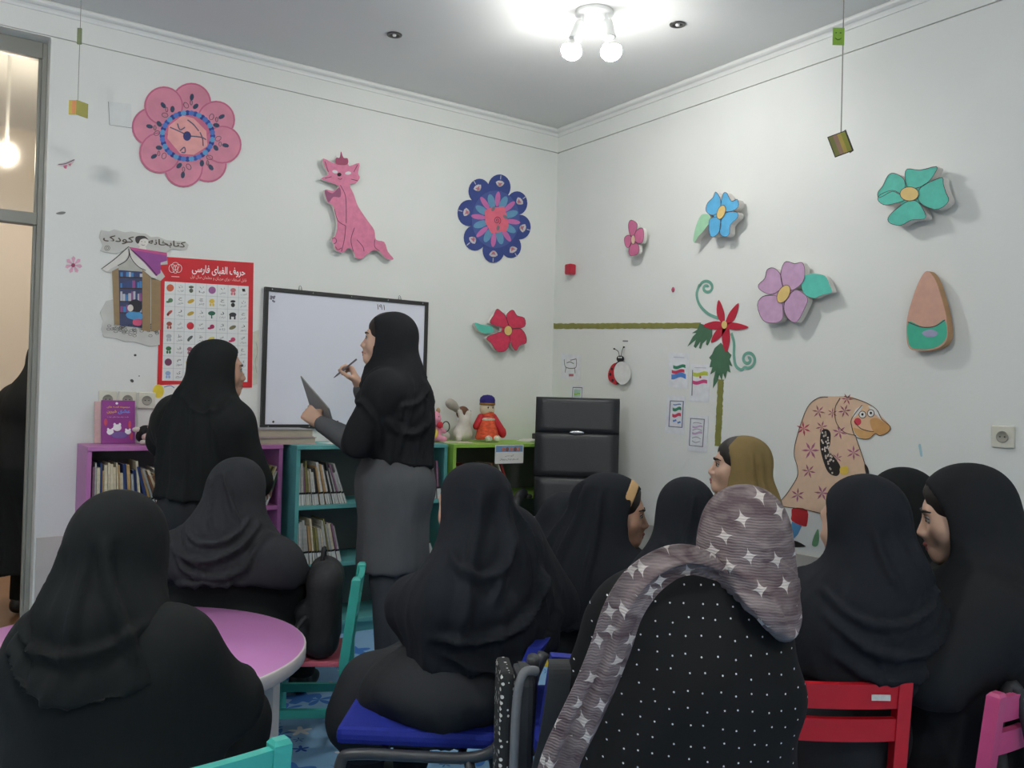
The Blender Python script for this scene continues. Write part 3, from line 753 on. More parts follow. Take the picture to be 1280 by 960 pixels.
# ================================================================ blue upholstered chairs on dark tubes
M_blue = mat('blue_upholstery', srgb(24, 42, 148), 0.7, 0.1, 60, bump=0.15, bscale=300)
M_tube = mat('dark_grey_tube', srgb(62, 64, 68), 0.4, 0.05, 10)
def tube_chair(loc, rz, label, bt=0.77):
    r = empty('visitor_chair', loc, rz, label, 'chair', 'blue upholstered tube chairs')
    MB().box(-0.215, 0.215, -0.19, 0.22, 0.385, 0.43, bev=0.016).build('seat', M_blue, r)
    mb = MB(); n = 8; vs = []
    for i in range(n+1):
        for j in range(n+1):
            u, v = -1+2*i/n, j/n; vs.append((u*0.205*(1-0.06*v), -0.215-0.075*v+0.03*u*u, 0.47+(bt-0.47)*v))
    nv = len(vs); vs += [(x_, y_-0.035, z_) for x_, y_, z_ in vs]
    idx = lambda i, j, b: i*(n+1)+j+b*nv
    fs = []
    for i in range(n):
        for j in range(n):
            fs.append((idx(i, j, 0), idx(i, j+1, 0), idx(i+1, j+1, 0), idx(i+1, j, 0))); fs.append((idx(i, j, 1), idx(i+1, j, 1), idx(i+1, j+1, 1), idx(i, j+1, 1)))
    for i in range(n):
        fs += [(idx(i, 0, 0), idx(i+1, 0, 0), idx(i+1, 0, 1), idx(i, 0, 1)), (idx(i+1, n, 0), idx(i, n, 0), idx(i, n, 1), idx(i+1, n, 1)),
               (idx(0, i+1, 0), idx(0, i, 0), idx(0, i, 1), idx(0, i+1, 1)), (idx(n, i, 0), idx(n, i+1, 0), idx(n, i+1, 1), idx(n, i, 1))]
    MB().add(vs, fs).build('backrest', M_blue, r, fixn=True)
    for s in (-1, 1):
        x_ = s*0.235
        MB().tube(smooth([(x_, 0.20, 0.0), (x_, 0.205, 0.20), (x_, 0.20, 0.345), (x_, 0.16, 0.372), (x_, 0.0, 0.372), (x_, -0.12, 0.374), (x_, -0.185, 0.40), (x_, -0.225, 0.47), (x_, -0.26, 0.47+(bt-0.47)*0.45), (x_, -0.30, bt)], 4, False), 0.015, 10).build('side_tube', M_tube, r)
        MB().tube([(x_, -0.12, 0.372), (x_, -0.19, 0.0)], 0.014, 10).build('rear_leg', M_tube, r)
    MB().cyl((-0.235, 0.1, 0.366), (0.235, 0.1, 0.366), 0.011).cyl((-0.235, -0.1, 0.366), (0.235, -0.1, 0.366), 0.011).build('cross_tube', M_tube, r)
    return r
tube_chair(LD(552, 2.42), away(-88), 'blue tube chair carrying the woman in the middle, seen from its side', 0.66).scale = (1, 1, 0.93)
tube_chair(LD(772, 2.30), away(-4), 'blue tube chair with a dotted grey backpack hung on its back', 0.66)

# ================================================================ black executive armchair
M_lea = mat('black_leatherette', srgb(30, 32, 37), 0.38, 0.08, 20, bump=0.1, bscale=200)
M_chr = mat('chrome', srgb(190, 192, 194), 0.2, 0.02, metal=0.9)
ec = LD(721, 4.72)
r = empty('executive_chair', ec, away(186), 'black leather high-back office armchair standing in the corner', 'chair')
def cushion(name, w, d0, d1, z0, z1, y0, y1, parent, seams=()):
    """padded panel leaning from (y0,z0) to (y1,z1), half width w, thickness d0..d1"""
    mb = MB(); nu, nv = 12, 12; vs = []
    for side in (0, 1):
        for i in range(nu+1):
            for j in range(nv+1):
                u, v = -1+2*i/nu, j/nv
                edge = min(1.0, (1-abs(u))*10+0.2)**0.5*min(1.0, min(v, 1-v)*20+0.45)**0.5
                t = (d0+(d1-d0)*v)*(0.35+0.65*edge)
                for sv in seams: t -= 0.012*math.exp(-((v-sv)/0.03)**2)
                vs.append((u*w, y0+(y1-y0)*v+(t if side == 0 else -t*0.3), z0+(z1-z0)*v))
    n1 = (nu+1)*(nv+1); I = lambda s_, i, j: s_*n1+i*(nv+1)+j; fs = []
    for i in range(nu):
        for j in range(nv): fs += [(I(0, i, j), I(0, i, j+1), I(0, i+1, j+1), I(0, i+1, j)), (I(1, i, j), I(1, i+1, j), I(1, i+1, j+1), I(1, i, j+1))]
    for i in range(nu): fs += [(I(0, i, 0), I(0, i+1, 0), I(1, i+1, 0), I(1, i, 0)), (I(0, i+1, nv), I(0, i, nv), I(1, i, nv), I(1, i+1, nv))]
    for j in range(nv): fs += [(I(0, 0, j+1), I(0, 0, j), I(1, 0, j), I(1, 0, j+1)), (I(0, nu, j), I(0, nu, j+1), I(1, nu, j+1), I(1, nu, j))]
    mb.add(vs, fs, 0, True); return mb.build(name, M_lea, parent, fixn=True)
cushion('lower_back', 0.235, 0.07, 0.06, 0.52, 0.802, -0.22, -0.25, r)
cushion('middle_back', 0.238, 0.06, 0.055, 0.798, 1.052, -0.25, -0.275, r)
hb = cushion('head_cushion', 0.238, 0.055, 0.05, 1.048, 1.25, -0.275, -0.295, r)
MB().ell((0, -0.222, 1.052), (0.045, 0.008, 0.012), 14).build('chrome_badge', M_chr, hb)
MB().box(-0.24, 0.24, -0.325, -0.285, 0.52, 1.245, bev=0.012).build('back_shell', M_lea, r)
blob('seat', [('e', (0, 0.03, 0.475), (0.27, 0.30, 0.075), 0.03, None), CUT((0, 0, 0.445), (0, 0, -1), 0.02)], 0.015, M_lea, r)
MB().box(-0.25, 0.25, -0.23, 0.28, 0.415, 0.455, bev=0.015).build('seat_base', M_lea, r)
for s in (-1, 1):
    MB().tube(smooth([(s*0.25, 0.20, 0.43), (s*0.295, 0.225, 0.50), (s*0.305, 0.20, 0.60), (s*0.30, 0.12, 0.685), (s*0.29, -0.05, 0.70), (s*0.26, -0.24, 0.68)], 5, False), 0.016, 8).build('arm_tube', M_chr, r)
    MB().tube(smooth([(s*0.306, 0.195, 0.605), (s*0.302, 0.13, 0.69), (s*0.292, 0.0, 0.712), (s*0.285, -0.12, 0.712)], 5, False), [0.026]*16, 10).build('arm_pad', M_lea, r)
MB().cyl((0, 0, 0.10), (0, 0, 0.42), 0.03).build('gas_column', M_chr, r)
for k in range(5):
    a = 2*math.pi*k/5+0.3; e = (0.28*math.cos(a), 0.28*math.sin(a), 0.075)
    l = MB().tube([(0, 0, 0.11), e], [0.028, 0.018], 8).build('base_leg', M_dark, r)
    MB().cyl((e[0]-0.012*math.sin(a), e[1]+0.012*math.cos(a), 0.03), (e[0]+0.012*math.sin(a), e[1]-0.012*math.cos(a), 0.03), 0.03).build('castor', M_dark, l)
v_, q_ = nets([E((0, 0.08, 0.558), (0.21, 0.19, 0.018), 0.02), C((0.05, -0.12, 0.57), (0.22, -0.02, 0.585), 0.016, 0.014, 0.03)], 0.01)
o = mesh_of('seat_cushion', wrinkle(v_, _normals(v_, q_), 0.004, 4, 40, (1, 1, 1)), q_, mat('grey_fur_cloth', srgb(128, 120, 116), 0.9, 0.2, 40, bump=0.4, bscale=150))
o.location = r.location; o.rotation_euler = r.rotation_euler
tag(o, 'flat grey crumpled seat cushion lying on the black armchair', 'cushion')
# ================================================================ people
def cloth(name, col, sheen=0.25, rough=0.9, bump=0.25):
    return mat(name, srgb(*col), rough, 0.18, 5, bump=bump, bscale=22, sheen=0, stretch=(1, 1, 0.5), spec=0.25)
M_black = cloth('black_cloth', (31, 33, 36))
M_black2 = cloth('black_crepe', (24, 27, 28))
M_navy = cloth('blue_black_cloth', (29, 32, 38))
M_charc = cloth('charcoal_cloth', (44, 46, 50))
M_greyc = cloth('grey_coat_cloth', (88, 90, 94))
M_trous = cloth('slate_trousers', (72, 76, 82))
M_khaki = cloth('khaki_cloth', (138, 118, 78))
M_skin = mat('skin', srgb(206, 168, 146), 0.5, 0.06, 25, spec=0.4)
M_skin2 = mat('skin_tan', srgb(186, 146, 124), 0.5, 0.06, 25, spec=0.4)
M_lip = mat('lips', srgb(160, 92, 88), 0.45, 0.05)
M_hair = mat('dark_hair', srgb(30, 24, 22), 0.5, 0.3, 80, stretch=(4, 4, 0.5))
M_eyew = mat('eye_white', srgb(170, 162, 156), 0.4, 0)
M_iris = mat('iris_brown', srgb(40, 26, 20), 0.25, 0)
M_shoe = mat('black_shoe', srgb(24, 24, 26), 0.45, 0.05)

def rot3(yaw=0.0, pitch=0.0, roll=0.0):
    """head / hand turn: yaw about z (positive = to own left), pitch about x (positive = up), roll about y"""
    return np.array((Matrix.Rotation(yaw, 3, 'Z') @ Matrix.Rotation(pitch, 3, 'X') @ Matrix.Rotation(roll, 3, 'Y')))
def xf(ops, T, Rm, s=1.0):
    T = np.array(T, float); Rm = np.array(Rm, float); f = lambda p: tuple(T+s*(Rm @ np.array(p, float)))
    out = []
    for o in ops:
        if o[0] == 'c': out.append(('c', f(o[1]), f(o[2]), o[3]*s, o[4]*s, o[5]*s))
        elif o[0] == 'e': out.append(('e', f(o[1]), tuple(np.array(o[2])*s), o[3]*s, Rm if o[4] is None else Rm @ np.array(o[4])))
        elif o[0] == 's': out.append(('s', xf([o[1]], T, Rm, s)[0], o[2]*s))
        else: out.append(('p', f(o[1]), tuple(Rm @ np.array(o[2], float)), o[3]*s))
    return out
HEAD = [E((0, -0.015, 0.035), (0.074, 0.094, 0.084)), E((0, 0.028, -0.03), (0.060, 0.062, 0.082), 0.03),
        C((-0.042, 0.0, -0.062), (0, 0.062, -0.092), 0.026, 0.020, 0.03), C((0.042, 0.0, -0.062), (0, 0.062, -0.092), 0.026, 0.020, 0.03),
        E((0, 0.080, -0.097), (0.021, 0.017, 0.016), 0.02), C((-0.034, 0.072, 0.026), (0.034, 0.072, 0.026), 0.013, None, 0.025),
        E((0.036, 0.056, -0.028), (0.026, 0.024, 0.028), 0.03), E((-0.036, 0.056, -0.028), (0.026, 0.024, 0.028), 0.03),
        SUB(E((0.032, 0.098, 0.004), (0.019, 0.014, 0.012)), 0.014), SUB(E((-0.032, 0.098, 0.004), (0.019, 0.014, 0.012)), 0.014),
        C((0, 0.082, 0.014), (0, 0.108, -0.030), 0.0075, 0.0105, 0.014), E((0.011, 0.097, -0.036), (0.009, 0.011, 0.007), 0.008), E((-0.011, 0.097, -0.036), (0.009, 0.011, 0.007), 0.008),
        C((0, 0.090, -0.052), (0, 0.090, -0.078), 0.012, 0.010, 0.02),
        C((-0.020, 0.078, -0.065), (0, 0.094, -0.0615), 0.004, 0.0065, 0.008), C((0.020, 0.078, -0.065), (0, 0.094, -0.0615), 0.004, 0.0065, 0.008),
        C((-0.018, 0.076, -0.070), (0, 0.090, -0.0745), 0.005, 0.0075, 0.008), C((0.018, 0.076, -0.070), (0, 0.090, -0.0745), 0.005, 0.0075, 0.008),
        SUB(C((-0.022, 0.090, -0.0678), (0.022, 0.090, -0.0678), 0.0016), 0.004),
        E((0.074, -0.012, -0.012), (0.008, 0.018, 0.030), 0.01), E((-0.074, -0.012, -0.012), (0.008, 0.018, 0.030), 0.01),
        C((0, -0.022, -0.055), (0, -0.040, -0.20), 0.050, 0.054, 0.04)]
LIPS = [C((-0.017, 0.0850, -0.0655), (0, 0.1025, -0.0618), 0.0035, 0.0062, 0.004), C((0.017, 0.0850, -0.0655), (0, 0.1025, -0.0618), 0.0035, 0.0062, 0.004),
        C((-0.0155, 0.0835, -0.0700), (0, 0.0985, -0.0742), 0.0045, 0.0072, 0.003), C((0.0155, 0.0835, -0.0700), (0, 0.0985, -0.0742), 0.0045, 0.0072, 0.003)]
def hand_ops(curl=(0.35, 0.4, 0.35), side=1, thumb=0.0, spread=0.0):
    """wrist at the origin, fingers along +y, palm towards -z, thumb on the side*+x side"""
    ops = [C((0, -0.05, 0), (0, 0.012, 0), 0.024, 0.024, 0.02)]
    for i, (x_, L_) in enumerate(((0.030, 0.072), (0.010, 0.080), (-0.011, 0.074), (-0.030, 0.058))):
        x_ *= side
        ops.append(C((x_*0.55, 0.008, 0), (x_, 0.084-0.006*(i == 3), 0.002), 0.016, 0.0115, 0.016))
        p = np.array((x_, 0.086-0.006*(i == 3), 0.002)); a = 0.0
        for j, fr in enumerate((0.45, 0.31, 0.24)):
            a += curl[j]*(1+0.12*i); q = p+L_*fr*np.array((x_*spread*4, math.cos(a), -math.sin(a)))
            ops.append(C(tuple(p), tuple(q), 0.0092-0.001*j, 0.0084-0.001*j, 0.003)); p = q
    t0 = np.array((0.022*side, 0.022, -0.006)); t1 = np.array((0.048*side, 0.050, -0.020-0.012*thumb)); t2 = np.array(((0.050-0.020*thumb)*side, 0.080, -0.034-0.014*thumb)); t3 = np.array(((0.046-0.035*thumb)*side, 0.102, -0.044-0.014*thumb))
    ops += [C(tuple(t0), tuple(t1), 0.015, 0.0115, 0.014), C(tuple(t1), tuple(t2), 0.0112, 0.0095, 0.004), C(tuple(t2), tuple(t3), 0.0094, 0.0078, 0.003)]
    return ops
def lookrot(fwd, up=(0, 0, 1)):
    """matrix whose y axis is fwd and z axis near up"""
    y_ = np.array(fwd, float); y_ /= np.linalg.norm(y_); z_ = np.array(up, float); z_ -= y_*(z_ @ y_); z_ /= np.linalg.norm(z_)
    return np.stack([np.cross(y_, z_), y_, z_], 1)
def join_parts(name, parts, m_, parent):
    V = []; Q = []; o = 0
    for v, q in parts: V.append(v); Q.append(q+o); o += len(v)
    return mesh_of(name, np.concatenate(V), np.concatenate(Q), m_, parent)
def arcs(kind, cx, cy, r, *a):
    """fold guide lines round the back of a figure; th = 0 straight behind, positive to the viewer's right"""
    P = lambda th, z, rr=r: (cx+rr*math.sin(th), cy-rr*math.cos(th), z)
    if kind == 'sw':                                    # hanging swag between two angles
        th0, th1, z0, zm, z1, amp, w_ = a
        return ([P(th0+(th1-th0)*t, z0*(1-t)**2+z1*t**2+2*t*(1-t)*(2*zm-(z0+z1)/2)) for t in (0, 0.25, 0.5, 0.75, 1)], amp, w_)
    th0, th1, z0, z1, amp, w_ = a                       # falling fold
    return ([P(th0+(th1-th0)*t, z0+(z1-z0)*t, r*(0.6+0.4*t)) for t in (0, 0.33, 0.66, 1)], amp, w_)

def person(label, hip, rz, hipz, head, hyaw=0.0, hpitch=0.0, hroll=0.0, S=1.0, mats=None, face=True, standing=False, hem=None, hemtilt=(0, 0),
           arms=None, shw=0.165, shdrop=0.20, folds=(), ropen=1.0, hood=1.0, hair=None, head_h=0.0045, coat=True, skin=None, flare=0.0, legs=None, seed=1,
           hood_back=0.0, wr=0.004, cape_arm=0.75, hands=True, capeR=1.0, pants=None, coat_hem=None, extra_cape=(), extra_coat=(), hood_extra=(), chest_up=0.0, band=False, leg_drop=None, dr=0.016):
    """hip: ground point under the hips; head: world centre of the head; everything else in the figure's own frame (faces +y)"""
    mats = dict({'hijab': M_black, 'coat': M_charc, 'pants': M_charc}, **(mats or {})); skin = skin or M_skin
    root = empty('person', hip, rz, label, 'person')
    Mi = np.array(Matrix.Rotation(-rz, 3, 'Z'))
    loc = lambda p: Mi @ (np.array(p, float)-np.array(hip, float))
    H = loc(head); RH = rot3(hyaw, hpitch, hroll); A = np.array
    HP = A((0, 0, hipz)); base = H+RH @ A((0, -0.04, -0.12))*S
    NK = A((base[0]*0.9, base[1]-0.015, H[2]-0.185*S))
    CH = HP+(NK-HP)*0.66+A((0, 0, 0.0)); SHm = NK+A((0, 0.0, -(shdrop-0.185)*S))
    SHL, SHR = SHm+A((-shw*S, 0, -0.03)), SHm+A((shw*S, 0, -0.03))
    if arms is None: arms = {}
    eL = A(arms.get('eL', SHL+A((-0.05, 0.08, -0.25*S)))); eR = A(arms.get('eR', SHR+A((0.05, 0.08, -0.25*S))))
    wL = A(arms.get('wL', eL+A((0.09, 0.20*S, -0.03)))); wR = A(arms.get('wR', eR+A((-0.09, 0.20*S, -0.03))))
    if legs is None:
        if standing: legs = [((-0.085, 0.0, hipz*0.53), (-0.085, -0.02, 0.09)), ((0.085, 0.0, hipz*0.53), (0.085, -0.02, 0.09))]
        else: legs = [((-0.10, 0.38*S, hipz+0.03), (-0.10, 0.40*S, 0.09)), ((0.10, 0.38*S, hipz+0.03), (0.10, 0.40*S, 0.09))]
    # ---- body: one mesh (head, trunk, limbs, hands)
    bops = [E(tuple(HP), (0.15*S, 0.12*S, 0.12*S), 0.05), C(tuple(HP), tuple(CH), 0.115*S, 0.12*S, 0.06), E(tuple(CH), (0.15*S, 0.10*S, 0.16*S), 0.05),
            C(tuple(SHL), tuple(SHR), 0.05*S, None, 0.05), C(tuple(NK+A((0, 0, -0.04))), tuple(base), 0.055, 0.05, 0.04)]
    for sh, el, wr_ in ((SHL, eL, wL), (SHR, eR, wR)): bops += [C(tuple(sh), tuple(el), 0.045*S, 0.036*S, 0.03), C(tuple(el), tuple(wr_), 0.036*S, 0.024, 0.02)]
    for i, (kn, an) in enumerate(legs):
        h0 = HP+A(((-0.08, 0.08)[i], 0, -0.02)); bops += [C(tuple(h0), kn, 0.08*S, 0.052*S, 0.04), C(kn, an, 0.052*S, 0.035, 0.02)]
    parts = [nets(bops, 0.022), nets(xf(HEAD, H, RH, S), head_h if face else 0.009)]
    if hands:
        for key, wr_, el, sd in (('hL', wL, eL, 1), ('hR', wR, eR, -1)):
            hs = arms.get(key, {}); Rm = hs.get('R', lookrot(wr_-el+A((0, 0, -0.05)), (0, 0, 1)))
            parts.append(nets(xf(hand_ops(hs.get('curl', (0.3, 0.35, 0.3)), sd*hs.get('flip', 1), hs.get('thumb', 0.2)), wr_, Rm, 0.95*S), 0.0042 if hs else 0.006))
    body = join_parts('body', parts, skin, root)
    if face:
        for s_ in (-1, 1):
            e = MB().ell((0, 0, 0), (0.0118*S,)*3, 14, 0)
            e.ell(tuple(RH @ A((0, 0.0062*S, -0.0005))), tuple([0.0072*S]*3), 12, 1)
            e.build('eye', [M_eyew, M_iris], body, H+RH @ A((s_*0.031, 0.0770, 0.003))*S)
            mb = MB(); mb.tube([H+RH @ (A((s_*x_, y_, z_))*S) for x_, y_, z_ in ((0.013, 0.0925, 0.0225), (0.025, 0.0925, 0.0275), (0.040, 0.0855, 0.0275), (0.052, 0.0730, 0.0225))], [0.0032, 0.004, 0.0036, 0.0018], 6); mb.build('eyebrow', M_hair, body)
            mb = MB(); mb.tube([H+RH @ (A((s_*x_, y_, z_))*S) for x_, y_, z_ in ((0.018, 0.0870, 0.0065), (0.027, 0.0905, 0.0125), (0.038, 0.0880, 0.0115), (0.046, 0.0805, 0.0055))], 0.0016, 5); mb.build('eyelash', M_hair, body)
        blob('lips', xf(LIPS, H, RH, S), 0.0022, M_lip, body, relax=1)
    if hair:
        blob('hair', xf([E((0, -0.012, 0.037), (0.081, 0.100, 0.092)), SUB(E((0, 0.125, hair[0]), (0.060, 0.075, 0.115)), 0.012), CUT((0, -0.03, 0), (0, -1, 0)), CUT((0, 0, hair[1]), (0, -0.35, -1))], H, RH, S), 0.005, M_hair, root)
    if band:
        blob('headband', xf([E((0, -0.010, 0.038), (0.0845, 0.1035, 0.096)), CUT((0, 0.048, 0.06), (0, 0.97, -0.25), 0.002), CUT((0, 0.012, 0.06), (0, -0.97, 0.25), 0.002), CUT((0, 0, -0.03), (0, 0, -1))], H, RH, S), 0.004, mat('beige_band', srgb(196, 160, 112), 0.8, 0.05), root)
    # ---- headscarf with its shoulder cape
    hs = hood*S
    hood_ops = xf([E((0, -0.014-hood_back*0.5, 0.036), (0.088, 0.108+hood_back*0.5, 0.098), 0.03), E((0, 0.004, -0.04), (0.083, 0.092, 0.092), 0.05),
                   C((0, -0.03-hood_back, -0.03), (0, -0.055-hood_back, -0.13), 0.088, 0.098, 0.05), C((0, 0.018, -0.10), (0, 0.010, -0.17), 0.066, 0.09, 0.05)], H, RH, hs)
    hood_ops += list(hood_extra)
    cape = hood_ops+([] if capeR < 0.7 else [C(tuple(base+A((0, 0, 0.0))), tuple(SHm+A((0, -0.01, -0.02))), 0.080*hs, 0.100*S, 0.06),
                     C(tuple(SHL), tuple(SHR), 0.078*S*capeR, None, 0.07), E(tuple(CH+A((0, -0.01, 0.02))), (0.185*S*capeR, 0.142*S*capeR, 0.22*S), 0.08),
                     C(tuple(CH), tuple(HP+A((0, -0.02, 0.02))), 0.15*S*capeR, (0.165+flare)*S, 0.08)])
    for sh, el in (() if capeR < 0.7 else ((SHL, eL), (SHR, eR))): cape.append(C(tuple(sh), tuple(sh+(el-sh)*cape_arm), 0.075*S*capeR, (0.072+flare*0.4)*S, 0.06))
    cape += list(extra_cape)
    if hem is not None: cape.append(CUT((0, 0, hem), (hemtilt[0], hemtilt[1], -1.0), 0.012))
    cut_face = xf([SUB(E((0, 0.122*ropen, -0.004), (0.13, 0.088, 0.108)), 0.010), SUB(E((0, 0.124*ropen, -0.064), (0.12, 0.080, 0.058)), 0.012)], H, RH, S)
    if not face: cut_face = xf([SUB(E((0, 0.128, -0.004), (0.13, 0.088, 0.108)), 0.012)], H, RH, S)
    cape += cut_face
    fl = [arcs(f[0], SHm[0], SHm[1], 0.16*S, *f[1:]) if isinstance(f[0], str) else f for f in folds]
    fl = [(p_, a_*1.7, w_*0.8) for p_, a_, w_ in fl]
    v, Q = nets(cape, 0.0095)
    if fl: v = fold(v, _normals(v, Q), cape, [(p_, a_*1.25, w_*0.85) for p_, a_, w_ in fl])
    zb = hem if hem is not None and hem > 0.2 else H[2]-0.6
    v = drape(v, _normals(v, Q), SHm[0], SHm[1], H[2]-0.03, min(zb, H[2]-0.2), dr, seed)
    v = wrinkle(v, _normals(v, Q), wr, seed, 17.0); mesh_of('headscarf', v, Q, mats['hijab'], root)
    # ---- coat
    if coat:
        co = [E(tuple(HP+A((0, -0.01, 0.0))), (0.185*S, 0.165*S, 0.15*S), 0.06), C(tuple(HP), tuple(CH), 0.145*S, 0.135*S, 0.06), C(tuple(SHL), tuple(SHR), 0.062*S, None, 0.05)]
        for sh, el, wr_ in ((SHL, eL, wL), (SHR, eR, wR)):
            cuff = wr_+(el-wr_)*0.12
            co += [C(tuple(sh), tuple(el), 0.062*S, 0.056*S, 0.04), C(tuple(el), tuple(cuff), 0.056*S, 0.042*S, 0.03)]
        if standing:
            ch = coat_hem if coat_hem is not None else hipz*0.45
            co += [C(tuple(HP), (0, 0.0, ch+0.02), 0.16*S, 0.165*S, 0.06), C((-0.07, 0, hipz-0.1), (-0.075, 0, ch), 0.11*S, 0.12*S, 0.05), C((0.07, 0, hipz-0.1), (0.075, 0, ch), 0.11*S, 0.12*S, 0.05), CUT((0, 0, ch), (0, 0, -1), 0.01)]
        else:
            k0, k1 = A(legs[0][0]), A(legs[1][0]); km = (k0+k1)/2; am = (A(legs[0][1])+A(legs[1][1]))/2
            ld = leg_drop if leg_drop is not None else 0.16
            co += [C(tuple(HP+A((-0.07, 0, -0.02))), tuple(k0), 0.115*S, 0.085*S, 0.06), C(tuple(HP+A((0.07, 0, -0.02))), tuple(k1), 0.115*S, 0.085*S, 0.06), C(tuple(HP), tuple(km), 0.11*S, 0.08*S, 0.06),
                   C(tuple(k0), tuple(k0+(A(legs[0][1])-k0)*0.7), 0.082*S, 0.075*S, 0.05), C(tuple(k1), tuple(k1+(A(legs[1][1])-k1)*0.7), 0.082*S, 0.075*S, 0.05), CUT((0, 0, ld), (0, 0, -1), 0.01)]
        co += list(extra_coat)
        v, Q = nets(co, 0.0135); v = drape(v, _normals(v, Q), HP[0], HP[1], NK[2]-0.1, (coat_hem or 0.3) if standing else 0.2, 0.014 if standing else 0.012, seed+3)
        mesh_of('coat', wrinkle(v, _normals(v, Q), wr*0.9, seed+7, 13.0), Q, mats['coat'], root)
    # ---- trousers and shoes
    pt = []
    for i, (kn, an) in enumerate(legs):
        h0 = HP+A(((-0.08, 0.08)[i], 0, -0.06)); an = A(an, float) if False else np.array(an, float)
        pt += [C(tuple(h0), kn, 0.092*S, 0.066*S, 0.05), C(kn, tuple(an+A((0, 0, 0.0))), 0.066*S, 0.058*S, 0.04)]
    tr = blob('trousers', pt+[CUT((0, 0, 0.07), (0, 0, -1), 0.006)], 0.014, mats['pants'], root, None, 0.003, seed+9)
    for kn, an in legs:
        an = np.array(an, float); d = np.array((0, 1, 0))
        blob('shoe', [E((an[0], an[1]+0.055, 0.035), (0.043, 0.115, 0.036), 0.02), E((an[0], an[1]-0.01, 0.055), (0.042, 0.05, 0.05), 0.02), CUT((0, 0, 0.002), (0, 0, -1), 0.004)], 0.010, M_shoe, root)
    return root

HD = lambda px, py, dep: at_depth(px, py, dep)
PI = math.pi
# --- teacher at the whiteboard
hipT = LD(497, 3.88)
TE = person('standing woman in black headscarf and grey coat writing on a grey clipboard', hipT, away(-78), 0.84, HD(483, 425, 3.86), hyaw=R(10), hpitch=R(2), S=0.97,
       mats={'hijab': M_black, 'coat': M_greyc, 'pants': M_trous}, standing=True, hem=0.955, hemtilt=(0, 0.18), coat_hem=0.47, hair=(-0.035, -0.02), seed=3, ropen=0.90, hood_back=0.02,
       arms={'eL': (-0.21, 0.10, 1.03), 'wL': (-0.13, 0.315, 1.115), 'eR': (0.19, 0.15, 1.06), 'wR': (0.10, 0.225, 1.285),
             'hL': {'R': lookrot((0.25, 0.8, 0.50), (-0.85, 0.1, 0.5)), 'curl': (0.75, 0.8, 0.5), 'thumb': 0.6}, 'hR': {'R': lookrot((-0.05, 0.45, 0.9), (0.35, -0.75, 0.4)), 'curl': (0.75, 0.9, 0.6), 'thumb': 1.0}},
       cape_arm=1.0, capeR=1.04, folds=[('sw', -1.9, 0.2, 1.30, 1.20, 1.36, 0.012, 0.02), ('sw', -1.8, 0.4, 1.22, 1.08, 1.30, 0.012, 0.025), ('fa', -0.9, -1.1, 1.30, 0.98, 0.012, 0.022), ('fa', -0.2, -0.3, 1.30, 0.98, 0.012, 0.022), ('fa', -1.7, -1.6, 1.3, 1.0, 0.012, 0.02)])
# --- standing girl by the purple bookcase
person('standing girl in black headscarf and grey coat by the alphabet poster, looking right', LD(258, 3.62), away(18), 0.75, HD(274, 462, 3.62), hyaw=R(-40), hpitch=R(-3), S=0.95,
       mats={'hijab': M_black2, 'coat': M_charc, 'pants': M_charc}, standing=True, hem=0.80, hemtilt=(-0.05, 0.0), coat_hem=0.38, seed=5, skin=M_skin2, flare=0.03, capeR=1.0, shw=0.15, hood_back=0.015, cape_arm=1.0,
       arms={'eL': (-0.24, 0.05, 1.02), 'wL': (-0.22, 0.20, 1.14)}, extra_cape=[C((-0.15, 0, 1.14), (-0.265, 0.06, 1.09), 0.075, 0.045, 0.05), C((-0.265, 0.06, 1.12), (-0.26, 0.10, 1.06), 0.045, 0.045, 0.03)],
       folds=[('fa', 0.2, 0.5, 1.28, 0.86, 0.010, 0.025), ('fa', -0.6, -0.9, 1.26, 0.86, 0.012, 0.025), ('fa', 0.9, 1.0, 1.2, 0.86, 0.010, 0.02), ('sw', -0.2, 1.5, 1.24, 1.16, 1.24, 0.008, 0.02)])
# --- woman nearest on the left, at the lilac table
person('seated woman in black chador with her back turned, nearest on the left', LD(152, 1.80), away(6), 0.40, HD(153, 692, 1.86), hyaw=R(-3), hpitch=R(-10), S=1.0,
       mats={'hijab': M_black2, 'coat': M_black2, 'pants': M_black2}, face=False, hem=0.765, hemtilt=(-0.10, 0.7), seed=11, capeR=0.98, shw=0.13, flare=0.0, wr=0.004, hood_back=0.022, shdrop=0.225, leg_drop=0.03,
       arms={'eL': (-0.27, 0.12, 0.565), 'wL': (-0.16, 0.34, 0.555), 'eR': (0.205, 0.10, 0.58), 'wR': (0.10, 0.26, 0.565)}, cape_arm=0.35,
       extra_coat=[C((-0.115, 0.0, 0.715), (0.115, 0.0, 0.715), 0.085, None, 0.06), C((-0.13, 0.01, 0.69), (-0.26, 0.10, 0.575), 0.085, 0.062, 0.06), C((0.13, 0.01, 0.69), (0.20, 0.09, 0.58), 0.085, 0.062, 0.06),
                   E((0, 0.0, 0.55), (0.215, 0.145, 0.22), 0.08), E((0.0, 0.0, 0.32), (0.225, 0.18, 0.27), 0.08), E((-0.13, 0.06, 0.34), (0.15, 0.15, 0.2), 0.08), C((0.205, 0.10, 0.58), (0.16, 0.25, 0.565), 0.058, 0.050, 0.03)],
       folds=[('fa', -0.9, -0.25, 0.93, 0.68, 0.012, 0.02), ('fa', 0.55, 0.95, 0.95, 0.72, 0.016, 0.02), ('fa', 0.1, 0.15, 0.93, 0.68, 0.010, 0.018), ('sw', -1.2, 1.2, 0.80, 0.74, 0.80, 0.010, 0.018)])
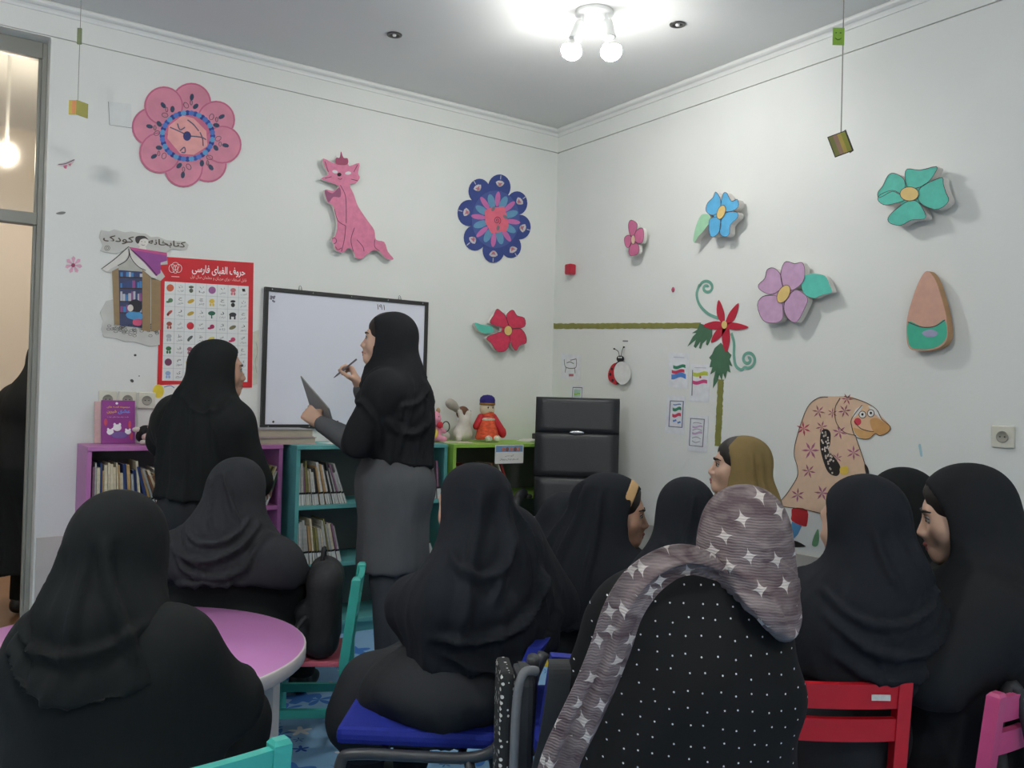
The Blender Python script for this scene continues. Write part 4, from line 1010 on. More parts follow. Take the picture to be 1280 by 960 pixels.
# --- woman behind the lilac table
person('seated woman in black headscarf with draped shoulders behind the lilac table', LD(302, 3.26), away(10), 0.40, HD(300, 618, 3.20), hyaw=R(-12), hpitch=R(-10), S=0.98,
       mats={'hijab': M_charc, 'coat': M_black2, 'pants': M_black2}, face=False, hem=0.545, hemtilt=(0, -0.1), seed=13, capeR=1.18, shw=0.205, flare=0.03, hood_back=0.02, hood=1.04, shdrop=0.215, cape_arm=0.8,
       arms={'eL': (-0.31, 0.02, 0.50), 'eR': (0.27, 0.04, 0.48), 'wR': (0.22, 0.30, 0.43)}, extra_coat=[E((0.0, -0.03, 0.46), (0.27, 0.19, 0.2), 0.08), E((0.02, -0.04, 0.36), (0.27, 0.2, 0.17), 0.08)],
       folds=[('sw', -1.4, 1.5, 0.74, 0.66, 0.80, 0.018, 0.018), ('sw', -1.2, 1.6, 0.72, 0.60, 0.72, 0.016, 0.018), ('sw', -1.0, 1.2, 0.80, 0.72, 0.82, 0.012, 0.014), ('fa', 0.2, 0.9, 0.98, 0.80, 0.016, 0.016), ('fa', -0.5, 0.1, 0.95, 0.78, 0.012, 0.016), ('sw', -1.5, 0.8, 0.64, 0.555, 0.60, 0.014, 0.018)])
# --- woman in the middle on the blue chair
person('seated woman in long black headscarf and dark coat on the blue chair, middle', LD(592, 2.42), away(-42), 0.46, HD(588, 633, 2.40), hyaw=R(6), hpitch=R(-8), S=0.98,
       mats={'hijab': M_navy, 'coat': M_charc, 'pants': M_charc}, face=False, hem=0.56, hemtilt=(0.1, 0.10), seed=17, capeR=1.04, shw=0.115, flare=0.04, hood_back=0.02, hood=0.94, cape_arm=1.0, leg_drop=0.16, shdrop=0.22, legs=[((-0.09, 0.33, 0.38), (-0.09, 0.36, 0.09)), ((0.09, 0.34, 0.40), (0.09, 0.37, 0.09))],
       arms={'eL': (-0.11, 0.10, 0.66), 'wL': (0.04, 0.24, 0.54), 'eR': (0.28, 0.00, 0.62), 'wR': (0.28, 0.24, 0.56)}, extra_cape=[E((0.06, -0.03, 0.60), (0.18, 0.16, 0.18), 0.1), C((0.12, -0.04, 0.84), (0.30, -0.02, 0.62), 0.09, 0.085, 0.08)],
       extra_coat=[C((-0.08, 0.06, 0.40), (-0.15, 0.33, 0.29), 0.10, 0.075, 0.08), E((-0.08, 0.0, 0.465), (0.18, 0.20, 0.075), 0.06), C((-0.15, -0.08, 0.445), (-0.17, 0.14, 0.42), 0.06, 0.06, 0.06), E((0, -0.02, 0.50), (0.2, 0.17, 0.10), 0.06)],
       folds=[('sw', -1.5, 1.2, 0.66, 0.66, 0.86, 0.020, 0.022), ('sw', -1.4, 1.4, 0.60, 0.56, 0.70, 0.018, 0.022), ('fa', -0.9, -1.2, 1.02, 0.62, 0.016, 0.03), ('fa', 0.3, -0.6, 1.02, 0.72, 0.014, 0.022), ('fa', 0.9, 0.5, 0.95, 0.60, 0.014, 0.022), ('sw', -1.6, 0.4, 0.88, 0.80, 0.98, 0.014, 0.02)])
# --- woman with the beige headband
person('seated woman in black headscarf over a beige headband, face turned right', LD(740, 3.22), away(45), 0.40, HD(772, 640, 3.10), hyaw=R(-52), hpitch=R(-8), S=0.98,
       mats={'hijab': M_navy, 'coat': M_black2, 'pants': M_black2}, hem=0.45, seed=19, capeR=1.15, flare=0.06, hair=(-0.005, -0.03), band=True, ropen=0.92, skin=M_skin2, hood_back=0.035, hood=1.04, shw=0.19, cape_arm=1.0, extra_cape=[C((-0.12, 0, 0.80), (-0.26, -0.02, 0.58), 0.09, 0.09, 0.08)],
       hood_extra=[], folds=[('fa', -0.8, -1.0, 0.98, 0.6, 0.014, 0.025), ('fa', 0.0, -0.4, 0.98, 0.6, 0.014, 0.025), ('fa', 0.8, 0.5, 0.95, 0.6, 0.012, 0.02)])
# --- woman right behind the starred scarf
person('seated woman in plain black headscarf half hidden by the starred scarf', LD(845, 2.84), away(-8), 0.40, HD(855, 647, 2.84), hyaw=R(12), hpitch=R(-6), S=0.97,
       mats={'hijab': M_navy, 'coat': M_black2, 'pants': M_black2}, face=False, hem=0.42, seed=23, capeR=1.05, flare=0.03, hood_back=0.01, shw=0.135, shdrop=0.225, cape_arm=0.8,
      
       folds=[('fa', -0.3, -0.9, 0.98, 0.6, 0.012, 0.02), ('fa', 0.4, 0.3, 0.98, 0.6, 0.012, 0.02), ('sw', -1.2, 1.2, 0.84, 0.76, 0.90, 0.012, 0.018)])
# --- woman in the khaki headscarf
person('seated woman in khaki headscarf with dark hair showing, facing left', LD(930, 3.64), away(-80), 0.40, HD(921, 583, 3.62), hyaw=R(4), hpitch=R(2), S=0.99,
       mats={'hijab': M_khaki, 'coat': M_black2, 'pants': M_black2}, hem=0.72, seed=29, hair=(-0.028, -0.04), ropen=0.90, hood_back=0.02, hood=1.0, shw=0.16, arms={'eL': (-0.22, 0.02, 0.62), 'eR': (0.22, 0.02, 0.62)},
       folds=[('fa', -1.2, -1.0, 1.05, 0.8, 0.010, 0.014), ('fa', -0.7, -0.6, 1.05, 0.8, 0.010, 0.014), ('fa', -1.6, -1.3, 1.04, 0.8, 0.010, 0.014)])
# --- woman on the red chair
person('seated woman in black headscarf on the red chair, back turned', LD(1050, 2.30), away(-6), 0.40, HD(1073, 655, 2.24), hyaw=R(32), hpitch=R(-8), S=0.98,
       mats={'hijab': M_navy, 'coat': M_charc, 'pants': M_charc}, face=False, hem=0.565, hemtilt=(-0.08, 0), seed=31, capeR=0.94, flare=0.0, hood_back=0.015, hood=0.96, shw=0.088, shdrop=0.215, cape_arm=0.9,
       extra_cape=[E((-0.03, 0.0, 0.64), (0.165, 0.145, 0.2), 0.06)], arms={'eL': (-0.14, 0.14, 0.58), 'eR': (0.10, 0.12, 0.58), 'wL': (-0.18, 0.32, 0.50), 'wR': (0.18, 0.32, 0.50)},
       folds=[('sw', -1.5, 1.3, 0.80, 0.74, 0.86, 0.014, 0.016), ('sw', -1.3, 1.4, 0.74, 0.66, 0.76, 0.014, 0.018), ('sw', -1.2, 1.3, 0.66, 0.59, 0.68, 0.012, 0.02), ('fa', 0.5, 0.9, 1.0, 0.80, 0.012, 0.018), ('fa', -0.6, -0.1, 0.95, 0.82, 0.012, 0.016)])
# --- woman half hidden between the two on the right
person('seated woman in black headscarf mostly hidden between two women at right', LD(1128, 2.86), away(-42), 0.40, HD(1124, 634, 2.80), hyaw=R(2), hpitch=R(-8), S=0.98,
       mats={'hijab': M_black2, 'coat': M_black2, 'pants': M_black2}, hem=0.42, seed=37, hair=(-0.01, -0.02), hood_back=0.01, skin=M_skin2, capeR=1.1, flare=0.04)
# --- woman at the far right
person('seated woman in loose black headscarf at the far right edge, face in profile', LD(1220, 2.36), away(-66), 0.40, HD(1203, 643, 2.32), hyaw=R(0), hpitch=R(-14), S=1.02,
       mats={'hijab': M_black, 'coat': M_black2, 'pants': M_black2}, hem=0.10, seed=41, hair=(-0.03, -0.01), ropen=0.93, hood_back=0.012, hood=1.0, shw=0.16, capeR=1.15, flare=0.06, cape_arm=1.0,
       arms={'eL': (-0.27, 0.10, 0.60), 'wL': (-0.12, 0.30, 0.52)}, extra_cape=[E((-0.03, 0.02, 0.34), (0.2, 0.2, 0.3), 0.1)],
       folds=[('fa', -0.9, -0.9, 0.95, 0.3, 0.014, 0.03), ('fa', -0.3, -0.4, 0.92, 0.3, 0.014, 0.03), ('sw', -1.4, 0.8, 0.78, 0.72, 0.80, 0.012, 0.02), ('fa', -1.4, -1.3, 0.85, 0.3, 0.014, 0.025)])
# --- figure in the hall
person('person in a black chador standing in the hall beyond the doorway', LD(54, 4.75), away(20), 0.80, HD(62, 452, 4.75), S=0.98,
       mats={'hijab': M_black2, 'coat': M_black2, 'pants': M_black2}, face=False, standing=True, hem=0.25, seed=43, capeR=1.1, flare=0.09, cape_arm=1.0, coat_hem=0.3, extra_cape=[C((-0.05, 0, 0.8), (-0.06, 0, 0.22), 0.24, 0.27, 0.1)])

# --- woman in the starred scarf: black robe with rhinestones, printed scarf, one long scarf end over her shoulder
def star_scarf():
    M = bpy.data.materials.new('starred_scarf'); M.use_nodes = True
    nt = M.node_tree; N = nt.nodes; L = nt.links; b = N['Principled BSDF']; b.inputs['Roughness'].default_value = 0.9; b.inputs['Specular IOR Level'].default_value = 0.2
    tc = N.new('ShaderNodeTexCoord')
    def math_(op, a, bb=None, c=None):
        n = N.new('ShaderNodeMath'); n.operation = op
        for i, v in enumerate((a, bb, c)):
            if v is None: continue
            if isinstance(v, (int, float)): n.inputs[i].default_value = v
            else: L.new(v, n.inputs[i])
        return n.outputs[0]
    mp = N.new('ShaderNodeMapping'); mp.inputs['Scale'].default_value = (18, 0.0, 16); mp.inputs['Rotation'].default_value = (0, R(14), 0); L.new(tc.outputs['Object'], mp.inputs[0])
    vo = N.new('ShaderNodeTexVoronoi'); vo.inputs['Scale'].default_value = 1; vo.inputs['Randomness'].default_value = 0.75; L.new(mp.outputs[0], vo.inputs['Vector'])
    sb = N.new('ShaderNodeVectorMath'); sb.operation = 'SUBTRACT'; L.new(mp.outputs[0], sb.inputs[0]); L.new(vo.outputs['Position'], sb.inputs[1])
    sx = N.new('ShaderNodeSeparateXYZ'); L.new(sb.outputs[0], sx.inputs[0])
    a_ = math_('POWER', math_('ABSOLUTE', sx.outputs[0]), 0.5); c_ = math_('POWER', math_('ABSOLUTE', sx.outputs[2]), 0.5)
    star = math_('LESS_THAN', math_('ADD', a_, c_), 0.57)
    # crinkled weave streaks
    nz = N.new('ShaderNodeTexNoise'); nz.inputs['Scale'].default_value = 9; nz.inputs['Detail'].default_value = 4; nz.inputs['Distortion'].default_value = 1.5
    m2 = N.new('ShaderNodeMapping'); m2.inputs['Scale'].default_value = (1.0, 1, 3.0); m2.inputs['Rotation'].default_value = (0, R(-25), 0); L.new(tc.outputs['Object'], m2.inputs[0]); L.new(m2.outputs[0], nz.inputs['Vector'])
    rp = N.new('ShaderNodeValToRGB'); e = rp.color_ramp.elements
    e[0].position = 0.38; e[0].color = srgb(96, 82, 86); e[1].position = 0.72; e[1].color = srgb(150, 138, 138); L.new(nz.outputs['Fac'], rp.inputs['Fac'])
    mx = N.new('ShaderNodeMix'); mx.data_type = 'RGBA'; L.new(star, mx.inputs['Factor']); L.new(rp.outputs['Color'], mx.inputs['A']); mx.inputs['B'].default_value = srgb(206, 198, 194)
    L.new(mx.outputs['Result'], b.inputs['Base Color'])
    wv = N.new('ShaderNodeTexWave'); wv.inputs['Scale'].default_value = 60; wv.inputs['Distortion'].default_value = 3; wv.bands_direction = 'Z'; L.new(tc.outputs['Object'], wv.inputs['Vector'])
    bp = N.new('ShaderNodeBump'); bp.inputs['Strength'].default_value = 0.35; bp.inputs['Distance'].default_value = 0.004; L.new(wv.outputs['Fac'], bp.inputs['Height']); L.new(bp.outputs[0], b.inputs['Normal'])
    return M
def stone_cloth():
    M = mat('rhinestone_cloth', srgb(24, 25, 27), 0.9, 0.15, 6, spec=0.25).copy(); nt = M.node_tree; N = nt.nodes; L = nt.links; b = N['Principled BSDF']
    tc = N.new('ShaderNodeTexCoord'); vo = N.new('ShaderNodeTexVoronoi'); sp = N.new('ShaderNodeSeparateXYZ'); L.new(tc.outputs['Object'], sp.inputs[0]); mp = N.new('ShaderNodeCombineXYZ'); L.new(sp.outputs[0], mp.inputs[0]); L.new(sp.outputs[2], mp.inputs[1]); vo.voronoi_dimensions = '2D'; vo.inputs['Scale'].default_value = 33; vo.inputs['Randomness'].default_value = 0.35; L.new(mp.outputs[0], vo.inputs['Vector'])
    lt = N.new('ShaderNodeMath'); lt.operation = 'LESS_THAN'; lt.inputs[1].default_value = 0.055; L.new(vo.outputs['Distance'], lt.inputs[0])
    src = b.inputs['Base Color'].links[0].from_socket
    mx = N.new('ShaderNodeMix'); mx.data_type = 'RGBA'; L.new(lt.outputs[0], mx.inputs['Factor']); L.new(src, mx.inputs['A']); mx.inputs['B'].default_value = (0.85, 0.86, 0.9, 1); L.new(mx.outputs['Result'], b.inputs['Base Color'])
    rr = N.new('ShaderNodeMath'); rr.operation = 'MULTIPLY_ADD'; rr.inputs[1].default_value = -0.6; rr.inputs[2].default_value = 0.9; L.new(lt.outputs[0], rr.inputs[0]); L.new(rr.outputs[0], b.inputs['Roughness'])
    return M
M_star = star_scarf(); M_stone = stone_cloth()
H8 = HD(925, 684, 1.82); hip8 = LD(872, 1.80); rz8 = away(4)
Mi8 = np.array(Matrix.Rotation(-rz8, 3, 'Z')); h8 = Mi8 @ (H8-hip8)
def L8(px, py, dep): return Mi8 @ (HD(px, py, dep)-hip8)
P8 = person('seated woman in mauve starred headscarf and black rhinestone robe, foreground', hip8, rz8, 0.42, H8, hyaw=R(12), hpitch=R(-6), S=0.99,
       mats={'hijab': M_star, 'coat': M_stone, 'pants': M_black2}, face=False, hem=h8[2]-0.012, hemtilt=(-0.93, 0.0), seed=47, extra_cape=[CUT((0, 0, h8[2]-0.168), (0, 0, -1), 0.05), CUT((h8[0]+0.106, 0, 0), (1, 0, 0), 0.04)], dr=0.006, capeR=0.6, shw=0.05, cape_arm=0.0, hood=0.98, hood_back=0.02, shdrop=0.25, wr=0.003, leg_drop=0.2,
       arms={'eL': (-0.22, 0.16, 0.56), 'eR': (0.14, 0.16, 0.54), 'wL': (-0.12, 0.34, 0.50), 'wR': (0.12, 0.34, 0.50)},
       hood_extra=[C(tuple(h8+np.array((0.03, -0.04, -0.08))), tuple(h8+np.array((0.05, -0.06, -0.17))), 0.078, 0.066, 0.05)],
       extra_coat=[C(tuple(L8(790, 765, 1.80)), tuple(L8(940, 780, 1.82)), 0.085, 0.085, 0.06), C(tuple(L8(835, 750, 1.82)), tuple(L8(905, 750, 1.84)), 0.08, 0.08, 0.06), C(tuple(L8(895, 745, 1.83)), tuple(L8(915, 700, 1.85)), 0.075, 0.062, 0.04), C(tuple(h8+np.array((0, -0.035, -0.11))), tuple(h8+np.array((-0.02, -0.045, -0.24))), 0.068, 0.095, 0.05), E((-0.01, 0.0, 0.60), (0.20, 0.155, 0.24), 0.08), E((0.0, 0.0, 0.40), (0.21, 0.18, 0.24), 0.08),
                   C(tuple(L8(768, 790, 1.85)), (-0.22, 0.10, 0.56), 0.07, 0.065, 0.06), C(tuple(L8(938, 825, 1.85)), (0.145, 0.06, 0.52), 0.068, 0.062, 0.06)],
       folds=[((tuple(h8+np.array((-0.02, -0.10, 0.06))), tuple(h8+np.array((0.03, -0.12, 0.0))), tuple(h8+np.array((0.08, -0.09, -0.07)))), 0.006, 0.012),
              ((tuple(h8+np.array((-0.06, -0.10, 0.0))), tuple(h8+np.array((0.0, -0.13, -0.05))), tuple(h8+np.array((0.06, -0.12, -0.12)))), 0.008, 0.012),
              ((tuple(h8+np.array((-0.08, -0.08, -0.05))), tuple(h8+np.array((-0.02, -0.13, -0.11))), tuple(h8+np.array((0.06, -0.13, -0.17)))), 0.008, 0.012)])
def scarf_end():
    path = smooth([L8(905, 716, 1.70), L8(872, 703, 1.655), L8(840, 706, 1.62), L8(806, 728, 1.605), L8(781, 765, 1.60), L8(764, 815, 1.605), L8(744, 865, 1.61), L8(722, 912, 1.62), L8(702, 955, 1.63), L8(688, 1005, 1.64)], 5, False)
    wid = np.interp(np.arange(len(path)), [0, 5, 10, 16, 25, 35, 45], [0.020, 0.026, 0.032, 0.038, 0.040, 0.040, 0.036])
    n = 10; vs = []
    vdir = Mi8 @ (-FG)
    for i, p in enumerate(path):
        t = path[min(i+1, len(path)-1)]-path[max(i-1, 0)]; t /= np.linalg.norm(t)
        q = np.cross(t, vdir); q /= np.linalg.norm(q); nn = np.cross(q, t)
        if nn @ vdir < 0: nn = -nn
        for layer in (0, 1):
            for j in range(n+1):
                u = -1+2*j/n
                hgt = 0.010*math.sin(u*5+i*0.12)+0.007*math.sin(u*11+1.0+i*0.05)-0.018*u*u
                vs.append(p+q*(u*wid[i])+nn*(hgt+(0.003 if layer == 0 else -0.003)))
    fs = []; w2 = 2*(n+1)
    for i in range(len(path)-1):
        for j in range(n):
            a, b = i*w2+j, (i+1)*w2+j
            fs += [(a, b, b+1, a+1), (a+n+1, a+n+2, b+n+2, b+n+1)]
        a, b = i*w2, (i+1)*w2
        fs += [(a, a+n+1, b+n+1, b), (a+n, b+n, b+2*n+1, a+2*n+1)]
    mb = MB(); mb.add(vs, fs, 0, True); return mb.build('scarf_end', M_star, P8, fixn=True)
scarf_end()

# --- clipboard, pen and wristband of the teacher
MT = Matrix.Rotation(away(-78), 3, 'Z')
def T2W(p): return np.array(MT @ Vector(p))+hipT
cl = empty('clipboard', T2W((-0.02, 0.36, 1.16)), away(-78), 'grey clipboard held by the standing woman with the pen', 'clipboard')
cl.rotation_euler = (R(46), R(52), away(-78))
MB().box(-0.11, 0.11, -0.155, 0.155, 0.0, 0.006, bev=0.002).build('board', mat('clipboard_grey', srgb(150, 154, 152), 0.5, 0.05), cl)
MB().box(-0.10, 0.10, -0.15, 0.13, 0.0062, 0.0085).build('papers', mat('greenish_paper', srgb(120, 160, 150), 0.7, 0.05), cl)
MB().box(-0.04, 0.04, 0.128, 0.150, 0.0062, 0.014, bev=0.002).build('clip', M_chr, cl)
pn = MB().cyl((0, 0, -0.065), (0, 0, 0.055), 0.0042).cyl((0, 0, -0.085), (0, 0, -0.065), 0.001, 0.0042).build('pen', mat('pen_grey', srgb(120, 112, 118), 0.35), None, T2W((0.055, 0.262, 1.365)))
pn.rotation_euler = Vector(T2W((0.06, 0.15, 1.5))-T2W((0.06, 0.30, 1.38))).to_track_quat('Z', 'Y').to_euler()
tag(pn, 'grey pen in the raised hand of the standing woman', 'pen')
# ================================================================ things on the walls
WB, WR = Wall('back'), Wall('right')
M_foamside = mat('white_foam', srgb(226, 222, 216), 0.8, 0.04, 40)
M_ink = mat('ink', srgb(34, 30, 32), 0.7, 0.05)
M_paper = mat('paper', srgb(232, 232, 226), 0.8, 0.03)
def foam(wall, name, label, cat, outline, front, d, th, group=None, n=5, side=None, sm=True):
    """foam cut-out: traced outline, painted front, white edges, held d off the wall by small pads"""
    px = smooth(outline, n) if sm else outline
    c = wall.loop([tuple(np.mean(px, 0))], 0)[0]
    r = empty(name, c, 0, label, cat, group)
    o = wall.piece('cutout', px, d, th, [front, side or M_foamside], r, mi=None) if False else None
    mb = MB(); wall.piece('', px, d, th, None, mb=mb, mi=(0, 1)); o = mb.build('cutout', [front, side or M_foamside], r); o.location = -Vector(c)
    if d-th > 0.004:
        q = wall.loop([tuple(np.mean(px, 0))], 0)[0]; s = 0.02
        if wall is WB: MB().box(q[0]-s, q[0]+s, -(d-th), -0.0005, q[2]-s, q[2]+s).build('mounting_pad', M_foamside, r, -Vector(c))
        else: MB().box(-(d-th), -0.0005, q[1]-s, q[1]+s, q[2]-s, q[2]+s).build('mounting_pad', M_foamside, r, -Vector(c))
    r['_c'] = [float(v) for v in c]
    return r
def flat(wall, root, name, pxs, d, m_, th=0.0008, closed=True):
    """one or several thin flat pieces as one part"""
    for grp in ([[p_] for p_ in pxs] if len(pxs) <= 4 else [pxs]):
        mb = MB()
        for px in grp: wall.piece('', px, d, th, None, mb=mb)
        o = mb.build(name, m_, root); o.location = -Vector(root['_c'])
        if len(grp) > 8: o['kind'] = 'stuff'
    return o
def lines(wall, root, name, pls, w, d, m_, closed=False, sm=True):
    for grp in ([[p_] for p_ in pls] if len(pls) <= 16 else [pls]):
        mb = MB()
        for l in grp: wall.stroke_into(mb, smooth(l, 5, closed) if sm and len(l) > 2 else l, w, d, closed=closed)
        o = mb.build(name, m_, root); o.location = -Vector(root['_c'])
        if len(grp) > 8: o['kind'] = 'stuff'
    return o
def wall_thing(wall, name, px, label, cat, group=None):
    c = wall.loop([px], 0)[0]; r = empty(name, c, 0, label, cat, group); r['_c'] = [float(v) for v in c]; return r
def wtext(wall, root, name, body, px, wpx, hpx, d, m_, bold=0.0, slope=0.0):
    c = wall.loop([px], d)[0]; a = wall.loop([(px[0]-wpx/2, px[1]-slope*wpx/2)], d)[0]; b = wall.loop([(px[0]+wpx/2, px[1]+slope*wpx/2)], d)[0]
    t = wall.loop([(px[0], px[1]-hpx/2)], d)[0]; e = wall.loop([(px[0], px[1]+hpx/2)], d)[0]
    X = b-a; wd = np.linalg.norm(X); X = X/wd; Y = np.array((0, 0, 1.0)); ht = np.linalg.norm(t-e)
    mb = MB(); lettering(mb, body, c, X, Y, wd, ht, 0, bold); o = mb.build(name, m_, root); o.location = -Vector(root['_c']); return o

# ---------------------------------------------------------------- whiteboard
x0, x1 = on_back(329.5, 357)[0], on_back(533.5, 378)[0]; z0, z1 = 1.045, 1.79
r = empty('whiteboard', ((x0+x1)/2, -0.002, (z0+z1)/2), 0, 'whiteboard in a thin black frame on the back wall', 'whiteboard')
hw, hh = (x1-x0)/2, (z1-z0)/2
MB().box(-hw+0.008, hw-0.008, -0.014, 0.0, -hh+0.008, hh-0.008).build('writing_surface', mat('board_white', srgb(226, 228, 240), 0.22, 0.02, 2, coat=0.3), r)
M_fr = mat('board_frame', srgb(44, 44, 44), 0.45, 0.05)
for a in ((-hw, hw, hh-0.022, hh), (-hw, hw, -hh, -hh+0.022)): MB().box(a[0], a[1], -0.022, -0.001, a[2], a[3], bev=0.002).build('frame_rail', M_fr, r)
for a in ((-hw, -hw+0.022), (hw-0.022, hw)): MB().box(a[0], a[1], -0.022, -0.001, -hh+0.022, hh-0.022, bev=0.002).build('frame_rail', M_fr, r)
for s in (-0.6, 0.62): MB().tube([(s*hw-0.008, -0.012, hh), (s*hw-0.006, -0.010, hh+0.018), (s*hw, -0.008, hh+0.024), (s*hw+0.006, -0.010, hh+0.018), (s*hw+0.008, -0.012, hh)], 0.002, 6).build('hanger', M_chr, r)
mb = MB()
for i in range(5):
    for zz in (hh-0.011, -hh+0.011): mb.ell((-hw*0.92+i*hw*0.46, -0.0225, zz), (0.004, 0.002, 0.004), 8)
mb.build('screw', M_chr, r)
mb = MB()
for s in (-1, 1): mb.ell((s*hw*0.86, -0.0145, -hh+0.035), (0.006, 0.002, 0.006), 8)
mb.ell((-hw*0.12, -0.0145, -hh+0.038), (0.006, 0.002, 0.006), 8); mb.build('magnet', M_dark, r)
c = on_back(476, 384, 0.0145); mb = MB()
lettering(mb, '۱۹۱', (c[0]-(x0+x1)/2, -0.0146, c[2]-(z0+z1)/2), (1, 0, 0), (0, 0, 1), 0.048, 0.03); mb.build('handwriting', M_ink, r)
mb = MB()
for k in range(9): mb.ell((-hw+0.035+0.012*random.random()*2.5, -0.0146, hh-0.045-0.014*random.random()*2.2), (0.006, 0.0006, 0.005), 8)
mb.build('corner_ornament', mat('faded_print', srgb(120, 118, 132), 0.6), r)

# ---------------------------------------------------------------- alphabet poster
POs = [(201, 320.5), (317, 328.5), (315, 484.5), (196.5, 483)]
def po(u, v):                                       # poster coordinates 0..1 (v down) -> pixels
    a = np.array(POs[0])*(1-u)+np.array(POs[1])*u; b = np.array(POs[3])*(1-u)+np.array(POs[2])*u
    return tuple(a*(1-v)+b*v)
r = wall_thing(WB, 'alphabet_poster', po(0.5, 0.5), 'red-bordered alphabet poster with rows of small pictures behind the standing girl', 'poster')
q = lambda u0, v0, u1, v1: [po(u0, v0), po(u1, v0), po(u1, v1), po(u0, v1)]
mb = MB(); WB.piece('', q(0, 0, 1, 1), 0.004, 0.003, None, mb=mb); o = mb.build('red_sheet', mat('poster_red', srgb(206, 36, 46), 0.45, 0.05, 6), r); o.location = -Vector(r['_c'])
flat(WB, r, 'white_field', [q(0.05, 0.19, 0.95, 0.955)], 0.0046, mat('poster_white', srgb(226, 228, 226), 0.5, 0.02))
colu = [0.05, 0.165, 0.27, 0.385, 0.50, 0.615, 0.73, 0.845, 0.95]; rowv = [0.19+0.0956*i for i in range(9)]
lines(WB, r, 'grid_lines', [[po(u, 0.19), po(u, 0.955)] for u in colu[1:-1]]+[[po(0.05, v), po(0.95, v)] for v in rowv[1:-1]], 0.0012, 0.0050, mat('grid_grey', srgb(170, 172, 178), 0.7), sm=False)
wtext(WB, r, 'title', fa('حروف الفبای فارسی'), po(0.63, 0.085), 66, 12, 0.0050, paint(244, 240, 238), 0.0008, 0.075)
wtext(WB, r, 'subtitle', fa('قابل استفاده برای مربیان و معلمان سال اول'), po(0.63, 0.145), 70, 5, 0.0050, paint(246, 200, 190), 0, 0.075)
em = po(0.16, 0.085); lines(WB, r, 'emblem', [ellp(em[0]-4, em[1], 4, 5, 12), ellp(em[0]+4, em[1], 4, 5, 12), ellp(em[0], em[1]-3, 4.5, 4.5, 12), ellp(em[0], em[1]+1, 3, 5, 12)], 0.0022, 0.0050, paint(246, 236, 232), closed=True)
lines(WB, r, 'emblem_caption', [[(em[0]-5, em[1]+10), (em[0]+5, em[1]+10.6)]], 0.004, 0.0050, paint(240, 190, 184), sm=False)
LET = ['ت', 'پ', 'ب', 'ا', 'ح', 'چ', 'ج', 'ث', 'ر', 'ذ', 'د', 'خ', 'ش', 'س', 'ژ', 'ز', 'ط', 'ظ', 'ض', 'ص', 'ق', 'ف', 'غ', 'ع', 'م', 'ل', 'گ', 'ک', 'ی', 'ه', 'و', 'ن']
WRD = ['توپ', 'پا', 'بستنی', 'اسب', 'حلزون', 'چتر', 'جوجه', 'آدم', 'روباه', 'ذرت', 'درخت', 'خرس', 'شیر', 'سیب', 'ژله', 'زنبور', 'طبل', 'ظرف', 'ضبط', 'صدف', 'قورباغه', 'فیل', 'غاز', 'عسل', 'موز', 'لیمو', 'گل', 'کیف', 'یخ', 'هلو', 'ورزش', 'نان']
pic = [('o', (204, 96, 62)), ('p', (90, 96, 80)), ('o', (156, 96, 150)), ('m', (206, 120, 130)), ('s', (88, 128, 92)), ('l', (206, 170, 60)), ('m', (222, 190, 70)), ('p', (40, 38, 40)),
       ('d', (190, 90, 80)), ('l', (196, 166, 70)), ('t', (44, 104, 82)), ('e', (54, 54, 58)), ('m', (170, 84, 66)), ('o', (196, 36, 52)), ('s', (176, 48, 92)), ('l', (120, 116, 86)),
       ('m', (176, 178, 182)), ('d', (96, 104, 98)), ('l', (214, 200, 90)), ('s', (190, 60, 100)), ('m', (52, 104, 62)), ('m', (158, 88, 104)), ('l', (210, 120, 80)), ('o', (120, 150, 90)),
       ('o', (120, 62, 92)), ('o', (216, 192, 60)), ('s', (190, 90, 110)), ('o', (90, 110, 160)), ('m', (150, 176, 214)), ('o', (214, 150, 90)), ('d', (90, 90, 96)), ('l', (200, 160, 90))]
shapes = {}
